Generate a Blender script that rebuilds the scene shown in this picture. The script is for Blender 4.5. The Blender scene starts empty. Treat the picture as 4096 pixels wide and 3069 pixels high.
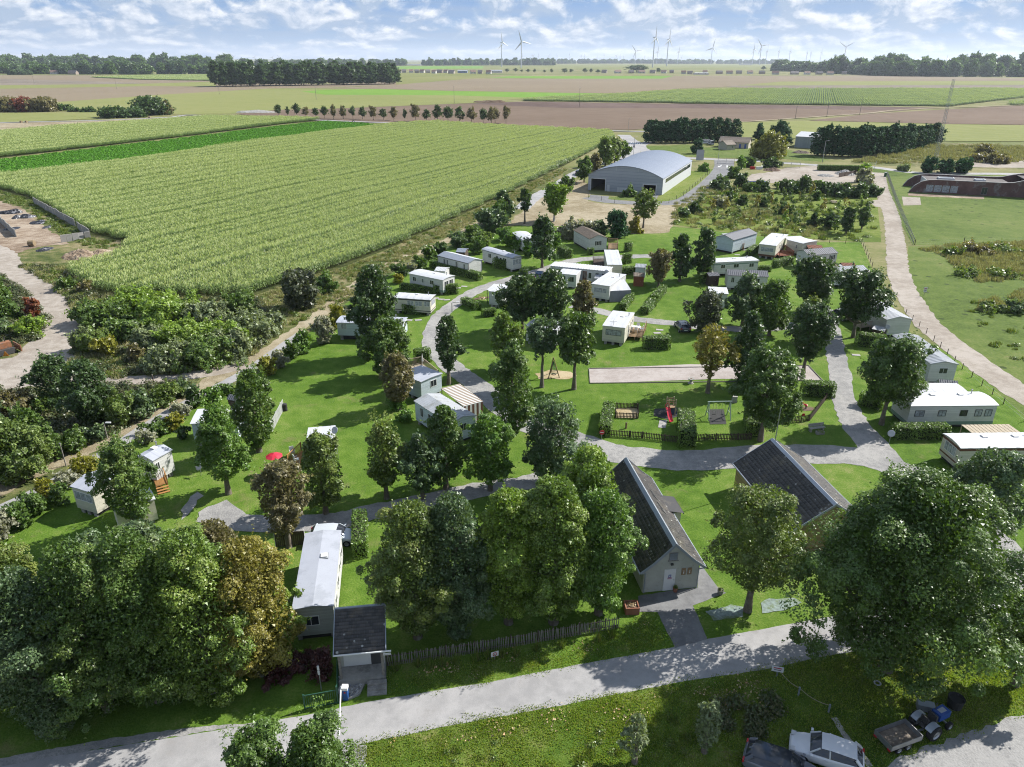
import bpy, math, random
import numpy as np
from mathutils import Vector, Matrix
from mathutils.geometry import tessellate_polygon
random.seed(7)
scene = bpy.context.scene
COL = scene.collection
PI = math.pi

# ---------------------------------------------------------------- camera
CAM_H, FPX, PITCH, ROLL = 38.0, 2909.0, math.radians(24.05), math.radians(0.25)
CX, CY = 2048.0, 1534.5
cam_d = bpy.data.cameras.new('camera')
cam = bpy.data.objects.new('camera', cam_d)
COL.objects.link(cam)
cam_d.sensor_width = 36.0
cam_d.lens = 36.0 * FPX / 4096.0
cam_d.clip_start, cam_d.clip_end = 0.5, 60000.0
cam.matrix_world = Matrix.Translation((0, 0, CAM_H)) @ Matrix.Rotation(PI / 2 - PITCH, 4, 'X') @ Matrix.Rotation(ROLL, 4, 'Z')
scene.camera = cam
scene.render.resolution_x, scene.render.resolution_y = 1024, 767

# ---------------------------------------------------------------- light
SUN_EL, SUN_AZ = math.radians(39.5), math.atan2(0.90, 0.435)      # azimuth measured from +Y towards +X
to_sun = Vector((math.sin(SUN_AZ) * math.cos(SUN_EL), math.cos(SUN_AZ) * math.cos(SUN_EL), math.sin(SUN_EL)))
sun_d = bpy.data.lights.new('sun', 'SUN')
sun_d.energy, sun_d.angle, sun_d.color = 5.0, math.radians(0.53), (1.0, 0.965, 0.91)
sun = bpy.data.objects.new('sun', sun_d)
COL.objects.link(sun)
sun.rotation_euler = (-to_sun).to_track_quat('-Z', 'Y').to_euler()
sun.location = (60, 60, 120)

vs = scene.view_settings
vs.view_transform, vs.look, vs.gamma, vs.exposure = 'Standard', 'None', 1.0, 0.98
vs.use_curve_mapping = False
cy = scene.cycles
cy.use_denoising = True
cy.denoising_prefilter = 'NONE'
cy.filter_width = 1.1
cy.max_bounces, cy.diffuse_bounces, cy.glossy_bounces, cy.transmission_bounces = 6, 3, 2, 4
cy.transparent_max_bounces, cy.volume_bounces = 6, 0
cy.use_adaptive_sampling = True
cy.adaptive_threshold = 0.02

# ---------------------------------------------------------------- world: sky and clouds
world = bpy.data.worlds.new('World')
scene.world = world
world.use_nodes = True
wn, wl = world.node_tree.nodes, world.node_tree.links
wn.clear()

def N(nt, kind, **kw):
    n = nt.nodes.new(kind)
    for k, v in kw.items():
        if k in ('operation', 'blend_type', 'data_type', 'noise_dimensions', 'noise_type', 'attribute_type', 'attribute_name', 'sky_type',
                 'feature', 'wave_type', 'bands_direction', 'wave_profile', 'clamp_factor', 'distance', 'interpolation_type', 'normalize', 'use_clamp'):
            setattr(n, k, v)
        else:
            n.inputs[k.replace('_', ' ')].default_value = v
    return n

def ramp(nt, fac, stops, interp='LINEAR'):
    r = nt.nodes.new('ShaderNodeValToRGB')
    r.color_ramp.interpolation = interp
    e = r.color_ramp.elements
    while len(e) < len(stops):
        e.new(0.5)
    for k, (p, c) in enumerate(stops):
        e[k].position = p
        e[k].color = c if len(c) == 4 else (*c, 1)
    nt.links.new(fac, r.inputs['Fac'])
    return r.outputs['Color']

def mixc(nt, fac, a, b, bt='MIX'):
    m = nt.nodes.new('ShaderNodeMix')
    m.data_type, m.blend_type = 'RGBA', bt
    for s, v in ((0, fac), (6, a), (7, b)):
        if hasattr(v, 'is_linked') or hasattr(v, 'links'):
            nt.links.new(v, m.inputs[s])
        else:
            m.inputs[s].default_value = v if s == 0 else ((*v, 1) if len(v) == 3 else v)
    return m.outputs[2]

def mathn(nt, op, a, b=0.0, clamp=False):
    m = nt.nodes.new('ShaderNodeMath')
    m.operation, m.use_clamp = op, clamp
    for s, v in ((0, a), (1, b)):
        if hasattr(v, 'links'):
            nt.links.new(v, m.inputs[s])
        else:
            m.inputs[s].default_value = v
    return m.outputs[0]

W = world.node_tree
sky = N(W, 'ShaderNodeTexSky', sky_type='NISHITA')
sky.sun_disc = False
sky.sun_elevation, sky.sun_rotation = SUN_EL, SUN_AZ
sky.altitude, sky.air_density, sky.dust_density, sky.ozone_density = 60, 1.0, 0.35, 2.2
tc = N(W, 'ShaderNodeTexCoord')
sep = N(W, 'ShaderNodeSeparateXYZ')
wl.new(tc.outputs['Generated'], sep.inputs[0])
zc = mathn(W, 'MAXIMUM', sep.outputs['Z'], 0.0)
den = mathn(W, 'ADD', zc, 0.035)
comb = N(W, 'ShaderNodeCombineXYZ')
wl.new(mathn(W, 'DIVIDE', sep.outputs['X'], den), comb.inputs[0])
wl.new(mathn(W, 'DIVIDE', sep.outputs['Y'], den), comb.inputs[1])
# broad flat layers of grey blue cloud
na = N(W, 'ShaderNodeTexNoise', Scale=0.42, Detail=6.0, Roughness=0.62)
wl.new(comb.outputs[0], na.inputs['Vector'])
lay = ramp(W, na.outputs['Fac'], [(0.40, (0, 0, 0)), (0.62, (1, 1, 1))])
# heaped cumulus, seen from the side: sized by elevation so that they shrink towards the horizon
comb2 = N(W, 'ShaderNodeCombineXYZ')
az = mathn(W, 'ARCTAN2', sep.outputs['X'], sep.outputs['Y'])
lz = mathn(W, 'LOGARITHM', mathn(W, 'ADD', zc, 0.03), 2.718)
wl.new(mathn(W, 'MULTIPLY', az, 19.0), comb2.inputs[0])
wl.new(mathn(W, 'MULTIPLY', lz, 2.5), comb2.inputs[1])
nb = N(W, 'ShaderNodeTexNoise', Scale=1.0, Detail=9.0, Roughness=0.58, Distortion=0.25)
wl.new(comb2.outputs[0], nb.inputs['Vector'])
nb2 = N(W, 'ShaderNodeTexNoise', Scale=0.32, Detail=3.0, Roughness=0.5)
wl.new(comb2.outputs[0], nb2.inputs['Vector'])
cum = mathn(W, 'ADD', mathn(W, 'MULTIPLY', nb.outputs['Fac'], 0.75), mathn(W, 'MULTIPLY', nb2.outputs['Fac'], 0.38))
puff = ramp(W, cum, [(0.50, (0, 0, 0)), (0.60, (1, 1, 1))])
# lit tops against greyer bellies: the same noise sampled a little higher
comb3 = N(W, 'ShaderNodeVectorMath', operation='ADD')
wl.new(comb2.outputs[0], comb3.inputs[0])
comb3.inputs[1].default_value = (0.10, 0.22, 0)
nc = N(W, 'ShaderNodeTexNoise', Scale=1.0, Detail=5.0, Roughness=0.55, Distortion=0.25)
wl.new(comb3.outputs[0], nc.inputs['Vector'])
lit = ramp(W, mathn(W, 'ADD', mathn(W, 'SUBTRACT', nb.outputs['Fac'], nc.outputs['Fac']), 0.5), [(0.45, (0, 0, 0)), (0.64, (1, 1, 1))])
grad = ramp(W, zc, [(0.0, (0.80, 0.80, 0.80)), (0.075, (0.12, 0.12, 0.12))])
blue = mixc(W, 0.2, mixc(W, grad, (0.95, 2.8, 7.2), (3.5, 5.7, 8.4)), sky.outputs[0])
c1 = mixc(W, mathn(W, 'MULTIPLY', lay, 0.55), blue, (3.9, 5.0, 6.8))
ccol = mixc(W, lit, (4.3, 5.5, 7.3), (10.4, 10.6, 11.0))
c2 = mixc(W, mathn(W, 'MULTIPLY', puff, 0.92), c1, ccol)
bg = N(W, 'ShaderNodeBackground', Strength=0.05)
wl.new(c2, bg.inputs['Color'])
wo = N(W, 'ShaderNodeOutputWorld')
wl.new(bg.outputs[0], wo.inputs['Surface'])

# ---------------------------------------------------------------- measuring helpers: a point of the picture to a point of the land
cP, sP, cR, sR = math.cos(PITCH), math.sin(PITCH), math.cos(ROLL), math.sin(ROLL)
TL = {'a': (0, 400, 1.58), 'b': (1300, 400, 1.58), 'c': (2696, 400, 1.58), 'd': (0, 1200, 1.58), 'e': (1300, 1200, 1.58), 'f': (2696, 1200, 1.58),
      'g': (0, 2069, 1.58), 'h': (1300, 2069, 1.58), 'i': (2696, 2069, 1.58), 'p': (0, 0, 1.58), 'q': (1300, 0, 1.58), 'r': (2696, 0, 1.58),
      'v': (0, 0, 1 / 1.8526), 'z': (2400, 1800, 2.1067), 's': (2300, 540, 2.212), 'k': (3300, 600, 1.5967), 'l': (0, 760, 2.1183),
      'm': (2300, 1500, 2.0109), 'n': (1150, 2350, 2.762), 'o': (3300, 2600, 2.7789), 'w': (1600, 900, 1.4122)}

def unroll(t, x, y):
    a = TL[t]
    u, v = a[0] + x / a[2] - CX, a[1] + y / a[2] - CY
    return (u * cR + v * sR) / FPX, -(-u * sR + v * cR) / FPX

def at(t, x, y, z=0.0):
    X, Y = unroll(t, x, y)
    d = Vector((X, cP + Y * sP, -sP + Y * cP))
    k = (z - CAM_H) / d.z
    return Vector((k * d.x, k * d.y, z))

def topz(t, x, y, ty, P=None):
    P = P or at(t, x, y)
    Y = unroll(t, x, ty)[1]
    return CAM_H + (Y * P.y * cP - P.y * sP) / (cP + Y * sP)

def depth(P):
    return P[1] * cP - (P[2] - CAM_H) * sP

def px(t, n, P):                      # n picture units of tile t at the depth of P, in metres
    return n / TL[t][2] / FPX * depth(P)

def ats(t, pts, z=0.0):
    return [at(t, x, y, z) for x, y in pts]

def mix_pts(spec, z=0.0):             # 'a',(x,y),(x,y),'b',(x,y) ...
    out, t = [], None
    for s in spec:
        if isinstance(s, str):
            t = s
        else:
            out.append(at(t, s[0], s[1], z))
    return out

# ---------------------------------------------------------------- objects
def put(name, data, parent=None, loc=None, rz=0.0):
    o = bpy.data.objects.new(name, data)
    COL.objects.link(o)
    if parent is not None:
        o.parent = parent
    if loc is not None:
        o.location = loc
    if rz:
        o.rotation_euler = (0, 0, rz)
    return o

def tag(o, label=None, cat=None, group=None, kind=None):
    if label: o['label'] = label
    if cat: o['category'] = cat
    if group: o['group'] = group
    if kind: o['kind'] = kind
    return o

def thing(name, label, cat, loc=(0, 0, 0), rz=0.0, group=None):
    o = put(name, None, None, loc, rz)
    o.empty_display_size = 0.3
    return tag(o, label, cat, group)

def copy_tree(o, parent=None):
    c = o.copy()
    COL.objects.link(c)
    c.parent = parent
    for ch in list(o.children):
        copy_tree(ch, c)
    return c

class MB:
    def __init__(s):
        s.v, s.f = [], []
    def add(s, vs, fs):
        b = len(s.v)
        s.v += [tuple(v) for v in vs]
        s.f += [tuple(b + k for k in f) for f in fs]
        return s
    def box(s, x, y, z, a, b, c, rz=0.0):          # centre and full sizes
        p = []
        ca, sa = math.cos(rz), math.sin(rz)
        for dz in (-.5, .5):
            for dx, dy in ((-.5, -.5), (.5, -.5), (.5, .5), (-.5, .5)):
                lx, ly = dx * a, dy * b
                p.append((x + lx * ca - ly * sa, y + lx * sa + ly * ca, z + dz * c))
        return s.add(p, [(3, 2, 1, 0), (4, 5, 6, 7), (0, 1, 5, 4), (1, 2, 6, 5), (2, 3, 7, 6), (3, 0, 4, 7)])
    def bar(s, p, q, w, h=None):                    # square bar from p to q
        p, q = Vector(p), Vector(q)
        h = h or w
        d = (q - p).normalized()
        u = d.cross(Vector((0, 0, 1)))
        u = u.normalized() if u.length > 1e-4 else Vector((1, 0, 0))
        n = u.cross(d)
        vs = [e + u * (a * w / 2) + n * (b * h / 2) for e in (p, q) for a, b in ((-1, -1), (1, -1), (1, 1), (-1, 1))]
        return s.add(vs, [(3, 2, 1, 0), (4, 5, 6, 7), (0, 1, 5, 4), (1, 2, 6, 5), (2, 3, 7, 6), (3, 0, 4, 7)])
    def tube(s, p, q, r0, r1=None, n=8, caps=True):
        p, q = Vector(p), Vector(q)
        r1 = r0 if r1 is None else r1
        d = (q - p).normalized()
        u = d.cross(Vector((0, 0, 1)))
        u = u.normalized() if u.length > 1e-4 else Vector((1, 0, 0))
        w = d.cross(u)
        vs = [e + (u * math.cos(k * 2 * PI / n) + w * math.sin(k * 2 * PI / n)) * r for e, r in ((p, r0), (q, r1)) for k in range(n)]
        fs = [(k, (k + 1) % n, n + (k + 1) % n, n + k) for k in range(n)]
        if caps:
            fs += [tuple(range(n))[::-1], tuple(range(n, 2 * n))]
        return s.add(vs, fs)
    def path(s, pts, radii, n=7):
        for k in range(len(pts) - 1):
            s.tube(pts[k], pts[k + 1], radii[k], radii[k + 1], n, caps=(k == len(pts) - 2))
        return s
    def prof(s, poly, x0, x1):                      # (y,z) outline extruded along x, closed
        n = len(poly)
        vs = [(x, y, z) for x in (x0, x1) for y, z in poly]
        return s.add(vs, [(k, (k + 1) % n, n + (k + 1) % n, n + k) for k in range(n)] + [tuple(range(n))[::-1], tuple(range(n, 2 * n))])
    def prism(s, poly, z0, z1):                     # (x,y) outline extruded up
        n = len(poly)
        vs = [(p[0], p[1], z) for z in (z0, z1) for p in poly]
        return s.add(vs, [(k, (k + 1) % n, n + (k + 1) % n, n + k) for k in range(n)] + [tuple(range(n))[::-1], tuple(range(n, 2 * n))])
    def lathe(s, prof, n=14, c=(0, 0, 0)):          # (r,z) outline turned about z
        m = len(prof)
        vs = [(c[0] + r * math.cos(2 * PI * k / n), c[1] + r * math.sin(2 * PI * k / n), c[2] + z) for k in range(n) for r, z in prof]
        fs = [(k * m + j, ((k + 1) % n) * m + j, ((k + 1) % n) * m + j + 1, k * m + j + 1) for k in range(n) for j in range(m - 1)]
        return s.add(vs, fs)
    def grid(s, rows):                              # rows of points
        m = len(rows[0])
        return s.add([p for r in rows for p in r], [(j * m + k, j * m + k + 1, (j + 1) * m + k + 1, (j + 1) * m + k) for j in range(len(rows) - 1) for k in range(m - 1)])
    def mesh(s, name, mat, smooth=False):
        me = bpy.data.meshes.new(name)
        me.from_pydata(s.v, [], s.f)
        if mat is not None:
            me.materials.append(mat)
        if smooth:
            me.polygons.foreach_set('use_smooth', [True] * len(me.polygons))
        me.update()
        return me
    def build(s, name, mat, parent=None, loc=None, rz=0.0, smooth=False):
        return put(name, s.mesh(name, mat, smooth), parent, loc, rz)

def np_mesh(name, verts, faces, mat, tint=None):     # faces: (n,k) index array
    me = bpy.data.meshes.new(name)
    nf, k = faces.shape
    me.vertices.add(len(verts))
    me.vertices.foreach_set('co', np.asarray(verts, np.float32).ravel())
    me.loops.add(nf * k)
    me.loops.foreach_set('vertex_index', faces.astype(np.int32).ravel())
    me.polygons.add(nf)
    me.polygons.foreach_set('loop_start', np.arange(0, nf * k, k, dtype=np.int32))
    if tint is not None:
        a = me.attributes.new('tint', 'FLOAT_COLOR', 'POINT')
        a.data.foreach_set('color', np.asarray(tint, np.float32).ravel())
    me.materials.append(mat)
    me.update(calc_edges=True)
    return me

# ---------------------------------------------------------------- materials
ALB = 0.74                            # all base colours below were judged one exposure step darker
def dim(c):
    return tuple(x * ALB for x in c)
def new_mat(name):
    m = bpy.data.materials.new(name)
    m.use_nodes = True
    nt = m.node_tree
    return m, nt, nt.nodes['Principled BSDF']

def mat(name, col, rough=0.7, var=0.12, scale=2.0, bump=0.0, metal=0.0, spec=0.4, alt=None, altscale=None, altpos=(0.5, 0.62)):
    m, nt, b = new_mat(name)
    col, alt = dim(col), alt and dim(alt)
    tcn = N(nt, 'ShaderNodeTexCoord')
    no = N(nt, 'ShaderNodeTexNoise', Scale=scale, Detail=5.0, Roughness=0.6)
    nt.links.new(tcn.outputs['Object'], no.inputs['Vector'])
    lo, hi = tuple(c * (1 - var) for c in col), tuple(min(1, c * (1 + var)) for c in col)
    c = ramp(nt, no.outputs['Fac'], [(0.3, lo), (0.7, hi)])
    if alt:
        n2 = N(nt, 'ShaderNodeTexNoise', Scale=altscale or scale * 0.3, Detail=8.0, Roughness=0.7)
        nt.links.new(tcn.outputs['Object'], n2.inputs['Vector'])
        c = mixc(nt, ramp(nt, n2.outputs['Fac'], [(altpos[0], (0, 0, 0)), (altpos[1], (1, 1, 1))]), c, alt)
    nt.links.new(c, b.inputs['Base Color'])
    b.inputs['Roughness'].default_value = rough
    b.inputs['Metallic'].default_value = metal
    b.inputs['Specular IOR Level'].default_value = spec
    if bump:
        bn = N(nt, 'ShaderNodeBump', Strength=min(1, bump), Distance=0.03)
        nt.links.new(no.outputs['Fac'], bn.inputs['Height'])
        nt.links.new(bn.outputs[0], b.inputs['Normal'])
    return m

def boards(name, col, step=0.14, axis='Z', depth_=0.6, var=0.12, rough=0.6, dirt=None):   # lapped boards or ribbed sheet along one local axis
    m, nt, b = new_mat(name)
    col, dirt = dim(col), dirt and dim(dirt)
    tcn = N(nt, 'ShaderNodeTexCoord')
    sp = N(nt, 'ShaderNodeSeparateXYZ')
    nt.links.new(tcn.outputs['Object'], sp.inputs[0])
    fr = mathn(nt, 'FRACT', mathn(nt, 'DIVIDE', sp.outputs[axis], step))
    no = N(nt, 'ShaderNodeTexNoise', Scale=1.3, Detail=6.0, Roughness=0.65)
    nt.links.new(tcn.outputs['Object'], no.inputs['Vector'])
    cell = N(nt, 'ShaderNodeTexWhiteNoise', noise_dimensions='1D')
    nt.links.new(mathn(nt, 'FLOOR', mathn(nt, 'DIVIDE', sp.outputs[axis], step)), cell.inputs['W'])
    f = mathn(nt, 'ADD', mathn(nt, 'MULTIPLY', no.outputs['Fac'], 0.6), mathn(nt, 'MULTIPLY', cell.outputs['Value'], 0.4))
    c = ramp(nt, f, [(0.25, tuple(x * (1 - var) for x in col)), (0.75, tuple(min(1, x * (1 + var)) for x in col))])
    if dirt:
        n2 = N(nt, 'ShaderNodeTexNoise', Scale=0.5, Detail=8.0, Roughness=0.7)
        nt.links.new(tcn.outputs['Object'], n2.inputs['Vector'])
        c = mixc(nt, ramp(nt, n2.outputs['Fac'], [(0.5, (0, 0, 0)), (0.75, (0.6, 0.6, 0.6))]), c, dirt)
    gap = ramp(nt, fr, [(0.0, (0.45, 0.45, 0.45)), (0.10, (1, 1, 1))])
    c = mixc(nt, 1.0, c, gap, 'MULTIPLY')
    nt.links.new(c, b.inputs['Base Color'])
    b.inputs['Roughness'].default_value = rough
    bn = N(nt, 'ShaderNodeBump', Strength=depth_, Distance=0.02)
    nt.links.new(fr, bn.inputs['Height'])
    nt.links.new(bn.outputs[0], b.inputs['Normal'])
    return m

def land(name, stops, big=0.04, mid=0.5, fine=7.0, wts=(0.45, 0.33, 0.22), bump=0.3, rough=0.95, stripes=None, specks=None, spec=0.1, worn=None):
    """ground cover: three sizes of noise on world position through a colour ramp"""
    m, nt, b = new_mat(name)
    stops = [(p, dim(c)) for p, c in stops]
    specks = specks and (specks[0], specks[1], dim(specks[2]))
    g = N(nt, 'ShaderNodeNewGeometry')
    out = None
    nf = None
    for sc, w in ((big, wts[0]), (mid, wts[1]), (fine, wts[2])):
        no = N(nt, 'ShaderNodeTexNoise', Scale=sc, Detail=5.0, Roughness=0.62)
        nt.links.new(g.outputs['Position'], no.inputs['Vector'])
        nf = no.outputs['Fac']
        t = mathn(nt, 'MULTIPLY', nf, w)
        out = t if out is None else mathn(nt, 'ADD', out, t)
    if stripes:                                       # (angle, spacing, weight)
        mp = N(nt, 'ShaderNodeMapping')
        mp.inputs['Rotation'].default_value = (0, 0, stripes[0])
        nt.links.new(g.outputs['Position'], mp.inputs['Vector'])
        wv = N(nt, 'ShaderNodeTexWave', Scale=1.0 / stripes[1] / 3.18 * 10, Distortion=1.2, Detail=2.0)
        wv.inputs['Scale'].default_value = 0.314 / stripes[1]* 1.0
        wv.inputs['Detail Scale'].default_value = 0.6
        nt.links.new(mp.outputs[0], wv.inputs['Vector'])
        out = mathn(nt, 'ADD', out, mathn(nt, 'MULTIPLY', mathn(nt, 'SUBTRACT', wv.outputs['Fac'], 0.5), stripes[2]))
    out = mathn(nt, 'ADD', mathn(nt, 'MULTIPLY', out, 2.1), -0.55)
    c = ramp(nt, out, stops)
    if specks:                                        # (scale, threshold, colour)
        vo = N(nt, 'ShaderNodeTexVoronoi', Scale=specks[0])
        nt.links.new(g.outputs['Position'], vo.inputs['Vector'])
        c = mixc(nt, ramp(nt, vo.outputs['Distance'], [(specks[1] * 0.7, (1, 1, 1)), (specks[1], (0, 0, 0))]), c, specks[2])
    if worn:                                          # (scale, threshold, colour, strength): wear in patches
        wn_ = N(nt, 'ShaderNodeTexNoise', Scale=worn[0], Detail=9.0, Roughness=0.7)
        nt.links.new(g.outputs['Position'], wn_.inputs['Vector'])
        c = mixc(nt, mathn(nt, 'MULTIPLY', ramp(nt, wn_.outputs['Fac'], [(worn[1], (0, 0, 0)), (worn[1] + 0.10, (1, 1, 1))]), worn[3]), c, dim(worn[2]))
    nt.links.new(c, b.inputs['Base Color'])
    b.inputs['Roughness'].default_value = rough
    b.inputs['Specular IOR Level'].default_value = spec
    if bump:
        bn = N(nt, 'ShaderNodeBump', Strength=bump, Distance=0.12)
        nt.links.new(out if stripes else nf, bn.inputs['Height'])
        nt.links.new(bn.outputs[0], b.inputs['Normal'])
    return m

def leaf_material(name, own=None, translucent=0.3, rough=0.42, spec=0.42):
    """leaf colour is the object's own colour; its alpha says how far the leaves have turned; 'tint' varies leaf by leaf"""
    m, nt, b = new_mat(name)
    at_ = N(nt, 'ShaderNodeAttribute', attribute_name='tint')
    sp = N(nt, 'ShaderNodeSeparateColor')
    nt.links.new(at_.outputs['Color'], sp.inputs[0])
    if own:
        base, turned = own[0], own[1]
        alpha = 1.0
    else:
        oi = N(nt, 'ShaderNodeObjectInfo')
        base, alpha = oi.outputs['Color'], oi.outputs['Alpha']
        turned = mixc(nt, mathn(nt, 'POWER', sp.outputs[2], 2.2), (0.20, 0.215, 0.03), (0.23, 0.15, 0.045))
    k = mathn(nt, 'MULTIPLY', sp.outputs[1], mathn(nt, 'MULTIPLY', alpha, 0.6) if not own else alpha, True)
    c = mixc(nt, k, base, turned)
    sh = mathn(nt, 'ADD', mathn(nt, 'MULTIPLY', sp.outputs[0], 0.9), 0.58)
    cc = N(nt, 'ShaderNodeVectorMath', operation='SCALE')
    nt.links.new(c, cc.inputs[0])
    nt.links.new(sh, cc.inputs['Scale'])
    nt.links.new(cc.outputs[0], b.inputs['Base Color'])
    b.inputs['Roughness'].default_value = rough
    b.inputs['Specular IOR Level'].default_value = spec
    if translucent:
        tr = N(nt, 'ShaderNodeBsdfTranslucent')
        warm = mixc(nt, 1.0, cc.outputs[0], (1.25, 1.3, 0.5), 'MULTIPLY')
        nt.links.new(warm, tr.inputs['Color'])
        mx = N(nt, 'ShaderNodeMixShader')
        mx.inputs[0].default_value = translucent
        nt.links.new(b.outputs[0], mx.inputs[1])
        nt.links.new(tr.outputs[0], mx.inputs[2])
        nt.links.new(mx.outputs[0], nt.nodes['Material Output'].inputs['Surface'])
    return m

M = {}
M['leaf'] = leaf_material('leaf')
M['needle'] = leaf_material('needle', translucent=0.12, rough=0.7, spec=0.2)
M['bark'] = mat('bark', (0.16, 0.13, 0.10), 0.9, 0.3, 6, 0.8, alt=(0.22, 0.22, 0.17), altscale=2)
M['birch_bark'] = mat('birch_bark', (0.5, 0.48, 0.44), 0.8, 0.3, 5, 0.5)
M['white_wall'] = boards('white_wall', (0.66, 0.66, 0.64), 0.15, dirt=(0.5, 0.52, 0.46))
M['cream_wall'] = boards('cream_wall', (0.66, 0.63, 0.52), 0.15, dirt=(0.45, 0.46, 0.36))
M['grey_wall'] = boards('grey_wall', (0.42, 0.44, 0.40), 0.14)
M['blue_wall'] = boards('blue_wall', (0.55, 0.63, 0.68), 0.15)
M['plain_white'] = mat('plain_white', (0.76, 0.76, 0.74), 0.5, 0.05)
M['roof_white'] = mat('roof_white', (0.56, 0.57, 0.585), 0.55, 0.07, 0.8, alt=(0.42, 0.43, 0.43), altscale=0.7, altpos=(0.55, 0.8))
M['roof_grey'] = mat('roof_grey', (0.40, 0.42, 0.44), 0.45, 0.08, 0.8, alt=(0.3, 0.31, 0.30), altscale=0.6)
M['roof_pale'] = mat('roof_pale', (0.43, 0.45, 0.50), 0.5, 0.06, 0.6, alt=(0.36, 0.38, 0.42), altscale=0.5)
M['roof_slate'] = mat('roof_slate', (0.12, 0.125, 0.14), 0.6, 0.15, 2)
M['roof_blue'] = mat('roof_blue', (0.22, 0.25, 0.30), 0.4, 0.1, 1)
M['roof_brown'] = mat('roof_brown', (0.20, 0.16, 0.12), 0.7, 0.2, 2)
M['trim_dark'] = mat('trim_dark', (0.07, 0.07, 0.07), 0.5, 0.1)
M['trim_green'] = mat('trim_green', (0.20, 0.29, 0.25), 0.5, 0.1)
M['trim_brown'] = mat('trim_brown', (0.16, 0.07, 0.045), 0.6, 0.15)
M['zinc'] = mat('zinc', (0.36, 0.40, 0.45), 0.45, 0.1, 2, metal=0.3)
M['steel'] = mat('steel', (0.45, 0.46, 0.47), 0.4, 0.1, 4, metal=0.7)
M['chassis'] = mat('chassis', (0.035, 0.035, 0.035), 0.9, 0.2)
M['concrete'] = mat('concrete', (0.36, 0.35, 0.32), 0.9, 0.15, 3, 0.3, alt=(0.22, 0.21, 0.19), altscale=1.2)
M['wood'] = mat('wood', (0.30, 0.20, 0.11), 0.8, 0.25, 5, 0.3)
M['wood_pale'] = mat('wood_pale', (0.42, 0.35, 0.25), 0.8, 0.2, 5, 0.3)
M['wood_dark'] = mat('wood_dark', (0.085, 0.06, 0.045), 0.85, 0.25, 6, 0.3)
M['wood_red'] = mat('wood_red', (0.24, 0.085, 0.045), 0.75, 0.2, 5, 0.2)
M['wood_orange'] = mat('wood_orange', (0.40, 0.20, 0.06), 0.75, 0.2, 5, 0.2)
M['wood_grey'] = mat('wood_grey', (0.25, 0.23, 0.20), 0.9, 0.3, 7, 0.4)
M['glass'] = mat('glass', (0.035, 0.04, 0.05), 0.08, 0.3, 0.8, spec=0.7)
M['curtain'] = mat('curtain', (0.36, 0.38, 0.42), 0.25, 0.45, 3.0, spec=0.6)
M['white_plastic'] = mat('white_plastic', (0.78, 0.78, 0.77), 0.4, 0.04)
M['dish'] = mat('dish', (0.55, 0.56, 0.57), 0.5, 0.05)
M['red_plastic'] = mat('red_plastic', (0.62, 0.03, 0.06), 0.35, 0.1)
M['rubber'] = mat('rubber', (0.03, 0.03, 0.03), 0.85, 0.2)
M['tyre'] = mat('tyre', (0.022, 0.022, 0.024), 0.85, 0.2, 8, 0.3)
M['terracotta'] = mat('terracotta', (0.30, 0.12, 0.07), 0.85, 0.15)
M['soil'] = mat('soil', (0.14, 0.09, 0.06), 0.95, 0.3, 6, 0.8)
# ================================================================= GROUND
def sheet(name, pts, z, m, kind='structure', wob=0.0, step=0.0, label=None):
    pts = [Vector((p[0], p[1], 0)) for p in pts]
    if step:
        q = []
        for k in range(len(pts)):
            a, b = pts[k], pts[(k + 1) % len(pts)]
            n = max(1, int((b - a).length / step))
            nrm = Vector((-(b - a).y, (b - a).x, 0)).normalized()
            for j in range(n):
                q.append(a + (b - a) * (j / n) + nrm * random.uniform(-wob, wob))
        pts = q
    tris = tessellate_polygon([pts])
    me = bpy.data.meshes.new(name)
    fs = []
    for t in tris:
        a, b, c = (pts[k] for k in t)
        fs.append(t if (b - a).cross(c - a).z > 0 else t[::-1])
    me.from_pydata([(p.x, p.y, z) for p in pts], [], fs)
    me.materials.append(m)
    o = put(name, me)
    tag(o, label, None, None, kind)
    return o

def spline(pts, step):
    pts = [Vector(p) for p in pts]
    P = [pts[0] * 2 - pts[1]] + pts + [pts[-1] * 2 - pts[-2]]
    out = []
    for k in range(1, len(P) - 2):
        n = max(1, int((P[k + 1] - P[k]).length / step))
        for j in range(n):
            t = j / n
            a, b, c, d = P[k - 1], P[k], P[k + 1], P[k + 2]
            out.append(0.5 * ((2 * b) + (c - a) * t + (2 * a - 5 * b + 4 * c - d) * t * t + (3 * b - a - 3 * c + d) * t ** 3))
    out.append(pts[-1])
    return out

def ribbon(name, pts, w, z, m, step=1.0, wob=0.12, kind='structure'):
    c = spline([(p[0], p[1], 0) for p in pts], step)
    n = len(c)
    ws = w if isinstance(w, (list, tuple)) else [w] * 2
    mb = MB()
    rows = []
    for k, p in enumerate(c):
        d = (c[min(k + 1, n - 1)] - c[max(k - 1, 0)]).normalized()
        s = Vector((-d.y, d.x, 0))
        f = k / max(1, n - 1) * (len(ws) - 1)
        j = min(int(f), len(ws) - 2)
        ww = ws[j] + (ws[j + 1] - ws[j]) * (f - j)
        rows.append([(p + s * (e * ww / 2 + (random.uniform(-wob, wob) if abs(e) == 1 else 0))) + Vector((0, 0, z)) for e in (1, 0, -1)])
    mb.grid(rows)
    o = mb.build(name, m)
    tag(o, kind=kind)
    return o

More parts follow.
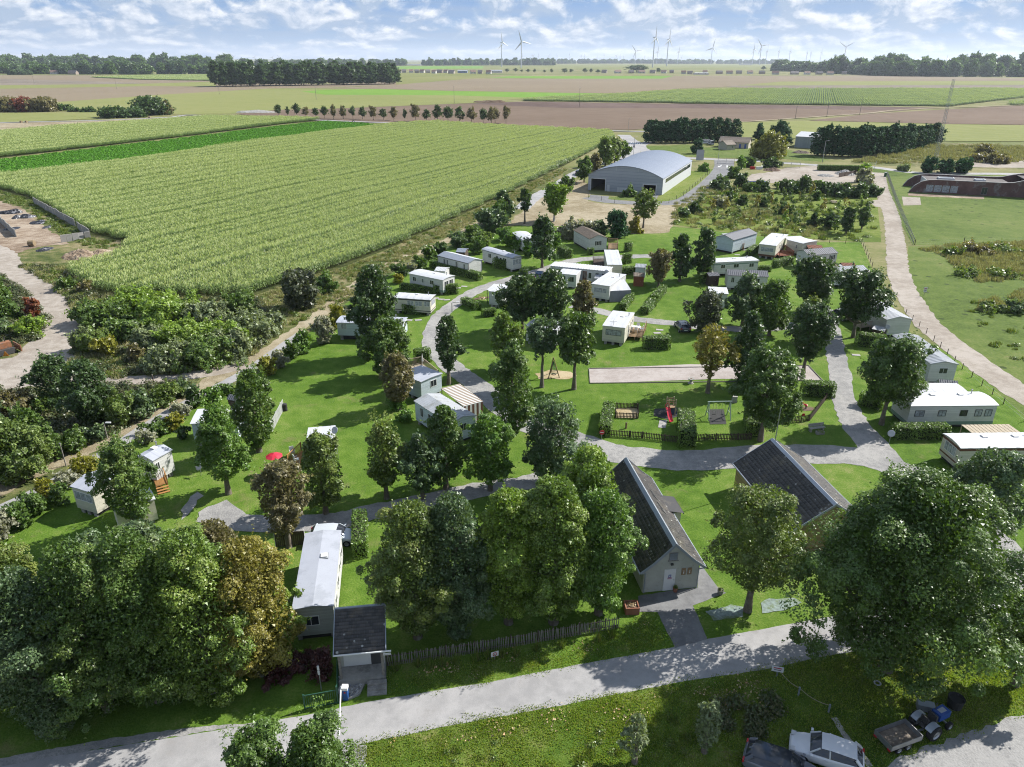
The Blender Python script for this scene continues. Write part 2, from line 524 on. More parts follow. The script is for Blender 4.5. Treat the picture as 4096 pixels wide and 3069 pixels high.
G = {}
lime = ((0.085, 0.150, 0.016), (0.115, 0.190, 0.020), (0.150, 0.215, 0.030))
G['base'] = land('ground_base', [(0.35, (0.13, 0.16, 0.045)), (0.5, (0.20, 0.20, 0.08)), (0.65, (0.28, 0.25, 0.13))], 0.004, 0.06, 0.8)
G['lawn'] = land('lawn', [(0.26, (0.059, 0.118, 0.013)), (0.44, (0.093, 0.172, 0.020)), (0.58, (0.131, 0.210, 0.032)), (0.68, (0.186, 0.236, 0.060)), (0.80, (0.252, 0.262, 0.102))], 0.05, 0.6, 6.0, wts=(0.34, 0.33, 0.33), bump=0.6, specks=(2.2, 0.045, (0.30, 0.26, 0.09)), worn=(0.22, 0.58, (0.22, 0.20, 0.09), 0.6))
G['verge'] = land('verge', [(0.34, (0.060, 0.115, 0.014)), (0.5, (0.105, 0.170, 0.024)), (0.62, (0.16, 0.205, 0.045)), (0.7, (0.22, 0.21, 0.08))], 0.12, 0.9, 10.0, bump=0.7)
G['pasture'] = land('pasture', [(0.22, (0.060, 0.095, 0.018)), (0.44, (0.105, 0.155, 0.032)), (0.6, (0.145, 0.185, 0.048)), (0.78, (0.21, 0.20, 0.09))], 0.03, 0.35, 2.2, wts=(0.36, 0.32, 0.32), bump=0.8, specks=(0.28, 0.16, (0.05, 0.075, 0.02)))
G['rough'] = land('rough', [(0.3, (0.06, 0.085, 0.022)), (0.47, (0.13, 0.145, 0.05)), (0.6, (0.23, 0.20, 0.10)), (0.7, (0.31, 0.26, 0.15))], 0.05, 0.4, 4.0, bump=0.8)
G['yellowgreen'] = land('yellow_green', [(0.35, (0.096, 0.145, 0.023)), (0.5, (0.152, 0.200, 0.034)), (0.65, (0.200, 0.230, 0.065))], 0.05, 0.5, 4.0, bump=0.7)
G['asphalt'] = land('asphalt', [(0.36, (0.30, 0.295, 0.292)), (0.5, (0.355, 0.348, 0.342)), (0.64, (0.405, 0.395, 0.388))], 0.12, 1.2, 24.0, bump=0.15, rough=0.9, spec=0.25, worn=(0.3, 0.56, (0.22, 0.21, 0.20), 0.55))
G['asphalt_dark'] = land('asphalt_dark', [(0.36, (0.16, 0.16, 0.162)), (0.64, (0.24, 0.24, 0.24))], 0.15, 1.5, 20.0, bump=0.15, rough=0.9, spec=0.25, worn=(0.4, 0.56, (0.12, 0.12, 0.12), 0.5))
G['gravel'] = land('gravel', [(0.34, (0.245, 0.240, 0.231)), (0.48, (0.308, 0.301, 0.286)), (0.62, (0.379, 0.367, 0.345))], 0.18, 1.3, 7.0, wts=(0.38, 0.34, 0.28), bump=0.5, spec=0.15)
G['gravel_pale'] = land('gravel_pale', [(0.34, (0.270, 0.266, 0.259)), (0.48, (0.310, 0.305, 0.295)), (0.62, (0.365, 0.358, 0.345))], 0.18, 1.3, 7.0, wts=(0.38, 0.34, 0.28), bump=0.5, spec=0.15)
G['chalk'] = land('chalk', [(0.36, (0.304, 0.262, 0.217)), (0.5, (0.361, 0.319, 0.269)), (0.64, (0.420, 0.375, 0.324))], 0.10, 0.8, 6.0, bump=0.35)
G['dirt'] = land('dirt', [(0.34, (0.20, 0.145, 0.10)), (0.5, (0.31, 0.24, 0.175)), (0.64, (0.42, 0.35, 0.27))], 0.08, 0.5, 4.0, bump=0.6)
G['straw'] = land('straw', [(0.36, (0.248, 0.204, 0.125)), (0.5, (0.331, 0.280, 0.185)), (0.64, (0.405, 0.351, 0.250))], 0.06, 0.6, 5.0, bump=0.7)
G['court'] = land('court', [(0.38, (0.36, 0.315, 0.285)), (0.62, (0.45, 0.405, 0.375))], 0.2, 1.5, 14.0, bump=0.2)
G['sand'] = land('sand', [(0.36, (0.36, 0.28, 0.15)), (0.62, (0.50, 0.41, 0.26))], 0.3, 1.5, 9.0, bump=0.4)
def crop(name, a, b, c, ang=0.6, sp=3.0, w=0.12, big=0.008):
    return land(name, [(0.33, a), (0.5, b), (0.67, c)], big, 0.07, 0.7, bump=0.0, stripes=(ang, sp, w))
G['plough'] = crop('ploughed_soil', (0.152, 0.109, 0.076), (0.176, 0.127, 0.090), (0.199, 0.147, 0.107), 1.9, 5.0, 0.08)
G['plough_dark'] = crop('ploughed_dark', (0.10, 0.068, 0.055), (0.13, 0.09, 0.074), (0.165, 0.118, 0.098), 1.9, 5.0, 0.08)
G['tan'] = crop('tan_stubble', (0.221, 0.176, 0.116), (0.237, 0.191, 0.129), (0.258, 0.209, 0.140), 2.2, 9.0, 0.10, 0.004)
G['pale_green'] = crop('pale_green_crop', (0.199, 0.221, 0.069), (0.226, 0.242, 0.080), (0.250, 0.254, 0.095), 1.2, 8.0, 0.08, 0.004)
G['bright_green'] = crop('bright_green_crop', (0.135, 0.257, 0.035), (0.154, 0.286, 0.039), (0.180, 0.299, 0.047), 1.2, 8.0, 0.06, 0.004)
G['olive'] = crop('olive_crop', (0.155, 0.175, 0.045), (0.20, 0.21, 0.065), (0.24, 0.235, 0.09), 1.2, 9.0, 0.1, 0.004)
G['mauve'] = crop('mauve_soil', (0.170, 0.140, 0.110), (0.210, 0.179, 0.140), (0.260, 0.218, 0.170), 2.2, 8.0, 0.08)
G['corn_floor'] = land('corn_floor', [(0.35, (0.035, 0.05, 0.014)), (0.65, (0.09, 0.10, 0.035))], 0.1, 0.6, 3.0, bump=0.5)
G['beet'] = land('beet', [(0.35, (0.045, 0.11, 0.018)), (0.5, (0.07, 0.15, 0.024)), (0.65, (0.10, 0.19, 0.035))], 0.05, 0.4, 2.5, bump=0.9)

gb = MB().grid([[(-16000, -60, 0), (16000, -60, 0)], [(-16000, 26000, 0), (16000, 26000, 0)]]).build('ground', G['base'])
tag(gb, kind='structure')

# far fields, farthest first
FF = [
 ('field', 'tan', ['p', (-900, 476), (560, 477), (1365, 515), 'q', (0, 535), (450, 470), (450, 536), (0, 556), 'p', (1700, 560), (1000, 600), (300, 650), (-900, 700)]),
 ('field', 'mauve', ['p', (-900, 494), (0, 498), (500, 512), (950, 527), (500, 536), (0, 538), (-900, 540)]),
 ('field', 'pale_green', ['p', (-900, 541), (0, 540), (950, 529), (1365, 516), (1365, 548), (950, 545), (0, 562), (-900, 570)]),
 ('field', 'olive', ['q', (450, 462), (1000, 462), (1060, 490), (930, 498), (450, 534)]),
 ('field', 'olive', ['q', (0, 410), (2212, 405), 'r', (700, 405), (700, 440), (0, 440), 'q', (1000, 437), (0, 440)]),
 ('field', 'bright_green', ['q', (450, 420), (1000, 418), (1000, 434), (450, 438)]),
 ('field', 'bright_green', ['q', (1040, 492), (1180, 481), (2212, 481), 'r', (60, 478), (0, 488), 'q', (2130, 498), (1500, 498)]),
 ('field', 'tan', ['q', (0, 561), (450, 537), (930, 498), (2130, 498), 'r', (0, 481), (1150, 478), (2212, 495), (2900, 497), (2900, 510), (680, 516), (300, 551), (0, 562), 'q', (1850, 592), (820, 575), (330, 562)]),
 ('field', 'pale_green', ['r', (680, 517), (2900, 511), (2900, 534), (400, 541)]),
 ('field', 'mauve', ['r', (390, 542), (2900, 535), (2900, 560), (600, 562), (330, 549)]),
 ('field', 'pale_green', ['p', (-900, 715), (-100, 700), (300, 651), (1000, 601), (1700, 561), 'q', (330, 563), (820, 576), (1850, 593), (1250, 625), (930, 652), (0, 690), 'p', (1480, 720), (1080, 725), (640, 708), (300, 705)]),
 ('field', 'bright_green', ['q', (-150, 580), (0, 569), (330, 564), (820, 577), (1800, 594), (1250, 618), (820, 604), (0, 600)]),
 ('field', 'pale_green', ['p', (-900, 745), (0, 716), (640, 711), (620, 752), (0, 777), (-900, 800)]),
 ('field', 'plough', ['p', (1480, 721), (1770, 695), 'q', (0, 691), (930, 654), (1260, 643), (2212, 657), 'r', (1100, 672), (1690, 682), (1230, 718), (960, 738), (700, 752), (420, 770), 'q', (1950, 822), (1700, 822), (1150, 795), (450, 782), (0, 770), 'p', (1700, 744)]),
 ('field', 'plough_dark', ['q', (900, 658), (1260, 644), (2212, 658), 'r', (1100, 673), (1600, 682), (1300, 700), (900, 690), (0, 686), 'q', (1500, 684)]),
 ('field', 'plough', ['r', (850, 764), (1230, 722), (1700, 694), (2100, 673), (3000, 640), (3200, 800), (2212, 791), (1660, 784)]),
 ('field', 'pale_green', ['r', (430, 776), (850, 766), (1660, 786), (2212, 793), (3200, 802), (3200, 900), (1700, 895), (430, 870)]),
 ('field', 'straw', ['a', (-800, 230), (0, 150), (620, 135), (1150, 108), (1320, 108), (780, 142), (0, 205), (-800, 300)]),
]
for k, (nm, mk, spec) in enumerate(FF):
    sheet('field', mix_pts(spec), 0.02 + 0.012 * k, G[mk])
# near land
sheet('lawn', mix_pts(['g', (-700, 1660), (-700, 560), 'd', (0, 1480), (450, 1120), (1080, 740), (1700, 430), 'a', (2120, 1330), 'b', (450, 1080), (980, 840), (1300, 780), (1600, 800), (1950, 850), 'c', (0, 800), (450, 850), (900, 900), (1180, 900), (1300, 1180), (1500, 1480), 'f', (1900, 420), (2600, 900), 'i', (3200, 400), (3200, 1700), 'h', (1000, 1700), 'g', (1500, 1700)]), 0.012, G['lawn'])
sheet('verge', mix_pts(['h', (215, 1440), (830, 1312), (1400, 1212), 'i', (0, 1052), (600, 962), (950, 882), (1500, 820), (2212, 560), (2700, 400), (3000, 1000), (2212, 1245), (1480, 1500), (1000, 1800), 'h', (1000, 1900), (100, 1900)]), 0.018, G['verge'], wob=0.1, step=0.6)
sheet('pasture', mix_pts(['c', (1240, 430), (1560, 462), (2212, 480), (3400, 500), (3400, 960), (2212, 920), (1510, 920)]), 0.016, G['pasture'])
sheet('meadow', mix_pts(['c', (1480, 925), (2212, 922), (3400, 960), 'f', (3400, 1200), (2212, 740), (1560, 120), 'c', (1480, 1180)]), 0.014, G['pasture'])
sheet('rough_ground', mix_pts(['a', (-700, 540), (0, 566), (215, 628), (480, 795), (580, 845), (800, 900), (700, 960), (400, 1050), (640, 1232), (1220, 1255), (1620, 1235), (1750, 1190), (2212, 1045), 'b', (450, 925), (1050, 645), (1500, 425), (1650, 440), (1260, 700), (980, 840), (450, 1080), 'a', (2120, 1330), 'd', (1700, 430), (450, 1120), (0, 1480), (-900, 1800), 'a', (-900, 900)]), 0.010, G['rough'])
sheet('rough_ground', mix_pts(['c', (1100, 400), (1700, 270), (2300, 290), (3300, 330), (3300, 480), (2212, 440), (1240, 412)]), 0.012, G['rough'])
sheet('grass_strip', mix_pts(['c', (-80, 300), (200, 300), (700, 310), (1000, 380), (620, 372), (100, 356), (-200, 360)]), 0.016, G['pasture'])
sheet('nursery_ground', mix_pts(['c', (250, 520), (460, 560), (1100, 590), (1280, 600), (1310, 900), (1180, 900), (900, 880), (450, 850), (0, 790), (0, 660), (130, 640)]), 0.020, G['yellowgreen'])
sheet('nursery_grass', mix_pts(['c', (480, 590), (1100, 600), (1260, 620), (1300, 860), (1180, 885), (1000, 830), (800, 720), (640, 640)]), 0.026, G['yellowgreen'], wob=0.8, step=2)
sheet('stubble', mix_pts(['b', (1150, 790), (1260, 690), (1330, 630), (1480, 560), (1620, 500), (1680, 560), (1660, 640), (1800, 660), (2212, 662), 'c', (90, 650), (0, 790), 'b', (2180, 840), (1950, 850), (1700, 790), (1400, 800)]), 0.022, G['straw'], wob=0.5, step=2)
sheet('grass_bank', mix_pts(['s', (700, 590), (800, 500), (1030, 320), (1260, 300), (1180, 380), (990, 545), (900, 590)]), 0.026, G['yellowgreen'])
sheet('grass_bank', mix_pts(['s', (270, 560), (420, 540), (640, 545), (650, 590), (480, 580), (330, 575)]), 0.028, G['pasture'])
sheet('grass_bank', mix_pts(['s', (480, 150), (620, 95), (1000, 90), (1180, 130), (1500, 180), (1900, 150), (2212, 200), (2200, 240), (1800, 210), (1300, 205), (1000, 190), (560, 140)]), 0.018, G['pasture'])
sheet('bank', mix_pts(['a', (1620, 1245), (1760, 1195), (2212, 1050), 'b', (450, 930), (1050, 650), (1500, 430), (1560, 440), (1000, 760), (700, 905), 'a', (2150, 1300), (1750, 1480)]), 0.016, G['rough'])

# roads and paths
up = mix_pts(['g', (-900, 1790), (-100, 1600), (250, 1530), (1100, 1392), (1650, 1302), (2110, 1222), 'h', (110, 1200), (400, 1147), (1000, 1050), (1560, 941), (2212, 822), 'i', (220, 770), (880, 650), (1500, 540), (2000, 420), (2260, 380)])
lo = mix_pts(['i', (2260, 520), (1500, 800), (950, 880), (600, 960), (0, 1050), 'h', (1400, 1210), (830, 1310), (210, 1440), (-400, 1580), (-1000, 1760)])
sheet('road', up + lo, 0.026, G['asphalt'], wob=0.03, step=0.5)
sheet('gravel_verge', mix_pts(['g', (-600, 1700), (0, 1600), (400, 1503), (1100, 1388), (1650, 1300), (1300, 1320), (1100, 1345), (700, 1400), (300, 1470), (-600, 1640)]), 0.022, G['gravel'], wob=0.05, step=0.25)
sheet('road_entrance', mix_pts(['h', (110, 1440), (262, 1442), (250, 1800), (60, 1800)]), 0.030, G['gravel_pale'], wob=0.05, step=0.5)
sheet('pavement', mix_pts(['i', (20, 460), (250, 440), (330, 480), (200, 530), (120, 560), (210, 770), 'h', (2212, 830), (2100, 600), (1985, 600), (1980, 500)]), 0.030, G['asphalt_dark'], wob=0.04, step=0.5)
sheet('pavement', mix_pts(['z', (850, 970), (1000, 1170), (820, 1185), (830, 1020)]), 0.034, G['asphalt_dark'])
sheet('track', mix_pts(['i', (1200, 1700), (1330, 1580), (1480, 1500), (2212, 1240), (2900, 1010), (3300, 1700)]), 0.028, G['gravel_pale'], wob=0.16, step=0.5)
ribbon('path', mix_pts(['b', (2212, 985), (1950, 990), (1600, 1012), (1380, 1075), (1150, 1140), (950, 1210), (780, 1320), (690, 1430), (680, 1560), 'e', (700, 330), (810, 430), (960, 540), (1080, 640), (1240, 760), (1420, 840), (1680, 920), (1850, 975), (2212, 1012), 'f', (230, 1010), (500, 985), (860, 975), (1150, 990), (1420, 1070), (1640, 1190), 'i', (2020, 160), (2200, 330), (2500, 620)]), [3.0, 3.0, 2.7, 2.6, 2.8, 3.2, 3.8, 4.2, 3.8, 3.5], 0.036, G['gravel'], 0.8, 0.16)
ribbon('path', mix_pts(['f', (1330, 1030), (1240, 900), (1150, 790), (1075, 640), (1050, 480), (1020, 320), (990, 170), 'c', (965, 1380), (930, 1300)]), [4.0, 2.9, 2.7, 2.6, 2.6], 0.040, G['gravel'], 0.8, 0.16)
ribbon('path', mix_pts(['b', (1560, 1300), (1720, 1333), (1950, 1385), (2212, 1413), 'c', (250, 1443), (600, 1445), (940, 1400)]), 2.5, 0.038, G['gravel'], 0.8, 0.15)
ribbon('path', mix_pts(['d', (1350, 1300), (1500, 1400), (1800, 1420), (2212, 1385), 'e', (250, 1350), (480, 1310), (900, 1215), (1330, 1145), (1580, 1040), (1760, 985)]), 2.6, 0.042, G['gravel'], 0.8, 0.15)
sheet('gravel_pad', mix_pts(['d', (1250, 1340), (1380, 1290), (1480, 1370), (1400, 1420), (1250, 1400)]), 0.046, G['gravel'], wob=0.2, step=0.7)
sheet('gravel_pad', mix_pts(['d', (1130, 1330), (1240, 1220), (1280, 1240), (1160, 1390)]), 0.046, G['gravel'], wob=0.2, step=0.7)
ribbon('dirt_strip', mix_pts(['d', (-500, 1420), (0, 1200), (200, 1090), (430, 1010), (800, 810), (1250, 560), (1560, 405), (1800, 245), 'a', (2120, 1280), 'b', (150, 1200), (450, 1020), (700, 925), (960, 790), (1090, 700)]), [2.4, 2.4, 2.6, 2.4], 0.030, G['straw'], 1.0, 0.4)
ribbon('path', mix_pts(['d', (-500, 1560), (0, 1325), (250, 1205), (640, 985), (1050, 725), (1400, 540), (1600, 425), (1850, 250), 'a', (1900, 1480)]), 1.7, 0.036, G['asphalt'], 1.0, 0.05)
ribbon('track', mix_pts(['a', (-300, 900), (-40, 960), (60, 1060), (230, 1190), (370, 1330), (405, 1450), (350, 1560), 'd', (300, 360), (190, 440), (60, 500), (-200, 560)]), [9.0, 6.0, 5.4, 5.4, 6.4, 8.5, 9.0], 0.034, G['chalk'], 1.0, 0.25)
ribbon('track', mix_pts(['d', (200, 470), (450, 480), (720, 508), (1000, 500), (1300, 462), (1560, 410)]), [5.0, 2.9, 2.7, 3.0], 0.038, G['chalk'], 1.0, 0.18)
sheet('track', mix_pts(['d', (-200, 420), (60, 370), (280, 330), (300, 480), (260, 560), (120, 545), (-200, 570)]), 0.042, G['chalk'], wob=0.3, step=1)
sheet('dirt_yard', mix_pts(['a', (-500, 600), (0, 640), (150, 690), (290, 820), (380, 860), (440, 910), (240, 930), (60, 985), (30, 1060), (-500, 1000)]), 0.032, G['dirt'], wob=0.5, step=1.5)
ribbon('track', mix_pts(['c', (1285, 460), (1310, 560), (1370, 720), (1400, 900), (1415, 1060), (1460, 1200), (1560, 1360), 'f', (1640, 190), (1860, 360), (2212, 600), (2900, 980)]), [5.6, 4.3, 4.1, 4.0, 4.0, 4.3, 4.6], 0.034, G['chalk'], 1.0, 0.2)
sheet('track', mix_pts(['c', (1230, 640), (1300, 630), (1340, 680), (1270, 675)]), 0.038, G['chalk'])
ribbon('road', mix_pts(['p', (-300, 790), (0, 778), (620, 764), (1100, 742), (1180, 730), (1500, 742), (2212, 770), 'q', (450, 781), (1000, 796), (1760, 828), (2100, 836)]), 4.5, 0.3, G['asphalt'], 8, 0.1)
ribbon('road', mix_pts(['s', (430, 0), (500, 60), (540, 100), (480, 180), (420, 240)]), 7, 0.030, G['asphalt'], 2, 0.1)
ribbon('road', mix_pts(['s', (470, 40), (560, 80), (600, 130), (800, 190), (1250, 217), (1600, 232), (2140, 268), 'c', (1240, 425), (1570, 462), (2212, 470), (3300, 500)]), [6, 6, 5.5, 5, 5], 0.034, G['asphalt'], 2, 0.1)
ribbon('road', mix_pts(['b', (1240, 690), (1320, 620), (1460, 545), (1560, 480), (1640, 440), (1800, 370), (1960, 300), (2050, 265)]), [4.5, 4.5, 5, 5], 0.038, G['asphalt'], 2, 0.15)
ribbon('road', mix_pts(['s', (1320, 225), (1310, 300), (1200, 420), (1040, 545), (930, 592), (700, 608), (300, 588), (120, 552)]), [8, 6.5, 6, 5.5], 0.038, G['asphalt_dark'], 2, 0.05)
sheet('yard', mix_pts(['s', (130, 530), (300, 545), (290, 590), (140, 575)]), 0.042, G['asphalt_dark'])
sheet('yard', mix_pts(['s', (620, 535), (745, 525), (700, 600), (640, 605)]), 0.042, G['asphalt_dark'])
ribbon('road', mix_pts(['r', (400, 776), (960, 736), (1230, 718), (1500, 692), (2100, 670), (2900, 625)]), 4, 0.32, G['straw'], 10, 0.3)
sheet('yard', mix_pts(['c', (440, 515), (490, 470), (620, 455), (700, 430), (920, 415), (1150, 440), (1160, 520), (960, 540), (700, 530)]), 0.034, G['chalk'], wob=0.5, step=2)
sheet('gravel_pad', mix_pts(['c', (1440, 612), (1555, 618), (1562, 665), (1450, 668)]), 0.036, G['chalk'])
sheet('gravel_pad', mix_pts(['c', (1800, 400), (2212, 380), (3300, 360), (3300, 420), (2212, 430), (1850, 425)]), 0.036, G['chalk'], wob=0.4, step=2)
sheet('gravel_pad', mix_pts(['c', (1480, 590), (1960, 610), (1960, 628), (1480, 606)]), 0.036, G['dirt'])
sheet('petanque_court', mix_pts(['e', (1668, 436), 'f', (100, 408), (850, 418), (938, 512), (300, 500), 'e', (1675, 529)]), 0.036, G['court'])
sheet('sand_patch', mix_pts(['e', (1330, 470), (1420, 445), (1560, 455), (1590, 480), (1540, 500), (1350, 500)]), 0.036, G['sand'], wob=0.2, step=0.6)

# road paint by the hangar gate and the crossing
def paint(poly_t, pts, parent=None):
    o = sheet('road_marking', ats(poly_t, pts), 0.046, M['plain_white'])
    return o
paint('s', [(1345, 268), (1356, 280), (1350, 280), (1348, 290), (1340, 290), (1343, 280), (1336, 280)])
paint('s', [(1262, 280), (1276, 274), (1276, 278), (1290, 272), (1292, 264), (1297, 268), (1294, 278), (1276, 284), (1276, 288)])
for k in range(6):
    paint('s', [(495 + 19 * k, 66 + k), (505 + 19 * k, 66 + k), (497 + 19 * k, 79 + k), (487 + 19 * k, 79 + k)])

# ================================================================= PLANTS
def nrmz(a):
    return a / np.maximum(np.linalg.norm(a, axis=1, keepdims=True), 1e-6)

def leaf_faces(rng, pos, nrm, size, aspect=0.72, fold=0.12):
    n = len(pos)
    t = nrmz(np.cross(nrm, rng.normal(size=(n, 3))))
    b = np.cross(nrm, t)
    s = size[:, None]
    v = np.stack([pos - t * s * .42 + b * s * .6 * aspect, pos - t * s * .42 - b * s * .6 * aspect, pos + t * s * .62 - nrm * s * fold], 1).reshape(-1, 3)
    return v, np.arange(3 * n).reshape(n, 3)

PROF = {
 'oval': lambda t: np.sin(PI * np.clip(t, 0, 1) ** 0.82) ** 0.62,
 'round': lambda t: np.sqrt(np.clip(1 - (2 * t - 1) ** 2, 0, 1)),
 'cone': lambda t: np.clip(1 - t, 0, 1) ** 0.75 * np.clip(0.55 + t * 3, 0, 1),
 'dome': lambda t: np.sqrt(np.clip(1 - t ** 2, 0, 1)) * np.clip(0.75 + t, 0, 1),
 'poplar': lambda t: np.sin(PI * np.clip(t, 0, 1) ** 0.75) ** 0.45,
 'tear': lambda t: np.sin(PI * np.clip(t, 0, 1) ** 0.62) ** 0.7,
 'vase': lambda t: np.sin(PI * np.clip(t, 0, 1) ** 1.25) ** 0.65,
 'column': lambda t: np.clip(np.minimum(t * 5 + 0.5, (1 - t) * 3.5), 0, 1) ** 0.6,
}

def crown_mesh(seed, R, z0, z1, profile='oval', leaf=0.27, n=5000, clumps=None, fill=0.26, droop=0.25, shoots=0, m='leaf', lump=0.24, up=0.35, ry=1.0):
    rng = np.random.default_rng(seed)
    Hc = z1 - z0
    nc = clumps or int(40 + 7.0 * (R * R * Hc) ** (2 / 3))
    f = PROF[profile]
    nl = max(7, int(nc / 7))                        # boughs first, then leaf clumps round each bough
    t = rng.uniform(0.04, 0.96, nl * 5)
    gam = rng.uniform(0.8, 1.3)
    f0 = f
    f = lambda t: f0(np.clip(t, 0, 1) ** gam)
    w = f(t) + 0.08
    t = t[rng.uniform(size=len(t)) < w / w.max()][:nl]
    nl = len(t)
    ph = np.arange(nl) * 2.39996 + rng.uniform(0, 1.3, nl)
    fl = f(t)
    rr = fl * R * rng.uniform(0.30, 0.80, nl)
    rr = rr * (1 + 0.22 * np.sin(ph + seed * 1.7) + 0.14 * np.sin(2 * ph + seed * 0.9 + 3 * t))
    lob = np.stack([rr * np.cos(ph), rr * np.sin(ph) * ry, z0 + (0.05 + t * 0.86) * Hc], 1)
    lr = R * rng.uniform(0.20, 0.46, nl) * (0.45 + 0.55 * fl)
    j = np.repeat(np.arange(nl), max(1, nc // nl))
    nc = len(j)
    dl = nrmz(rng.normal(size=(nc, 3)) + nrmz(lob[j] - np.array([0, 0, z0 + Hc * 0.35])) * 0.8 + np.array([0, 0, up]))
    cen = lob[j] + dl * (lr[j] * rng.uniform(0.55, 1.1, nc))[:, None]
    cen[:, 2] = np.clip(cen[:, 2], z0 + 0.02 * Hc, z0 + 0.985 * Hc)
    rc = R * lump * 0.62 * rng.uniform(0.45, 1.5, nc)
    lobtone = rng.uniform(size=nl)[j]
    k = rng.integers(0, nc, n)
    out = cen[k] - np.array([0, 0, z0 + Hc * 0.4])
    out = nrmz(out)
    d = nrmz(rng.normal(size=(n, 3)) + out * 0.75 + np.array([0, 0, up]))
    pos = cen[k] + d * (rc[k] * rng.uniform(0.35, 1.1, n) ** 0.5)[:, None] * np.array([1, 1, 0.85])
    pos[:, 2] -= droop * rc[k] * np.clip(1 - d[:, 2], 0, 2) * 0.3
    nr = nrmz(d * 0.75 + np.array([0, 0, 0.42]) + rng.normal(size=(n, 3)) * 0.38)
    size = leaf * rng.uniform(0.6, 1.35, n)
    cl = rng.uniform(size=nc)
    tint = np.stack([np.clip(0.5 + (cl[k] - 0.5) * 0.4 + (lobtone[k] - 0.5) * 0.3 + rng.normal(size=n) * 0.2, 0, 1),
                     np.clip((rng.uniform(size=nc)[k] * 0.6 + lobtone[k] * 0.55 + rng.normal(size=n) * 0.2 + (pos[:, 2] - z0) / Hc * 0.35 - 0.35), 0, 1),
                     rng.uniform(size=n), np.ones(n)], 1)
    ns = nc // 2 if R > 0.9 else 0                     # loose sprigs that break the outline
    if ns:
        kk = np.repeat(rng.integers(0, nc, ns), 9)
        dd = nrmz(nrmz(cen - np.array([0, 0, z0 + Hc * 0.4])) + rng.normal(size=(nc, 3)) * 0.35 + np.array([0, 0, 0.25]))[kk]
        ps = cen[kk] + dd * (rc[kk] * 0.8 + rng.uniform(0, 0.26, len(kk)) * min(R, 3.0))[:, None] + rng.normal(size=(len(kk), 3)) * leaf * 0.35
        pos = np.concatenate([pos, ps]); nr = np.concatenate([nr, nrmz(rng.normal(size=(len(kk), 3)) + np.array([0, 0, .7]))])
        size = np.concatenate([size, leaf * rng.uniform(0.6, 1.2, len(kk))])
        tint = np.concatenate([tint, np.stack([rng.uniform(0.4, 1, len(kk)), rng.uniform(0.2, 1, len(kk)), rng.uniform(size=len(kk)), np.ones(len(kk))], 1)])
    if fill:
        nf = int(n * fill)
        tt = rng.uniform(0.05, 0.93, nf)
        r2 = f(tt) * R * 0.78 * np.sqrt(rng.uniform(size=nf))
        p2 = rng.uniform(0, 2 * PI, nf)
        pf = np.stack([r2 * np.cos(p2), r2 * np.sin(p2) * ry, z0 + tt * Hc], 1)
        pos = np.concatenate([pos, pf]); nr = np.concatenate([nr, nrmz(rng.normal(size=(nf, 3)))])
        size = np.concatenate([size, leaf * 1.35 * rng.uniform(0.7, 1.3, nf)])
        tint = np.concatenate([tint, np.stack([rng.uniform(0.1, 0.6, nf), rng.uniform(0, 0.3, nf), rng.uniform(size=nf), np.ones(nf)], 1)])  # inner leaves tinted darker: shade inside the crown is put into their colour
    if shoots:
        ns = shoots * 26
        a = rng.uniform(0, 2 * PI, shoots); q = np.sqrt(rng.uniform(size=shoots)) * R * 0.75
        base = np.stack([q * np.cos(a), q * np.sin(a) * ry, z0 + Hc * (0.97 - 0.35 * (q / R) ** 2)], 1)
        ks = np.repeat(np.arange(shoots), 26)
        hh = rng.uniform(0, 1, ns)
        L = rng.uniform(0.6, 1.4, shoots)[ks]
        ps = base[ks] + np.stack([rng.normal(size=ns) * 0.10, rng.normal(size=ns) * 0.10, hh * L], 1)
        pos = np.concatenate([pos, ps]); nr = np.concatenate([nr, nrmz(rng.normal(size=(ns, 3)) + np.array([0, 0, .4]))])
        size = np.concatenate([size, leaf * rng.uniform(0.6, 1.1, ns)])
        tint = np.concatenate([tint, np.stack([rng.uniform(0.5, 1, ns), np.clip(hh * 0.9 + .15, 0, 1), rng.uniform(0, .4, ns), np.ones(ns)], 1)])
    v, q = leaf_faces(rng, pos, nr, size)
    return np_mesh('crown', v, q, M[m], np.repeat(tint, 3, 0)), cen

def trunk_mesh(seed, h, r, z_c, z_top, R, cen=None, bark='bark', limbs=6, lean=0.0):
    rng = random.Random(seed)
    mb = MB()
    pts, rad = [], []
    n = 6
    for k in range(n + 1):
        t = k / n
        pts.append(Vector((rng.uniform(-.06, .06) * R * t + lean * t * h, rng.uniform(-.06, .06) * R * t, t * z_top - (0.15 if k == 0 else 0))))
        rad.append(r * (1.35 if k == 0 else 1.0) * (1 - 0.82 * t))
    mb.path(pts, rad, 8)
    if cen is not None and len(cen):
        for _ in range(limbs):
            c = cen[rng.randrange(len(cen))]
            zb = min(max(z_c * 0.85, c[2] - R * 0.8), z_top * 0.9)
            k = min(n - 1, int(zb / z_top * n))
            p = pts[k].lerp(pts[k + 1], zb / z_top * n - k)
            e = Vector(c)
            mid = p.lerp(e, 0.5) + Vector((0, 0, -0.06 * R))
            mb.path([p, mid, e], [r * 0.42, r * 0.26, r * 0.07], 6)
    return mb.mesh('trunk', M[bark], True)

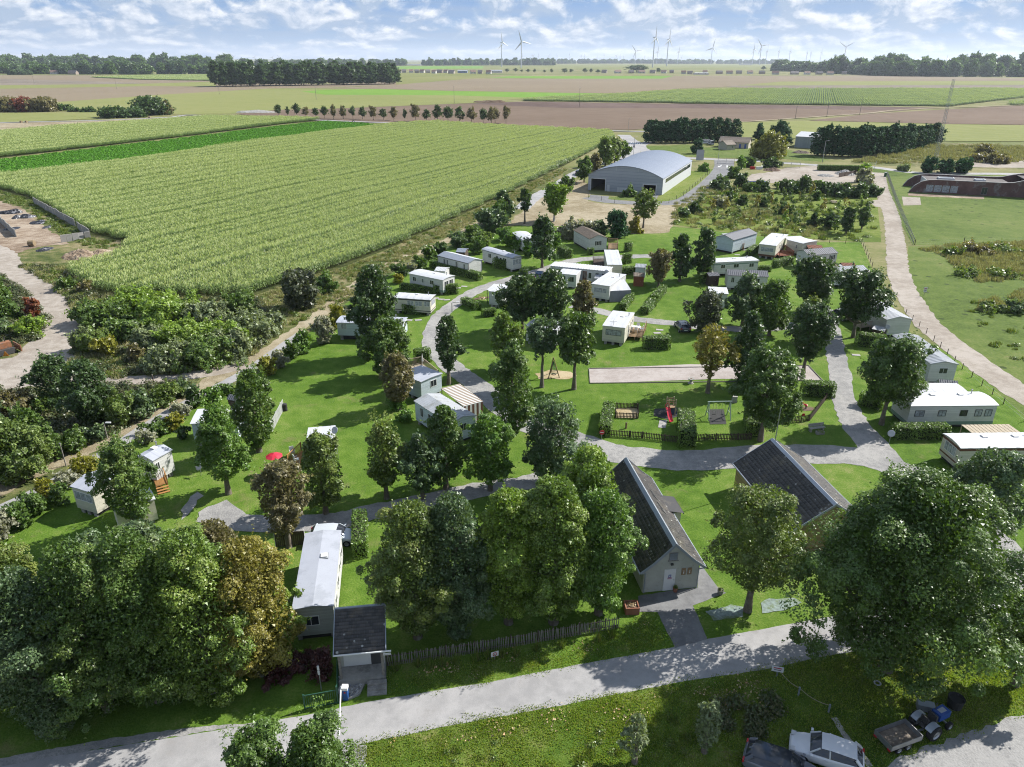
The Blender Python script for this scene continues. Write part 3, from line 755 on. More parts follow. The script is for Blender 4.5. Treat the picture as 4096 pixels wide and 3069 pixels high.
TREE_SEED = [100]
COLS = {'green': (0.073, 0.132, 0.026), 'dark': (0.053, 0.098, 0.029), 'mid': (0.083, 0.148, 0.031), 'light': (0.125, 0.204, 0.036), 'olive': (0.117, 0.175, 0.041),
        'grey': (0.086, 0.140, 0.060), 'brown': (0.158, 0.140, 0.068), 'purple': (0.071, 0.087, 0.046), 'yellow': (0.207, 0.205, 0.027), 'gold': (0.216, 0.193, 0.039),
        'lime': (0.167, 0.264, 0.036), 'white': (0.256, 0.260, 0.189), 'red': (0.183, 0.053, 0.037), 'conifer': (0.038, 0.092, 0.037), 'willow': (0.188, 0.195, 0.037), 'hedge': (0.106, 0.181, 0.031),
        'fresh': (0.103, 0.194, 0.033), 'maroon': (0.085, 0.033, 0.030), 'silver': (0.172, 0.215, 0.106)}

def plant(name, label, cat, P, h, R, col, autumn=0.25, profile='oval', cb=0.22, leaf=0.27, n=5000, group=None, r=None, bark='bark', mesh=None, limbs=6, parts=('trunk', 'crown'), rz=None, **kw):
    TREE_SEED[0] += 1
    sd = TREE_SEED[0]
    root = thing(name, label, cat, P, 0, group)
    z0 = cb * h
    if mesh is None:
        cm, cen = crown_mesh(sd, R, z0, h, profile, leaf, n, **kw)
    else:
        cm, cen = mesh, None
    o = put(parts[1], cm, root)
    o.color = (*COLS[col], autumn)
    tm = trunk_mesh(sd, h, r or 0.10 + 0.016 * h, z0, h * 0.8, R, cen, bark, limbs)
    put(parts[0], tm, root)
    return root

def tree(t, bx, by, ty, w, col, label, autumn=0.25, profile='oval', cb=0.2, leaf=0.19, name='maple_tree', dens=1.0, group=None, wide=1.0, **kw):
    P = at(t, bx, by)
    h = topz(t, bx, by, ty, P)
    R = px(t, w, P) / 2 * wide
    area = 4 * PI * (R * R * (1 - cb) * h / 2) ** (2 / 3)
    leaf = min(0.7, max(0.13, depth(P) * 0.0026))
    n = int(min(46000, max(900, area * 72 * dens * (0.26 / leaf) ** 1.8)))
    return plant(name, label, 'tree', P, h, R, col, autumn, profile, cb, leaf, n, group, **kw)

def shrub(t, bx, by, ty, w, col, label, autumn=0.2, profile='dome', leaf=0.24, name='shrub', dens=1.0, group=None, cb=0.0, **kw):
    P = at(t, bx, by)
    h = max(0.5, topz(t, bx, by, ty, P))
    R = px(t, w, P) / 2
    area = 3 * PI * (R * R * h) ** (2 / 3)
    leaf = min(1.2, max(0.16, depth(P) * 0.0031))
    n = int(min(9000, max(350, area * 60 * dens * (0.26 / leaf) ** 1.8)))
    return plant(name, label, 'shrub', P, h, R, col, autumn, profile, cb, leaf, n, group, limbs=4, parts=('stem', 'foliage'), r=0.06, **kw)

# --- GN scatter for uncountable stuff
def scatter_group():
    ng = bpy.data.node_groups.new('scatter', 'GeometryNodeTree')
    ng.interface.new_socket('Geometry', in_out='INPUT', socket_type='NodeSocketGeometry')
    ng.interface.new_socket('Object', in_out='INPUT', socket_type='NodeSocketObject')
    ng.interface.new_socket('Geometry', in_out='OUTPUT', socket_type='NodeSocketGeometry')
    gi, go = ng.nodes.new('NodeGroupInput'), ng.nodes.new('NodeGroupOutput')
    oi, ip = ng.nodes.new('GeometryNodeObjectInfo'), ng.nodes.new('GeometryNodeInstanceOnPoints')
    oi.inputs['As Instance'].default_value = True
    ra, sa = ng.nodes.new('GeometryNodeInputNamedAttribute'), ng.nodes.new('GeometryNodeInputNamedAttribute')
    for nn, nm in ((ra, 'rot'), (sa, 'scl')):
        nn.data_type = 'FLOAT_VECTOR'
        nn.inputs['Name'].default_value = nm
    L = ng.links
    L.new(gi.outputs[0], ip.inputs['Points'])
    L.new(gi.outputs[1], oi.inputs['Object'])
    L.new(oi.outputs['Geometry'], ip.inputs['Instance'])
    L.new(ra.outputs[0], ip.inputs['Rotation'])
    L.new(sa.outputs[0], ip.inputs['Scale'])
    L.new(ip.outputs[0], go.inputs[0])
    return ng
SCAT = scatter_group()

def in_poly(pts, poly):
    x, y = pts[:, 0], pts[:, 1]
    c = np.zeros(len(pts), bool)
    j = len(poly) - 1
    for i in range(len(poly)):
        xi, yi, xj, yj = poly[i][0], poly[i][1], poly[j][0], poly[j][1]
        if yi != yj:
            c ^= ((yi > y) != (yj > y)) & (x < (xj - xi) * (y - yi) / (yj - yi) + xi)
        j = i
    return c

def fill_poly(poly, dens, seed):
    rng = np.random.default_rng(seed)
    a = np.array([(p[0], p[1]) for p in poly])
    lo_, hi_ = a.min(0), a.max(0)
    n = int(np.prod(hi_ - lo_) * dens)
    p = rng.uniform(lo_, hi_, (n, 2))
    return p[in_poly(p, a)]

def scatter(name, label, cat, protos, pts, rz, scl, z=0.0):
    rng = np.random.default_rng(len(pts))
    pick = rng.integers(0, len(protos), len(pts))
    for k, pr in enumerate(protos):
        s = pick == k
        me = bpy.data.meshes.new(name)
        n = int(s.sum())
        me.vertices.add(n)
        me.vertices.foreach_set('co', np.column_stack([pts[s], np.full(n, z)]).astype(np.float32).ravel())
        for nm, val in (('rot', np.column_stack([np.zeros(n), np.zeros(n), rz[s]])), ('scl', scl[s])):
            at_ = me.attributes.new(nm, 'FLOAT_VECTOR', 'POINT')
            at_.data.foreach_set('vector', val.astype(np.float32).ravel())
        o = put(name, me)
        md = o.modifiers.new('scatter', 'NODES')
        md.node_group = SCAT
        for it in SCAT.interface.items_tree:
            if it.in_out == 'INPUT' and it.socket_type == 'NodeSocketObject':
                md[it.identifier] = pr
        tag(o, label, cat, None, 'stuff')

def proto(name, me):                     # a mesh for the scatter to repeat; not linked to the scene
    return bpy.data.objects.new(name, me)

# maize: patches of two rows
M['maize'] = leaf_material('maize', own=((0.120, 0.190, 0.042), (0.31, 0.345, 0.16)), translucent=0.25, rough=0.42, spec=0.45)
M['beet_leaf'] = leaf_material('beet_leaf', own=((0.075, 0.20, 0.022), (0.12, 0.27, 0.035)), translucent=0.2, rough=0.8, spec=0.1)
M['dry_grass'] = leaf_material('dry_grass', own=((0.31, 0.285, 0.155), (0.17, 0.195, 0.06)), translucent=0.2)
M['weed'] = leaf_material('weed', own=((0.085, 0.145, 0.022), (0.18, 0.18, 0.05)), translucent=0.25)
M['bramble'] = leaf_material('bramble', own=((0.045, 0.068, 0.018), (0.095, 0.085, 0.035)), translucent=0.2)
M['litter'] = leaf_material('litter', own=((0.36, 0.28, 0.16), (0.30, 0.16, 0.07)), translucent=0.0)

def maize_patch(seed):
    rng = np.random.default_rng(seed)
    V, T = [], []
    for row in (-0.4, 0.4):
        for x in np.arange(-0.8, 0.8, 0.2):
            bx, by = x + rng.normal() * .03, row + rng.normal() * .04
            hh = rng.uniform(1.75, 2.2)
            tn = rng.uniform()
            for k in range(6):
                a = rng.uniform(0, 2 * PI)
                z = hh * (0.30 + 0.12 * k) * rng.uniform(.95, 1.05)
                L = rng.uniform(0.45, 0.72) * (1 - 0.05 * k)
                d = np.array([math.cos(a), math.sin(a), 0]); s = np.array([-d[1], d[0], 0]) * 0.055
                p0 = np.array([bx, by, z]); p1 = p0 + d * L * .5 + [0, 0, L * .42]; p2 = p0 + d * L + [0, 0, L * rng.uniform(-.05, .35)]
                V += [p0 - s * .6, p0 + s * .6, p1 + s, p1 - s, p1 - s, p1 + s, p2 + s * .25, p2 - s * .25]
                c = [rng.uniform(0.2, 0.9), tn * .3, 0, 1]
                T += [c] * 8
            a = rng.uniform(0, PI)
            s = np.array([math.cos(a), math.sin(a), 0]) * 0.075
            p = np.array([bx, by, hh * .9])
            V += [p - s * .2, p + s * .2, p + s + [0, 0, .42], p - s + [0, 0, .42]]
            T += [[rng.uniform(.6, 1), 1.0, 0, 1]] * 4
    V = np.array(V)
    return np_mesh('maize_patch', V, np.arange(len(V)).reshape(-1, 4), M['maize'], T)

def tuft(seed, m, n=70, R=0.8, h=0.7, leaf=0.5, thin=0.05):
    rng = np.random.default_rng(seed)
    a, q = rng.uniform(0, 2 * PI, n), np.sqrt(rng.uniform(size=n)) * R
    b = np.stack([q * np.cos(a), q * np.sin(a), np.zeros(n)], 1)
    hh = h * rng.uniform(.45, 1.1, n) * (1 - .35 * (q / R) ** 2)
    tip = b + np.stack([rng.normal(size=n) * .18 * h, rng.normal(size=n) * .18 * h, hh], 1)
    w = rng.uniform(0, PI, n)
    s = np.stack([np.cos(w), np.sin(w), np.zeros(n)], 1) * (thin * rng.uniform(.6, 1.4, n))[:, None]
    v = np.stack([b - s, b + s, tip + s * .3, tip - s * .3], 1).reshape(-1, 3)
    t = np.stack([rng.uniform(.1, 1, n), rng.uniform(size=n) ** 2, np.zeros(n), np.ones(n)], 1)
    return np_mesh('tuft', v, np.arange(4 * n).reshape(n, 4), M[m], np.repeat(t, 4, 0))

def leafy(seed, m, n=160, R=0.7, h=0.6, leaf=0.2):
    rng = np.random.default_rng(seed)
    d = nrmz(rng.normal(size=(n, 3)) + [0, 0, .6]); d[:, 2] = np.abs(d[:, 2])
    pos = d * np.array([R, R, h]) * rng.uniform(.35, 1.08, n)[:, None]
    v, q = leaf_faces(rng, pos, nrmz(d + rng.normal(size=(n, 3)) * .5 + [0, 0, .4]), leaf * rng.uniform(.6, 1.4, n))
    t = np.stack([rng.uniform(.1, 1, n), rng.uniform(size=n) ** 2, rng.uniform(size=n), np.ones(n)], 1)
    return np_mesh('leafy_clump', v, q, M[m], np.repeat(t, 3, 0))

maize = [proto('maize_patch', maize_patch(k)) for k in (1, 2, 3)]
dry = [proto('dry_tuft', tuft(k, 'dry_grass')) for k in (4, 5)]
weed = [proto('weed_tuft', tuft(8, 'weed', 90, .8, .6)), proto('weed_clump', leafy(9, 'weed', 150, .8, .5, .2))]
bram = [proto('bramble_clump', leafy(k, 'bramble', 240, .9, .9, .2)) for k in (10, 11)]
beet = [proto('beet_clump', leafy(k, 'beet_leaf', 60, .75, .5, .34)) for k in (12, 13)]
M['grass_blade'] = leaf_material('grass_blade', own=((0.15, 0.225, 0.03), (0.26, 0.27, 0.09)), translucent=0.4, rough=0.7, spec=0.15)
shortg = [proto('short_grass', tuft(k, 'grass_blade', 90, .7, .11, .2, .03)) for k in (14, 15)]

def maize_field(poly, seed, label, rowdir, step=(1.6, 1.6), wav=0.095, floor=True):
    """patches set along the sowing rows"""
    a = np.array([(p[0], p[1]) for p in poly])
    c, s = math.cos(rowdir), math.sin(rowdir)
    Rm = np.array([[c, s], [-s, c]])
    q = a @ Rm.T
    lo_, hi_ = q.min(0), q.max(0)
    gx, gy = np.meshgrid(np.arange(lo_[0], hi_[0], step[0]), np.arange(lo_[1], hi_[1], step[1]))
    p = np.stack([gx.ravel(), gy.ravel()], 1)
    rng = np.random.default_rng(seed)
    row = np.round((p[:, 1] - lo_[1]) / step[1]).astype(int)
    p = p + rng.normal(size=p.shape) * [0.15, 0.04]
    w = p @ Rm
    keep = in_poly(w, a)
    w, row = w[keep], row[keep]
    band = 1 + wav * np.sin(row * 2 * PI / 5.0) + rng.normal(size=row.max() + 1)[row] * wav * 0.55
    sm = 1 + 0.14 * np.sin(w[:, 0] * .05 + 1.7 * np.sin(w[:, 1] * .031)) * np.sin(w[:, 1] * .043 + 2)
    hz = band * sm * rng.uniform(.92, 1.08, len(w))
    flip = rng.integers(0, 2, len(w)) * PI
    scl = np.stack([np.full(len(w), step[0] / 1.6 * 1.05), np.full(len(w), step[1] / 1.6), hz], 1)
    scatter('maize', label, 'maize', maize, w, rowdir + flip, scl)
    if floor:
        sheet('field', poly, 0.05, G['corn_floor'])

main_corn = mix_pts(['a', (-260, 520), (0, 566), (215, 625), (330, 690), (480, 790), (580, 840), (830, 910), (800, 960), (700, 1018), (415, 1100), (500, 1150), (640, 1230), (900, 1245), (1220, 1250), (1620, 1232), (1750, 1188), (2212, 1042), 'b', (240, 1005), (450, 922), (1050, 642), (1500, 422), (1720, 305), (1830, 240), (1800, 206), (1300, 187), (700, 152), (380, 166), (0, 216), 'a', (1600, 284), (1100, 356), (500, 432), (0, 494), (-260, 540)])
rd = (at('a', 1600, 284) - at('a', 0, 494))
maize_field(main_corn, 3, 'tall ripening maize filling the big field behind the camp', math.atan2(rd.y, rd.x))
corn2 = mix_pts(['a', (-500, 420), (0, 368), (560, 302), (1200, 228), (1800, 152), (2030, 131), (1830, 124), (1320, 112), (780, 150), (0, 212), (-500, 260)])
maize_field(corn2, 4, 'tall maize strip beyond the bright green beet strip', math.atan2(rd.y, rd.x), step=(2.0, 2.0), wav=0.08)
beetp = mix_pts(['a', (-260, 510), (0, 488), (500, 428), (1100, 352), (1600, 280), 'b', (0, 212), (370, 164), (300, 152), 'a', (2060, 134), (1800, 160), (1200, 236), (560, 312), (0, 378), (-260, 405)])
sheet('field', beetp, 0.045, G['beet'])
bp = fill_poly(beetp, 0.55, 5)
scatter('beet', 'low bright green beet leaves in the strip between maize', 'beet', beet, bp, np.random.default_rng(1).uniform(0, 6.28, len(bp)), np.random.default_rng(2).uniform(.8, 1.4, (len(bp), 1)).repeat(3, 1))
for nm, spec, lab in (('maize', ['q', (1250, 640), (1260, 628), (1850, 600), (2212, 575), 'r', (600, 564), (2900, 563), (2900, 598), (2212, 616), (1740, 674), (1100, 668), (0, 655), 'q', (2212, 652)], 'distant maize block with dark front edge right of the ploughed field'),
                      ('maize', ['p', (575, 491), (800, 482), (1365, 474), (1365, 512), (900, 505)], 'distant maize block left of the poplar wood'),
                      ('maize', ['r', (2120, 655), (2300, 640), (3000, 618), (3000, 630), (2300, 662), (2130, 668)], 'small distant maize strip at the right edge of the picture')):
    poly = mix_pts(spec)
    maize_field(poly, 9, lab, 1.2, step=(7.0, 4.4) if 'right of' in lab else (6.0, 4.5), wav=0.095, floor=True)
# ================================================================= BUILDINGS
def win(parent, side, u, z, w, h, W2, L2, pane='glass', frame='plain_white', mull=1, shutter=None, sill=False):
    """a window on one side of a box-like body: side F(-y) B(+y) L(-x) R(+x); u along the side, z of the centre"""
    mb, pn = MB(), MB()
    t = 0.05
    def P(a, b, out):                      # a along, b up
        return {'F': (a, -W2 - out, b), 'B': (a, W2 + out, b), 'L': (-L2 - out, a, b), 'R': (L2 + out, a, b)}[side]
    def slab(m, a, b, da, db, out, dep):
        x, y, zz = P(a, b, out)
        if side in 'FB':
            m.box(x, y, zz, da, dep, db)
        else:
            m.box(x, y, zz, dep, da, db)
    for s in (-1, 1):
        slab(mb, u + s * (w / 2 - t / 2), z, t, h, .012, .06)
        slab(mb, u, z + s * (h / 2 - t / 2), w - 2 * t, t, .012, .058)
    for k in range(mull):
        slab(mb, u - w / 2 + w * (k + 1) / (mull + 1), z, t * .7, h - 2 * t, .012, .05)
    if sill:
        slab(mb, u, z - h / 2 - .03, w + .12, .06, .03, .12)
    o = mb.build('window', M[frame], parent)
    slab(pn, u, z, w - .06, h - .06, .004, .03)
    pn.build('pane', M[pane], o)
    if shutter:
        for s in (-1, 1):
            sm = MB()
            slab(sm, u + s * (w / 2 + .17), z, .30, h, .02, .04)
            sm.build('shutter', M[shutter], o)
    return o

def door(parent, side, u, w, h, z0, W2, L2, m='plain_white', glazed=False):
    mb = MB()
    pos = {'F': (u, -W2 - .015, z0 + h / 2, w, .06, h), 'B': (u, W2 + .015, z0 + h / 2, w, .06, h), 'L': (-L2 - .015, u, z0 + h / 2, .06, w, h), 'R': (L2 + .015, u, z0 + h / 2, .06, w, h)}[side]
    mb.box(*pos)
    o = mb.build('door', M[m], parent)
    sx = .03 if side in 'RB' else -.03
    hb = MB()
    if side in 'FB':
        hb.box(u + w * .38, pos[1] + (sx if side == 'B' else -.045), z0 + 1.0, .12, .04, .03)
    else:
        hb.box(pos[0] + (.045 if side == 'R' else -.045), u + w * .38, z0 + 1.0, .04, .12, .03)
    hb.build('handle', M['steel'], o)
    if glazed:
        g = MB()
        if side in 'FB':
            g.box(u, pos[1] - .03 if side == 'F' else pos[1] + .03, z0 + h * .62, w * .7, .02, h * .55)
        else:
            g.box(pos[0] + (-.03 if side == 'L' else .03), u, z0 + h * .62, .02, w * .7, h * .55)
        g.build('pane', M['glass'], o)
    return o

def frame3(t, A, B, C, z, Wd=None):
    """three corners of a roof outline (near side A to B, then B to C) into centre, heading, length and width"""
    a, b, c = at(t, *A, z), at(t, *B, z), at(t, *C, z)
    x = (b - a); L = x.length; x.normalize()
    y = Vector((-x.y, x.x, 0))
    w = (c - b).dot(y)
    if w < 0:
        a, b, x, y, w = b, a, -x, -y, -w
    w = Wd or w
    ctr = (a + b) / 2 + y * (w / 2)
    ctr.z = 0
    return ctr, math.atan2(x.y, x.x), L, w

def roof_shell(L, Wd, ze, rise, style, over=0.12, thick=0.07, pitch=None, ridges=None):
    """roof as one sheet following its section; 'rib' steps run up the slope"""
    W2 = Wd / 2 + over
    if style == 'gable':
        sec = [(-W2, ze - over * rise / (Wd / 2)), (0, ze + rise), (W2, ze - over * rise / (Wd / 2))]
    elif style == 'arch':
        sec = [(W2 * u, ze + rise * (1 - u * u)) for u in (-1, -.8, -.5, 0, .5, .8, 1)]
    else:
        sec = [(-W2, ze + rise * .4), (0, ze + rise), (W2, ze + rise * .4)]
    L2 = L / 2 + over
    mb = MB()
    if ridges:
        n = int(2 * L2 / ridges); rh = .045 if ridges < 1 else .018
        xs, dz = [], []
        for k in range(n):
            x = -L2 + 2 * L2 * k / n
            st = 2 * L2 / n
            xs += [x, x + st * .62, x + st * .70, x + st * .92]
            dz += [0, 0, rh, rh]
        xs.append(L2); dz.append(0)
    else:
        xs, dz = [-L2, L2], [0, 0]
    mb.grid([[(x, y, z + thick + d) for y, z in sec] for x, d in zip(xs, dz)])
    mb.grid([[(x, y, z) for y, z in sec[::-1]] for x in (-L2, L2)])
    m = len(sec)
    for x, fl in ((-L2, 1), (L2, 0)):
        for k in range(m - 1):
            q = [(x, sec[k][0], sec[k][1]), (x, sec[k + 1][0], sec[k + 1][1]), (x, sec[k + 1][0], sec[k + 1][1] + thick), (x, sec[k][0], sec[k][1] + thick)]
            mb.add(q if not fl else q[::-1], [(0, 1, 2, 3)])
    for (y, z), fl in ((sec[0], 0), (sec[-1], 1)):
        q = [(-L2, y, z), (L2, y, z), (L2, y, z + thick), (-L2, y, z + thick)]
        mb.add(q if not fl else q[::-1], [(0, 1, 2, 3)])
    return mb, sec

def mobile_home(label, t, A, B, C, z=2.9, Wd=None, roof='arch', rise=None, wall='white_wall', rmat='roof_white', ribs=1.15, wins=(), doors=(), trim=None, skirt=None, stripe=None, vents=1, lift=0.5, name='mobile_home', over=0.12, Lmax=None, dish=None):
    ctr, rz, L, w = frame3(t, A, B, C, z, Wd)
    rise = rise if rise is not None else {'arch': .20, 'gable': .55, 'flat': .12}[roof]
    root = thing(name, label, 'mobile home', ctr, rz)
    L2, W2 = L / 2 - over, w / 2 - over
    ze = z
    if roof == 'gable':
        poly = [(-W2, lift), (W2, lift), (W2, ze), (0, ze + rise - .03), (-W2, ze)]
    elif roof == 'arch':
        poly = [(-W2, lift), (W2, lift)] + [(W2 * u, ze + rise * (1 - u * u) - .02) for u in (1, .6, 0, -.6, -1)]
    else:
        poly = [(-W2, lift), (W2, lift), (W2, ze + rise * .4), (0, ze + rise - .02), (-W2, ze + rise * .4)]
    MB().prof(poly, -L2, L2).build('wall', M[wall], root)
    rb, sec = roof_shell(2 * L2, 2 * W2, ze, rise, roof, over, ridges=ribs)
    ro = rb.build('roof', M[rmat], root)
    mb = MB()
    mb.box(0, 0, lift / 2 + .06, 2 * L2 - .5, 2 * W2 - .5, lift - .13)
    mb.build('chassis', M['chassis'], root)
    for sx in (-1, 0, 1):
        for sy in (-1, 1):
            MB().box(sx * (L2 - .5), sy * (W2 - .22), lift / 2 - .01, .4, .25, lift + .02).build('support', M['concrete'], root)
    if skirt:
        s = MB()
        for sy in (-1, 1):
            s.box(0, sy * (W2 + .012), lift + .22, 2 * L2 + .04, .02, .40)
        for sx in (-1, 1):
            s.box(sx * (L2 + .012), 0, lift + .22, .02, 2 * W2, .40)
        s.build('skirting', M[skirt], root)
    if stripe:
        s = MB()
        for zz, hh in stripe[1]:
            for sy in (-1, 1):
                s.box(0, sy * (W2 + .01), zz, 2 * L2 + .03, .02, hh)
            for sx in (-1, 1):
                s.box(sx * (L2 + .01), 0, zz, .02, 2 * W2, hh)
        s.build('stripe', M[stripe[0]], root)
    if trim:
        for sx in (-1, 1):
            for sy in (-1, 1):
                MB().box(sx * (L2 + .005), sy * (W2 + .005), (lift + ze) / 2, .10, .10, ze - lift - .02).build('corner_trim', M[trim], root)
        for sy in (-1, 1):
            MB().box(0, sy * (W2 + over + .02), ze - .02, 2 * L2 + 2 * over, .05, .09).build('gutter', M[trim], root)
    for k in range(vents):
        x = -L2 + 2 * L2 * (k + 1) / (vents + 1) + .3
        v = MB().box(x, W2 * .3, ze + rise + .10, .5, .5, .12)
        o = v.build('roof_vent', M['plain_white'], ro)
    if vents:
        MB().tube((L2 * .7, W2 * .5, ze + rise * .5), (L2 * .7, W2 * .5, ze + rise + .45), .06, .06, 8).tube((L2 * .7, W2 * .5, ze + rise + .45), (L2 * .7, W2 * .5, ze + rise + .52), .12, .10, 8).build('flue', M['steel'], ro)
    for d in wins:
        side, u, ww, hh = d[:4]
        pane = d[4] if len(d) > 4 else 'glass'
        half = L2 if side in 'FB' else W2
        win(root, side, u * half, lift + 1.45, ww, hh, W2, L2, pane, d[5] if len(d) > 5 else 'plain_white', 1 if ww < 1.7 else 2, d[6] if len(d) > 6 else None)
    for d in doors:
        side, u = d[:2]
        half = L2 if side in 'FB' else W2
        door(root, side, u * half, .75, 1.9, lift + .04, W2, L2, d[2] if len(d) > 2 else 'plain_white', True)
    root['L'], root['W'] = L, w
    return root

c_, r_, L_, W_ = frame3('g', (1845, 588), (2108, 562), (2187, 85), 2.9)
def near_home():
    # short end faces the camera: length runs away from it
    root = thing('mobile_home', 'long white-roofed mobile home with open end window behind the slate-roofed hut', 'mobile home', c_, r_)
    L2, W2, ze, lift = L_ / 2 - .06, W_ / 2 - .06, 2.9, .45
    # section across x (the short way), run along y
    for nm, poly, m in (('wall', [(-L2, lift), (L2, lift), (L2, ze), (0, ze + .16), (-L2, ze)], 'grey_wall'),):
        mb = MB()
        n = len(poly)
        vs = [(x, y, z) for y in (-W2, W2) for x, z in poly]
        mb.add(vs, [(k, n + k, n + (k + 1) % n, (k + 1) % n) for k in range(n)] + [tuple(range(n)), tuple(range(n, 2 * n))[::-1]])
        mb.build(nm, M[m], root)
    side = MB().box(L2 + .008, 0, (lift + ze) / 2 + .02, .012, 2 * W2 - .02, ze - lift - .1)
    side.build('side_panel', M['white_wall'], root)
    mb = MB()
    sec = [(-L2 - .08, ze + .01), (0, ze + .18), (L2 + .08, ze + .01)]
    mb.grid([[(x, y, z + .05) for x, z in sec] for y in (-W2 - .1, W2 + .1)])
    mb.grid([[(x, y, z) for x, z in sec[::-1]] for y in (-W2 - .1, W2 + .1)])
    for y in (-W2 - .1, W2 + .1):
        for k in (0, 1):
            mb.add([(sec[k][0], y, sec[k][1]), (sec[k + 1][0], y, sec[k + 1][1]), (sec[k + 1][0], y, sec[k + 1][1] + .05), (sec[k][0], y, sec[k][1] + .05)], [(0, 1, 2, 3)])
    for x, z in (sec[0], sec[2]):
        mb.add([(x, -W2 - .1, z), (x, W2 + .1, z), (x, W2 + .1, z + .05), (x, -W2 - .1, z + .05)], [(0, 1, 2, 3)])
    ro = mb.build('roof', M['roof_pale'], root)
    MB().box(.35, W2 * .25, ze + .26, .48, .48, .12).build('roof_vent', M['plain_white'], ro)
    MB().box(.35, W2 * .25, ze + .215, .7, .7, .02).build('vent_flashing', M['roof_grey'], ro)
    o = win(root, 'F', -.25, 1.75, 1.15, .85, W2, L2)
    MB().box(-.62, -W2 - .25, 1.75, .03, .5, .8, .5).build('open_sash', M['plain_white'], o)
    for u in (-.55, -.1, .35, .7):
        win(root, 'R', u * W2, 1.8, .9, .7, W2, L2 + .012)
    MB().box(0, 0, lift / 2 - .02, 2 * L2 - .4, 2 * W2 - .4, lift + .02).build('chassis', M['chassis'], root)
    for sx in (-1, 1):
        for sy in (-1, 0, 1):
            MB().box(sx * (L2 - .2), sy * (W2 - .3), lift / 2 - .01, .3, .4, lift + .02).build('support', M['concrete'], root)
near_home()

H = mobile_home
H('mobile home with blue grey gable roof and dark corner trim', 'b', (708, 985), (905, 1035), (990, 1010), 2.75, roof='gable', rise=.5, rmat='roof_blue', ribs=.45, trim='trim_dark', over=.1, vents=0, wall='white_wall',
  wins=[('F', -.55, .6, 1.0), ('F', -.35, .5, 1.0), ('F', .25, .6, 1.2), ('F', .75, .5, 1.0)])
H('long white mobile home with arched roof and blue eave by the bend', 'b', (990, 945), (1185, 1003), (1240, 988), 2.8, roof='arch', rise=.3, rmat='roof_pale', wins=[('R', 0, 2.2, 1.1, 'curtain'), ('F', -.5, .9, .9), ('F', 0, .7, .9), ('F', .5, 1.1, .9)], doors=[('F', .25)], stripe=('roof_blue', [(2.72, .12)]))
H('white mobile home with green skirting behind a low hedge', 'b', (527, 1098), (745, 1142), (823, 1113), 2.75, roof='arch', skirt='trim_green', rmat='roof_white', wins=[('F', -.7, .8, .8), ('F', -.2, .45, .8), ('F', .35, .9, .8), ('R', -.4, 1.0, .9), ('R', .4, 1.0, .9)], ribs=None)
H('cream caravan with dark brown stripe behind a clipped hedge', 'b', (430, 1252), (668, 1268), (694, 1238), 2.65, Wd=3.0, wall='cream_wall', stripe=('trim_dark', [(2.50, .22), (.75, .12)]), wins=[('F', -.1, 1.1, .8, 'curtain'), ('F', .35, 1.2, .8, 'curtain'), ('F', .8, .9, .8, 'curtain'), ('R', 0, 1.8, .9, 'curtain')], vents=1)
H('pale blue mobile home with roller blind half hidden by the tall dark maple', 'b', (68, 1410), (495, 1422), (524, 1374), 2.7, Wd=3.2, wall='blue_wall', rmat='roof_pale', wins=[('F', -.8, .9, .9, 'curtain'), ('F', -.2, .9, .9), ('R', 0, 1.4, .9)], trim=None, lift=.75)
H('small white mobile home between shrubs at the top of the camp', 'b', (1182, 842), (1262, 895), (1300, 868), 2.8, Wd=3.6, roof='arch', rise=.3, wins=[('F', -.3, 1.0, .9), ('F', .4, .9, .9)])
def chalet(label, t, A, B, C, z, rise, rmat, wall, wins, lift=.45, ribs=.3, Wd=None, rname='chalet', over=.15, doorside=None, shut=None):
    """gable end turned to the camera: A-B is the end, B-C runs away"""
    ctr, rz, wd, L = frame3(t, A, B, C, z)
    if Wd: L = Wd; 
    root = thing(rname, label, 'mobile home', ctr, rz - PI / 2)
    L2, W2 = L / 2 - over, wd / 2 - over
    # local x runs away from the camera side: R(+x)... the end facing the camera is L(-x) after turning
    MB().prof([(-W2, lift), (W2, lift), (W2, z), (0, z + rise - .03), (-W2, z)], -L2, L2).build('wall', M[wall], root)
    rb, sec = roof_shell(2 * L2, 2 * W2, z, rise, 'gable', over, ridges=ribs)
    rb.build('roof', M[rmat], root)
    MB().box(0, 0, lift / 2 - .02, 2 * L2 - .4, 2 * W2 - .4, lift + .02).build('chassis', M['chassis'], root)
    for sx in (-1, 1):
        for sy in (-1, 1):
            MB().box(sx * (L2 - .3), sy * (W2 - .2), lift / 2 - .01, .35, .3, lift + .02).build('support', M['concrete'], root)
    for side, u, ww, hh in wins:
        half = L2 if side in 'FB' else W2
        win(root, side, u * half, lift + 1.5, ww, hh, W2, L2, 'glass', 'plain_white', 1, shut)
    if doorside:
        door(root, doorside[0], doorside[1], .8, 1.95, lift + .04, W2, L2, 'plain_white', True)
    return root
chalet('tall white chalet with brown ribbed roof and black-shuttered window', 'b', (1672, 880), (1788, 872), (1788, 808), 3.0, .75, 'roof_brown', 'white_wall', [('R', 0, .8, .9)], shut='trim_dark')
H('white flat-roofed mobile home with fenced deck in the far camp', 'b', (1783, 1045), (1880, 1047), (1866, 952), 2.8, roof='flat', wall='cream_wall', rmat='roof_white', over=.05, vents=0, wins=[('L', -.3, .9, .9)])
H('long white mobile home with ribbed roof and striped door curtain', 'b', (1420, 1052), (1795, 1088), (1798, 1055), 2.75, Wd=3.3, roof='flat', ribs=.5, rmat='roof_white', wins=[('F', .62, .7, .8), ('F', .85, .8, .8), ('F', -.7, 1.2, .9)], doors=[('F', .2, 'trim_brown'), ('F', .38)], vents=0)
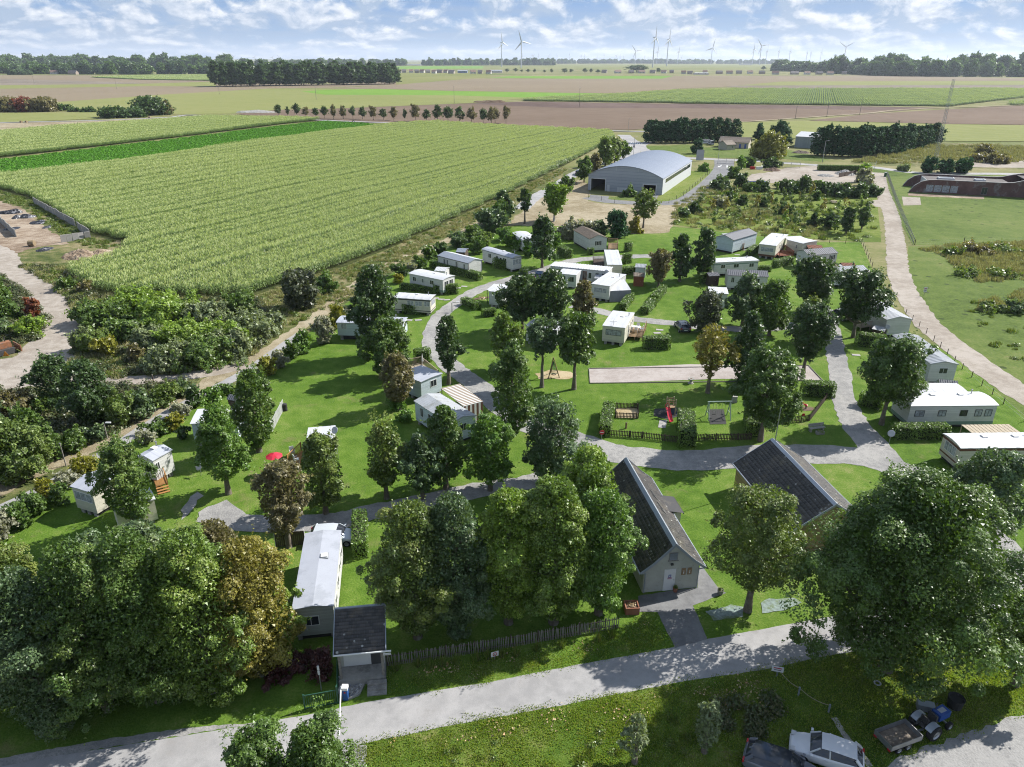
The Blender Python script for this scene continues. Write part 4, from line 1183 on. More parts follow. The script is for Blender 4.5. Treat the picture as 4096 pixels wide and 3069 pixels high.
H('white porch extension before the long ribbed-roof mobile home', 'b', (1470, 1100), (1590, 1112), (1605, 1070), 2.5, roof='flat', wall='white_wall', rmat='roof_white', wins=[('F', -.45, 1.1, 1.0), ('F', .45, 1.1, 1.0)], vents=0, lift=.3, over=.05)
H('white mobile home with grey canvas awning along its side', 'b', (1682, 1165), (1800, 1182), (1985, 1118), 2.8, roof='flat', rmat='roof_white', over=.06, vents=1, wins=[('F', 0, 2.4, .9, 'curtain'), ('R', .3, .9, .9), ('R', .6, .7, .9)], doors=[('R', -.1)])
H('white mobile home with porch half hidden by two dark maples', 'b', (1030, 1212), (1120, 1222), (1150, 1172), 2.7, roof='flat', rmat='roof_white', wins=[('F', .2, .8, .9)], vents=0)
H('white-roofed mobile home glimpsed between the central maples', 'b', (1265, 1432), (1470, 1462), (1562, 1390), 2.7, Wd=3.6, roof='flat', rmat='roof_white', wins=[('F', 0, 1.2, .9), ('F', .6, .9, .9)], vents=0)
H('cream mobile home with bay of windows and wooden deck in the open lawn', 'b', (1752, 1430), (1898, 1447), (1978, 1352), 2.75, roof='flat', rmat='roof_white', wall='cream_wall', over=.06, vents=1, wins=[('F', 0, 2.3, .85, 'curtain', 'trim_dark'), ('R', .35, .5, .6), ('R', .7, .5, .6)], doors=[('R', -.15)], skirt=None)
chalet('bluish white chalet with dark grey gable roof and orange deck', 'c', (260, 866), (378, 888), (352, 812), 3.0, .7, 'roof_slate', 'blue_wall', [('L', .2, .5, .6)], ribs=None)
H('L-shaped white mobile home with red brown deck', 'c', (537, 912), (648, 925), (740, 855), 2.9, roof='arch', rmat='roof_white', wins=[('F', 0, 2.6, .9, 'curtain'), ('R', -.3, .7, .8), ('R', 0, .5, .8)], wall='cream_wall', vents=1, skirt='trim_brown', over=.08)
H('short white wing of the red-decked mobile home', 'c', (712, 885), (815, 910), (850, 880), 2.85, roof='arch', rise=.1, rmat='roof_white', wins=[('F', .3, .5, .8), ('R', 0, .5, .8)], wall='cream_wall', vents=0, over=.06)
H('white mobile home with slate gable roof and black shutters', 'c', (855, 985), (1040, 968), (1010, 938), 2.75, Wd=3.9, roof='gable', rise=.7, rmat='roof_slate', ribs=.4, wins=[('F', -.35, .7, .9, 'glass', 'plain_white', 'trim_dark'), ('F', .65, .7, .9, 'glass', 'plain_white', 'trim_dark')], doors=[('F', .15)], vents=0)
H('white bay-windowed mobile home with tiled grey roof behind the wide dark maple', 'c', (940, 1100), (1235, 1085), (1215, 1052), 2.75, Wd=3.9, roof='gable', rise=.6, rmat='roof_grey', ribs=.33, wins=[('F', -.8, .7, 1.0, 'glass', 'plain_white', 'trim_dark'), ('F', -.1, .7, 1.0), ('F', .5, .7, 1.0)], doors=[('F', -.45)], vents=1)
H('low white mobile home with green stripe in the right camp', 'c', (255, 1032), (540, 1018), (498, 992), 2.7, Wd=3.1, roof='flat', rmat='roof_white', stripe=('trim_green', [(2.35, .22)]), wins=[('F', -.6, .9, .8), ('F', 0, 1.1, .8), ('F', .7, 1.0, .8)], vents=1)
H('white mobile home with dark tiled roof behind the mid green maple', 'c', (340, 1110), (600, 1120), (610, 1085), 2.75, Wd=3.6, roof='gable', rise=.6, rmat='roof_slate', ribs=.33, wins=[('F', -.75, .6, 1.0), ('F', .5, .8, .9)], vents=0)
H('white porch home beside the dark purplish tree', 'c', (222, 1225), (345, 1232), (335, 1190), 2.6, roof='flat', rmat='roof_white', wins=[('F', -.3, 1.6, .9)], vents=0, lift=.35)
chalet('white mobile home with pale ribbed roof at the white track', 'c', (1346, 1392), (1508, 1388), (1378, 1262), 2.85, .45, 'roof_white', 'white_wall', [('B', .1, .9, 1.0), ('B', .45, .8, .9)], ribs=.4, over=.1, rname='mobile_home', doorside=('B', -1.2))
chalet('white mobile home with grey ribbed roof next to the white track', 'f', (1622, 408), (1800, 410), (1590, 226), 2.85, .35, 'roof_grey', 'white_wall', [('R', .05, 1.1, .8)], ribs=.4, over=.1, rname='mobile_home')
H('large white mobile home with green skirting in the right foreground', 'f', (1495, 675), (2055, 670), (1955, 592), 2.85, Wd=3.7, roof='arch', rise=.28, rmat='roof_white', skirt='trim_green', wins=[('F', -.76, 1.1, .75, 'curtain', 'trim_dark'), ('F', -.24, .9, .75, 'curtain', 'trim_dark'), ('F', .26, .85, .75, 'glass', 'trim_dark'), ('F', .60, .8, .85, 'curtain', 'trim_dark'), ('F', .83, .8, .85, 'curtain', 'trim_dark')], vents=2, over=.1, ribs=None)
H('white outbuilding roof behind the large foreground mobile home', 'f', (1540, 585), (1860, 590), (1880, 560), 2.5, Wd=2.6, roof='flat', rmat='roof_white', vents=0, lift=.2, wins=[('F', 0, .8, .7)])
H('cream mobile home with brown stripes at the right edge', 'f', (1812, 942), (2420, 935), (2260, 850), 2.75, Wd=3.2, roof='arch', rmat='roof_white', wall='cream_wall', stripe=('trim_brown', [(2.56, .26), (1.0, .16)]), wins=[('L', 0, 1.9, 1.0, 'curtain'), ('F', .05, .9, .8), ('F', -.45, .9, .8), ('F', .6, .9, .8)], vents=2, over=.1, skirt=None)
H('bluish mobile home with grey ribbed roof by the striped awning', 'e', (560, 640), (790, 790), (912, 705), 2.8, roof='gable', rise=.4, wall='blue_wall', rmat='roof_grey', ribs=.4, wins=[('F', -.6, .6, 1.1), ('F', -.1, .9, .9), ('R', 0, .9, .9)], vents=0, over=.1)
H('white mobile home hidden behind the brown-leaved maple', 'e', (470, 470), (605, 525), (600, 400), 2.7, Wd=3.6, roof='flat', wall='blue_wall', rmat='roof_pale', wins=[('R', .2, 1.0, .9)], vents=0)
H('cream mobile home with arched window at the left hedge', 'd', (440, 1180), (580, 1222), (760, 1110), 2.75, roof='gable', rise=.35, wall='cream_wall', rmat='roof_pale', wins=[('F', 0, 2.2, .9, 'curtain')], vents=1, over=.1)
H('white mobile home with grey roof behind the yellow-tipped maple', 'd', (965, 1020), (1092, 948), (1010, 908), 2.75, roof='gable', rise=.3, wall='white_wall', rmat='roof_pale', wins=[('F', -.65, .5, .8)], vents=1, over=.1)
H('white mobile home with lattice fence behind two tall maples', 'd', (1200, 790), (1500, 770), (1480, 700), 2.7, Wd=3.6, roof='flat', wall='blue_wall', rmat='roof_white', wins=[('F', -.4, 1.0, .9)], vents=0)
H('white-roofed home with satellite dish behind the russet maple', 'd', (1935, 905), (2115, 890), (2120, 848), 2.6, Wd=3.2, roof='flat', rmat='roof_white', wins=[('F', 0, 1.2, .9)], vents=0)
H('cream mobile home wall end below the yellow-tipped maple', 'd', (720, 1345), (985, 1265), (960, 1235), 2.3, Wd=2.4, roof='flat', wall='cream_wall', rmat='roof_white', wins=[('F', -.4, .8, .7)], vents=0, lift=.3)

# ---------------------------------------------------------------- slate roofs with laid tiles
M['slate_tile'] = None
def tile_material():
    m, nt, b = new_mat('slate_tile')
    tcn = N(nt, 'ShaderNodeTexCoord')
    at_ = N(nt, 'ShaderNodeAttribute', attribute_name='tint')
    no = N(nt, 'ShaderNodeTexNoise', Scale=0.7, Detail=8.0, Roughness=0.7)
    nt.links.new(tcn.outputs['Object'], no.inputs['Vector'])
    sp = N(nt, 'ShaderNodeSeparateColor')
    nt.links.new(at_.outputs['Color'], sp.inputs[0])
    c = mixc(nt, sp.outputs[0], (0.024, 0.023, 0.024), (0.066, 0.060, 0.056))
    c = mixc(nt, ramp(nt, no.outputs['Fac'], [(0.52, (0, 0, 0)), (0.72, (.8, .8, .8))]), c, (0.15, 0.125, 0.085))
    vo = N(nt, 'ShaderNodeTexVoronoi', Scale=1.7)
    nt.links.new(tcn.outputs['Object'], vo.inputs['Vector'])
    li = mathn(nt, 'MULTIPLY', ramp(nt, vo.outputs['Distance'], [(0.12, (1, 1, 1)), (0.2, (0, 0, 0))]), mathn(nt, 'GREATER_THAN', sp.outputs[2], 0.45))
    c = mixc(nt, li, c, (0.32, 0.32, 0.30))
    nt.links.new(c, b.inputs['Base Color'])
    b.inputs['Roughness'].default_value = 0.55
    b.inputs['Specular IOR Level'].default_value = 0.45
    return m
M['slate_tile'] = tile_material()
def tiled_slope(A, B, C, D, tw=.33, th=.30):
    """A-B along the eave, D-C along the ridge; rows of lapped tiles"""
    rng = np.random.default_rng(int(abs(A[0] * 100)) + 3)
    A, B, C, D = (np.array(p, float) for p in (A, B, C, D))
    rows = max(1, int(np.linalg.norm(D - A) / th)); cols = max(1, int(np.linalg.norm(B - A) / tw))
    nrm = np.cross(B - A, D - A); nrm /= np.linalg.norm(nrm)
    nrm = nrm if nrm[2] > 0 else -nrm
    V, T = [], []
    F = []
    for r in range(rows):
        a0, a1 = r / rows, min(1.0, (r + 1.12) / rows)
        l0, r0, l1, r1 = A + (D - A) * a0, B + (C - B) * a0, A + (D - A) * a1, B + (C - B) * a1
        off = 0.5 * (r % 2)
        for k in range(-1, cols + 1):
            u0, u1 = max(0, (k + off) / cols + .0015), min(1, (k + 1 + off) / cols - .0015)
            if u1 - u0 < .002: continue
            lift = .045 + rng.normal() * .006
            q = [l0 + (r0 - l0) * u0 + nrm * lift, l0 + (r0 - l0) * u1 + nrm * lift, l1 + (r1 - l1) * u1 + nrm * .012, l1 + (r1 - l1) * u0 + nrm * .012]
            e = [q[0] - nrm * .035, q[1] - nrm * .035]
            b = len(V)
            V += q + e
            F += [(b, b + 1, b + 2, b + 3), (b + 4, b + 5, b + 1, b)]
            T += [[rng.uniform(), 0, rng.uniform(), 1]] * 6
    return np.array(V), np.array(F), np.array(T)

def slate_house(label, name, base, dirv, L, Wd, ze, zr, wall, kick=0.0, over=.25, tname='roof_tiles'):
    """base: centre on the ground; dirv: heading of the ridge"""
    root = thing(name, label, 'building', base, math.atan2(dirv.y, dirv.x))
    L2, W2 = L / 2, Wd / 2
    slope = (zr - ze) / W2
    MB().prof([(-W2, 0), (W2, 0), (W2, ze), (0, zr - .06), (-W2, ze)], -L2, L2).build('wall', M[wall], root)
    eo = W2 + over
    zo = ze - over * (slope * (1 - kick))
    mb = MB()
    Lx = L2 + over * .8
    sec = [(-eo, zo), (-W2 * .72, ze + (zr - ze) * .28 - .06 * kick), (0, zr), (W2 * .72, ze + (zr - ze) * .28 - .06 * kick), (eo, zo)]
    mb.grid([[(x, y, z) for y, z in sec] for x in (-Lx, Lx)])
    mb.grid([[(x, y, z - .10) for y, z in sec[::-1]] for x in (-Lx, Lx)])
    for x in (-Lx, Lx):
        for k in range(4):
            mb.add([(x, sec[k][0], sec[k][1]), (x, sec[k + 1][0], sec[k + 1][1]), (x, sec[k + 1][0], sec[k + 1][1] - .1), (x, sec[k][0], sec[k][1] - .1)], [(0, 1, 2, 3)])
    ro = mb.build('roof', M['roof_slate'], root)
    Vs, Fs, Ts, nb = [], [], [], 0
    for s0, s1 in ((0, 1), (1, 2), (4, 3), (3, 2)):
        V, F, T = tiled_slope((-Lx, *sec[s0]), (Lx, *sec[s0]), (Lx, *sec[s1]), (-Lx, *sec[s1]))
        Vs.append(V); Fs.append(F + nb); Ts.append(T); nb += len(V)
    o = put('roof_tiles', np_mesh('roof_tiles', np.concatenate(Vs), np.concatenate(Fs), M['slate_tile'], np.concatenate(Ts)), root)
    o['kind'] = 'stuff'
    rc = MB()
    for s in (-1, 1):
        rc.add([(-Lx - .02, 0, zr + .10), (Lx + .02, 0, zr + .10), (Lx + .02, s * .24, zr - .24 * slope + .07), (-Lx - .02, s * .24, zr - .24 * slope + .07)], [(0, 1, 2, 3)])
    rc.build('ridge_cap', M['zinc'], root)
    for x in (-Lx - .015, Lx + .015):
        bg_ = MB()
        for k in range(4):
            bg_.bar((x, sec[k][0], sec[k][1] - .02), (x, sec[k + 1][0], sec[k + 1][1] - .02), .05, .20)
        bg_.build('bargeboard', M['zinc'], root)
    for s in (0, 4):
        g = MB()
        g.tube((-Lx, sec[s][0] + (-.06 if s == 0 else .06), sec[s][1] - .04), (Lx, sec[s][0] + (-.06 if s == 0 else .06), sec[s][1] - .04), .07, .07, 8)
        g.build('gutter', M['zinc'], root)
    return root, L2, W2, sec

M['render'] = mat('render', (0.50, 0.50, 0.43), 0.85, 0.10, 0.9, 0.15, alt=(0.33, 0.33, 0.27), altscale=1.6, altpos=(.55, .78))
M['larch'] = boards('larch', (0.34, 0.25, 0.13), .13, var=.3, depth_=.8)
# white gabled sanitary building
fL, fR = at('z', 355, 1205), at('z', 820, 1172)
fc = (fL + fR) / 2
rB = at('z', 218, 75, 4.5); rF = at('z', 632, 793, 4.5)
dv = (rF - rB); Ln = dv.length - .4; dv.z = 0; dv.normalize()
ctr = fc - dv * (Ln / 2 + .1)
sb, L2, W2, sec = slate_house('white gabled building with slate roof and glazed entrance door', 'sanitary_building', (ctr.x, ctr.y, 0), dv, Ln, (fR - fL).length, 2.35, 4.55, 'render', kick=.45, over=.38)
door(sb, 'R', -.12, .92, 2.05, .02, W2, L2, 'plain_white')
pz = MB().box(L2 + .055, -.12, 1.42, .012, .22, .26); pz.build('door_sign', mat('sign_blue', (0.05, 0.09, 0.32), .4), sb)
MB().box(L2 + .055, -.12, 1.20, .012, .34, .16).build('door_notice', mat('notice', (0.5, 0.3, 0.36), .5), sb)
txt = MB()                                       # white figure on the blue plate
txt.lathe([(0, -.03), (.03, 0), (0, .03)], 8, (L2 + .064, -.12, 1.50)); txt.box(L2 + .064, -.12, 1.40, .01, .08, .13)
txt.build('pictogram', M['plain_white'], sb)
lv = win(sb, 'R', .02, 3.25, .72, .72, W2, L2, 'trim_dark', 'concrete', 0, sill=True)
for k in range(6):
    MB().box(L2 + .03, .02, 2.98 + .1 * k, .03, .58, .07).build('louvre', M['zinc'], lv)
MB().box(L2 + .08, -.05, 2.55, .14, .2, .14).build('lamp', M['trim_dark'], sb)
for y in (.98, 1.46):
    pl = MB().box(L2 + .03, y, 1.72, .05, .34, .62).build('wooden_plaque', M['wood'], sb)
    MB().lathe([(0, -.05), (.04, 0), (0, .06)], 8, (L2 + .06, y, 1.78)).box(L2 + .06, y, 1.62, .01, .07, .18).build('pictogram', M['plain_white'], pl)
for y, dx in ((-W2 + .10, .10), (W2 - .05, .08)):
    MB().path([(L2 + .35, sec[0][0] if y < 0 else sec[4][0], 2.15), (L2 + .10, y, 1.9), (L2 + .08, y, .05)], [.045] * 3, 8).build('downpipe', M['zinc'], sb)
an = MB().box(-L2 * .12 - 1.3, W2 + .62, 1.05, 2.2, 1.2, 2.1); an.build('annexe_wall', M['render'], sb)
ar = MB(); ar.add([(-L2 * .12 - 2.6, W2 + .05, 2.42), (-L2 * .12 - .0, W2 + .05, 2.42), (-L2 * .12, W2 + 1.4, 2.12), (-L2 * .12 - 2.6, W2 + 1.4, 2.12)], [(0, 1, 2, 3)])
ar.box(-L2 * .12 - 1.3, W2 + 1.38, 2.07, 2.6, .06, .12)
ar.build('annexe_roof', M['slate_tile'], sb)
for k, (x, y) in enumerate(((-1.9, 1.0), (-1.25, 1.05), (.1, 1.0), (.9, 1.02))):
    zz = 4.55 - (4.55 - 2.35) / W2 * y + .14
    MB().path([(x - .35, y - .1, zz + .12), (x, y, zz + .02), (x + .4, y + .16, zz - .10)], [.035, .05, .03], 6).build('roof_fixing' if k % 2 else 'cable', M['trim_dark'], sb)

# timber-clad building
gL = at('f', 380, 1035, 2.6); rA = at('f', 625, 880, 5.0); rC = at('f', 1025, 1290, 5.0); eN = at('f', 800, 1480, 2.6)
dv2 = Vector((rC.x - rA.x, rC.y - rA.y, 0)); L2_ = dv2.length; dv2.normalize()
nside = Vector((dv2.y, -dv2.x, 0))
half = abs((gL - rA).dot(nside))
mid = Vector(((rA.x + rC.x) / 2, (rA.y + rC.y) / 2, 0))
tb, tL2, tW2, tsec = slate_house('timber-clad building with broad slate roof at the gravel junction', 'timber_building', (mid.x, mid.y, 0), dv2, L2_ - .3, 2 * half - .5, 2.75, 5.0, 'larch', kick=0.0, over=.28)
MB().tube((-tL2 + .3, 0, 4.9), (-tL2 + .3, 0, 8.6), .05, .035, 8).build('mast', M['steel'], tb)
door(tb, 'R', .6, .9, 2.0, .02, tW2, tL2, 'wood_grey')

# hut with mono-pitch slate roof
hA, hB, hC, hD = at('h', 55, 868, 2.75), at('h', 383, 836, 2.75), at('h', 372, 553, 4.15), at('h', 55, 590, 4.15)
hx = (hB - hA); hl = hx.length; hx.normalize(); hy = Vector((-hx.y, hx.x, 0))
hd = ((hC - hB).dot(hy) + (hD - hA).dot(hy)) / 2
hut = thing('reception_hut', 'small hut with sloping slate roof beside the barrier', 'building', ((hA.x + hB.x) / 2, (hA.y + hB.y) / 2, 0), math.atan2(hx.y, hx.x))
hl2 = hl / 2
wy = 1.15                                                     # the wall stands back under a porch
hm = MB().prof([(wy, .5), (hd - .2, .5), (hd - .2, 4.02), (wy, 2.75 + wy / hd * 1.4 - .10)], -hl2 + .2, hl2 - .2)
hm.build('wall', M['render'], hut)
rr_ = MB()
rr_.grid([[(x, y, z) for y, z in ((0, 2.75), (hd, 4.15))] for x in (-hl2, hl2)])
rr_.grid([[(x, y, z - .12) for y, z in ((hd, 4.15), (0, 2.75))] for x in (-hl2, hl2)])
for x in (-hl2, hl2):
    rr_.add([(x, 0, 2.63), (x, hd, 4.03), (x, hd, 4.15), (x, 0, 2.75)], [(0, 1, 2, 3)])
rr_.build('roof', M['roof_slate'], hut)
V, F_, T = tiled_slope((-hl2, 0, 2.76), (hl2, 0, 2.76), (hl2, hd, 4.16), (-hl2, hd, 4.16), .28, .22)
put('roof_tiles', np_mesh('roof_tiles', V, F_, M['slate_tile'], T), hut)['kind'] = 'stuff'
for x in (-hl2 - .02, hl2 + .02):
    MB().bar((x, -.05, 2.74), (x, hd + .05, 4.16), .05, .2).build('bargeboard', M['zinc'], hut)
MB().bar((-hl2, hd + .05, 4.17), (hl2, hd + .05, 4.17), .16, .12).build('ridge_cap', M['zinc'], hut)
MB().tube((-hl2 - .05, -.07, 2.68), (hl2 + .35, -.07, 2.66), .06, .06, 8).build('gutter', M['plain_white'], hut)
MB().box(0, .75, .25, 2 * hl2 - .3, 1.9 - .2, .5).build('porch_floor', M['concrete'], hut)
for k in range(3):
    MB().box(.95, -.35 - .32 * k, .38 - .14 * k - .18, 1.25, .34, .36).build('step', M['concrete'], hut)
MB().box(hl2 - .28, .12, 1.58, .16, .16, 2.2).build('post', M['wood_grey'], hut)
MB().box(-hl2 + .28, .12, 1.58, .16, .16, 2.2).build('post', M['wood_grey'], hut)
door(hut, 'F', hl2 - .75, .8, 1.9, .52, -wy, hl2 - .2, 'trim_dark')
MB().box(-.35, wy - .02, 1.05, 1.8, .06, 1.0).build('counter_panel', M['plain_white'], hut)
sg = MB().box(hl2 + .08, -.14, 2.48, .5, .03, .16).build('sign_board', M['plain_white'], hut)
def lettering(body, size, loc, rot, m, parent, name='lettering', ex=.003):
    cu = bpy.data.curves.new(name, 'FONT')
    cu.body, cu.size, cu.extrude = body, size, ex
    cu.align_x, cu.align_y = 'CENTER', 'CENTER'
    tmp = bpy.data.objects.new(name, cu)
    COL.objects.link(tmp)
    dg = bpy.context.evaluated_depsgraph_get()
    me = bpy.data.meshes.new_from_object(tmp.evaluated_get(dg))
    bpy.data.objects.remove(tmp)
    me.materials.clear(); me.materials.append(m)
    o = put(name, me, parent, loc)
    o.rotation_euler = rot
    return o
M['ink'] = mat('ink', (0.02, 0.02, 0.03), .6)
lettering('1re à droite', .095, (hl2 + .08, -.158, 2.48), (PI / 2, 0, 0), M['ink'], sg)

# arched hangar
hc, hr, hL, hW = frame3('s', (120, 350), (780, 392), (1033, 232), 4.8)
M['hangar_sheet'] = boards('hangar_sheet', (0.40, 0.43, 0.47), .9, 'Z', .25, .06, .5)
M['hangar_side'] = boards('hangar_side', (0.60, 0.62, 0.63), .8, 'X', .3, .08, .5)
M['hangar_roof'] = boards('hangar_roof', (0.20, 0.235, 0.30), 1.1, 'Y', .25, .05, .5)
hg = thing('hangar', 'large grey hangar with curved roof and two open doorways', 'building', hc, hr)
L2, W2 = hL / 2, hW / 2                     # x along the front, y away from the camera
ze, pk = 4.8, 3.1
arc = [(-L2 + 2 * L2 * k / 16, ze + pk * (1 - (2 * k / 16 - 1) ** 2)) for k in range(17)]
d1, d2 = (-L2 + .9, -L2 + 5.7, 3.7), (L2 - 6.0, L2 - 1.9, 2.9)
fr = MB()
def fpanel(m, x0, x1, zlo):                  # front wall strip between x0 and x1 above zlo, up to the arch
    xs = [x0] + [a[0] for a in arc if x0 < a[0] < x1] + [x1]
    tp = [(x, ze + pk * (1 - (x / L2) ** 2)) for x in xs]
    n = len(xs)
    for y in (-W2, -W2 + .15):
        m.add([(x, y, zlo) for x in xs] + [(x, y, z) for x, z in tp], [(k, k + 1, n + k + 1, n + k) for k in range(n - 1)])
fpanel(fr, -L2, d1[0], 0); fpanel(fr, d1[0], d1[1], d1[2]); fpanel(fr, d1[1], d2[0], 0); fpanel(fr, d2[0], d2[1], d2[2]); fpanel(fr, d2[1], L2, 0)
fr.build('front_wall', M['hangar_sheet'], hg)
bk = MB(); n = len(arc)
bk.add([(x, W2, 0) for x, z in arc] + [(x, W2, z) for x, z in arc], [(k + 1, k, n + k, n + k + 1) for k in range(n - 1)])
bk.build('back_wall', M['hangar_sheet'], hg)
for s, nm in ((-1, 'side_wall'), (1, 'side_wall')):
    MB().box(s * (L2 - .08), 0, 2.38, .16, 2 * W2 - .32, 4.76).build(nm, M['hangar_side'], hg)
rf = MB()
rf.grid([[(x * 1.015, y, z + .12) for x, z in arc] for y in np.linspace(-W2 - .25, W2 + .25, 12)])
rf.grid([[(x * 1.01, y, z + .02) for x, z in arc[::-1]] for y in (-W2 - .25, W2 + .25)])
for y in (-W2 - .25, W2 + .25):
    for k in range(16):
        rf.add([(arc[k][0] * 1.015, y, arc[k][1] + .02), (arc[k + 1][0] * 1.015, y, arc[k + 1][1] + .02), (arc[k + 1][0] * 1.015, y, arc[k + 1][1] + .12), (arc[k][0] * 1.015, y, arc[k][1] + .12)], [(0, 1, 2, 3)])
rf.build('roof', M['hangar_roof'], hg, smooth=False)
for d in (d1, d2):
    f = MB()
    for x in (d[0], d[1]):
        f.box(x, -W2 - .03, d[2] / 2, .22, .12, d[2])
    f.box((d[0] + d[1]) / 2, -W2 - .03, d[2] + .05, d[1] - d[0] + .22, .12, .2)
    f.build('door_frame', M['plain_white'], hg)
for k in range(14):
    y = -W2 + hW * (.08 + .86 * (k + .5) / 14)
    MB().box(L2 + .03, y, 3.75, .08, hW * .86 / 14 - .25, 1.1).build('window', M['glass'], hg)
MB().box(d1[1] + 1.0, -W2 - .02, 1.0, .95, .08, 2.0).build('door', M['hangar_side'], hg)
MB().box(-.6, -W2 - .02, .75, 3.6, .06, 1.4).build('low_panel', M['hangar_side'], hg)
for x in (-3, 4):
    MB().box(x, -W2 - .02, ze + pk - .8, .12, .05, 1.2).build('seam', M['hangar_side'], hg)

# bungalow with brown roof and blue shutters
bc, br, bL, bW = frame3('s', (1202, 88), (1475, 102), (1495, 22), 2.7)
M['pantile'] = boards('pantile', (0.19, 0.15, 0.115), .33, 'Y', .9, .25, .8)
M['house_wall'] = mat('house_wall', (0.50, 0.46, 0.37), .9, .08, 2)
M['blue_paint'] = mat('blue_paint', (0.05, 0.10, 0.36), .5, .1)
def small_house(label, ctr, rz, L, Wd, ze, rise, wall, roofm, name='house', wins=(), cat='house', over=.3, doors_=(), shutter=None, ridges=None, group=None, chim=False):
    r = thing(name, label, cat, ctr, rz, group)
    L2, W2 = L / 2, Wd / 2
    MB().prof([(-W2, 0), (W2, 0), (W2, ze), (0, ze + rise - .05), (-W2, ze)], -L2, L2).build('wall', wall, r)
    rb, _ = roof_shell(L, Wd, ze, rise, 'gable', over, .12, ridges=ridges)
    ro = rb.build('roof', roofm, r)
    if chim:
        MB().box(L2 * .5, .2, ze + rise + .3, .7, .5, 1.3).build('chimney', M['terracotta'], ro)
    for side, u, ww, hh in wins:
        half = L2 if side in 'FB' else W2
        win(r, side, u * half, ze * .55, ww, hh, W2, L2, 'glass', 'plain_white', 1, shutter)
    for side, u, mm in doors_:
        door(r, side, u * L2, .9, 2.0, .02, W2, L2, mm)
    return r
small_house('cream bungalow with brown tiled roof and blue shutters', bc, br, bL, 7.5, 2.7, 1.9, M['house_wall'], M['pantile'], wins=[('F', -.75, 1.3, 1.2), ('F', -.35, .7, 1.0), ('F', .05, 1.3, 1.2)], doors_=[('F', .45, 'blue_paint'), ('F', .8, 'blue_paint')], shutter='blue_paint')
kc, kr, kL, kW = frame3('s', (1475, 108), (1552, 104), (1540, 40), 2.4)
small_house('lower garage wing joined to the cream bungalow', kc, kr, kL, 6.0, 2.4, 1.5, M['house_wall'], M['pantile'], wins=[('F', .3, .7, .9)])
mc, mr, mL, mW = frame3('s', (1890, 28), (2085, 40), (2100, -30), 5.2)
M['barn_sheet'] = boards('barn_sheet', (0.30, 0.35, 0.36), .5, 'X', .6, .1, .6)
small_house('grey metal barn with pale roof between willow and evergreens', mc, mr, mL + 1.0, 16, 5.0, 1.6, M['barn_sheet'], M['roof_white'], name='barn', cat='barn', wins=[], ridges=1.0)

# curved concrete building
M['red_concrete'] = mat('red_concrete', (0.155, 0.085, 0.075), .9, .25, .5, .2, alt=(0.27, 0.25, 0.235), altscale=.35, altpos=(.52, .66))
M['concrete_cap'] = mat('concrete_cap', (0.40, 0.38, 0.36), .9, .15, 1)
M['felt'] = mat('felt', (0.12, 0.105, 0.10), .9, .2, .4)
k0, k1 = at('k', 535, 268), at('k', 1271, 306)
kx = (k1 - k0); kx.normalize()
cb_ = thing('curved_building', 'low concrete building with wave-shaped red walls and flat roof', 'building', k0, math.atan2(kx.y, kx.x))
def K2(x, y, z):                                   # picture point at height z into local x
    return (at('k', x, y, z) - k0).dot(kx)
top = [(0, .1), (1.2, 1.9), (3.2, 3.3), (5.5, 3.9), (8, 4.05), (28, 4.05), (31, 4.25), (34, 5.0), (37, 5.5), (60, 5.6)]
sc_ = K2(1135, 210, 4.0) / 28.0
top = [(x * sc_, z) for x, z in top]
dp = 13.0
for y, nm in ((0, 'front_wall'), (dp, 'back_wall')):
    poly = [(top[-1][0], 0), (0, 0)] + top[1:]
    mb = MB(); n = len(poly)
    mb.add([(x, yy, z) for yy in (y - .2, y + .2) for x, z in poly], [(k, (k + 1) % n, n + (k + 1) % n, n + k) for k in range(n)] + [tuple(range(n))[::-1], tuple(range(n, 2 * n))])
    wl_ = mb.build(nm, M['red_concrete'], cb_)
    cp = MB()
    for k in range(len(top) - 1):
        cp.bar((top[k][0], y, top[k][1] + .06), (top[k + 1][0], y, top[k + 1][1] + .06), .55, .13)
    cp.build('coping', M['concrete_cap'], wl_)
MB().box((top[3][0] + top[6][0]) / 2, dp / 2, 3.5, top[6][0] - top[3][0], dp - .4, .2).build('roof', M['felt'], cb_)
MB().box((top[7][0] + top[9][0]) / 2 + 1, dp / 2, 4.9, top[9][0] - top[7][0], dp - .4, .2).build('roof', M['felt'], cb_)
MB().box(top[3][0], dp / 2, 1.8, .3, dp - .4, 3.5).build('end_wall', M['plain_white'], cb_)
for x0, wd in ((12 * sc_, 4.5), (22.5 * sc_, 2.8)):
    sk = MB()
    for s in (-1, 1):
        sk.box(x0, dp * .5 + s * 1.3, 3.85, wd, .2, .5); sk.box(x0 + s * (wd / 2 - .1), dp * .5, 3.85, .2, 2.4, .5)
    o = sk.build('rooflight', M['plain_white'], cb_)
    MB().box(x0, dp * .5, 3.85, wd - .42, 2.38, .12).build('pane', M['roof_pale'], o)
for xx in (675, 725, 775, 825):
    x0 = K2(xx + 20, 270, 1.4)
    win(cb_, 'F', x0, 1.45, 2.0, 2.1, .2, 0, 'curtain', 'concrete_cap', 1)
win(cb_, 'F', K2(1015, 262, 1.4), 1.45, 1.6, 2.1, .2, 0, 'glass', 'concrete_cap', 1)

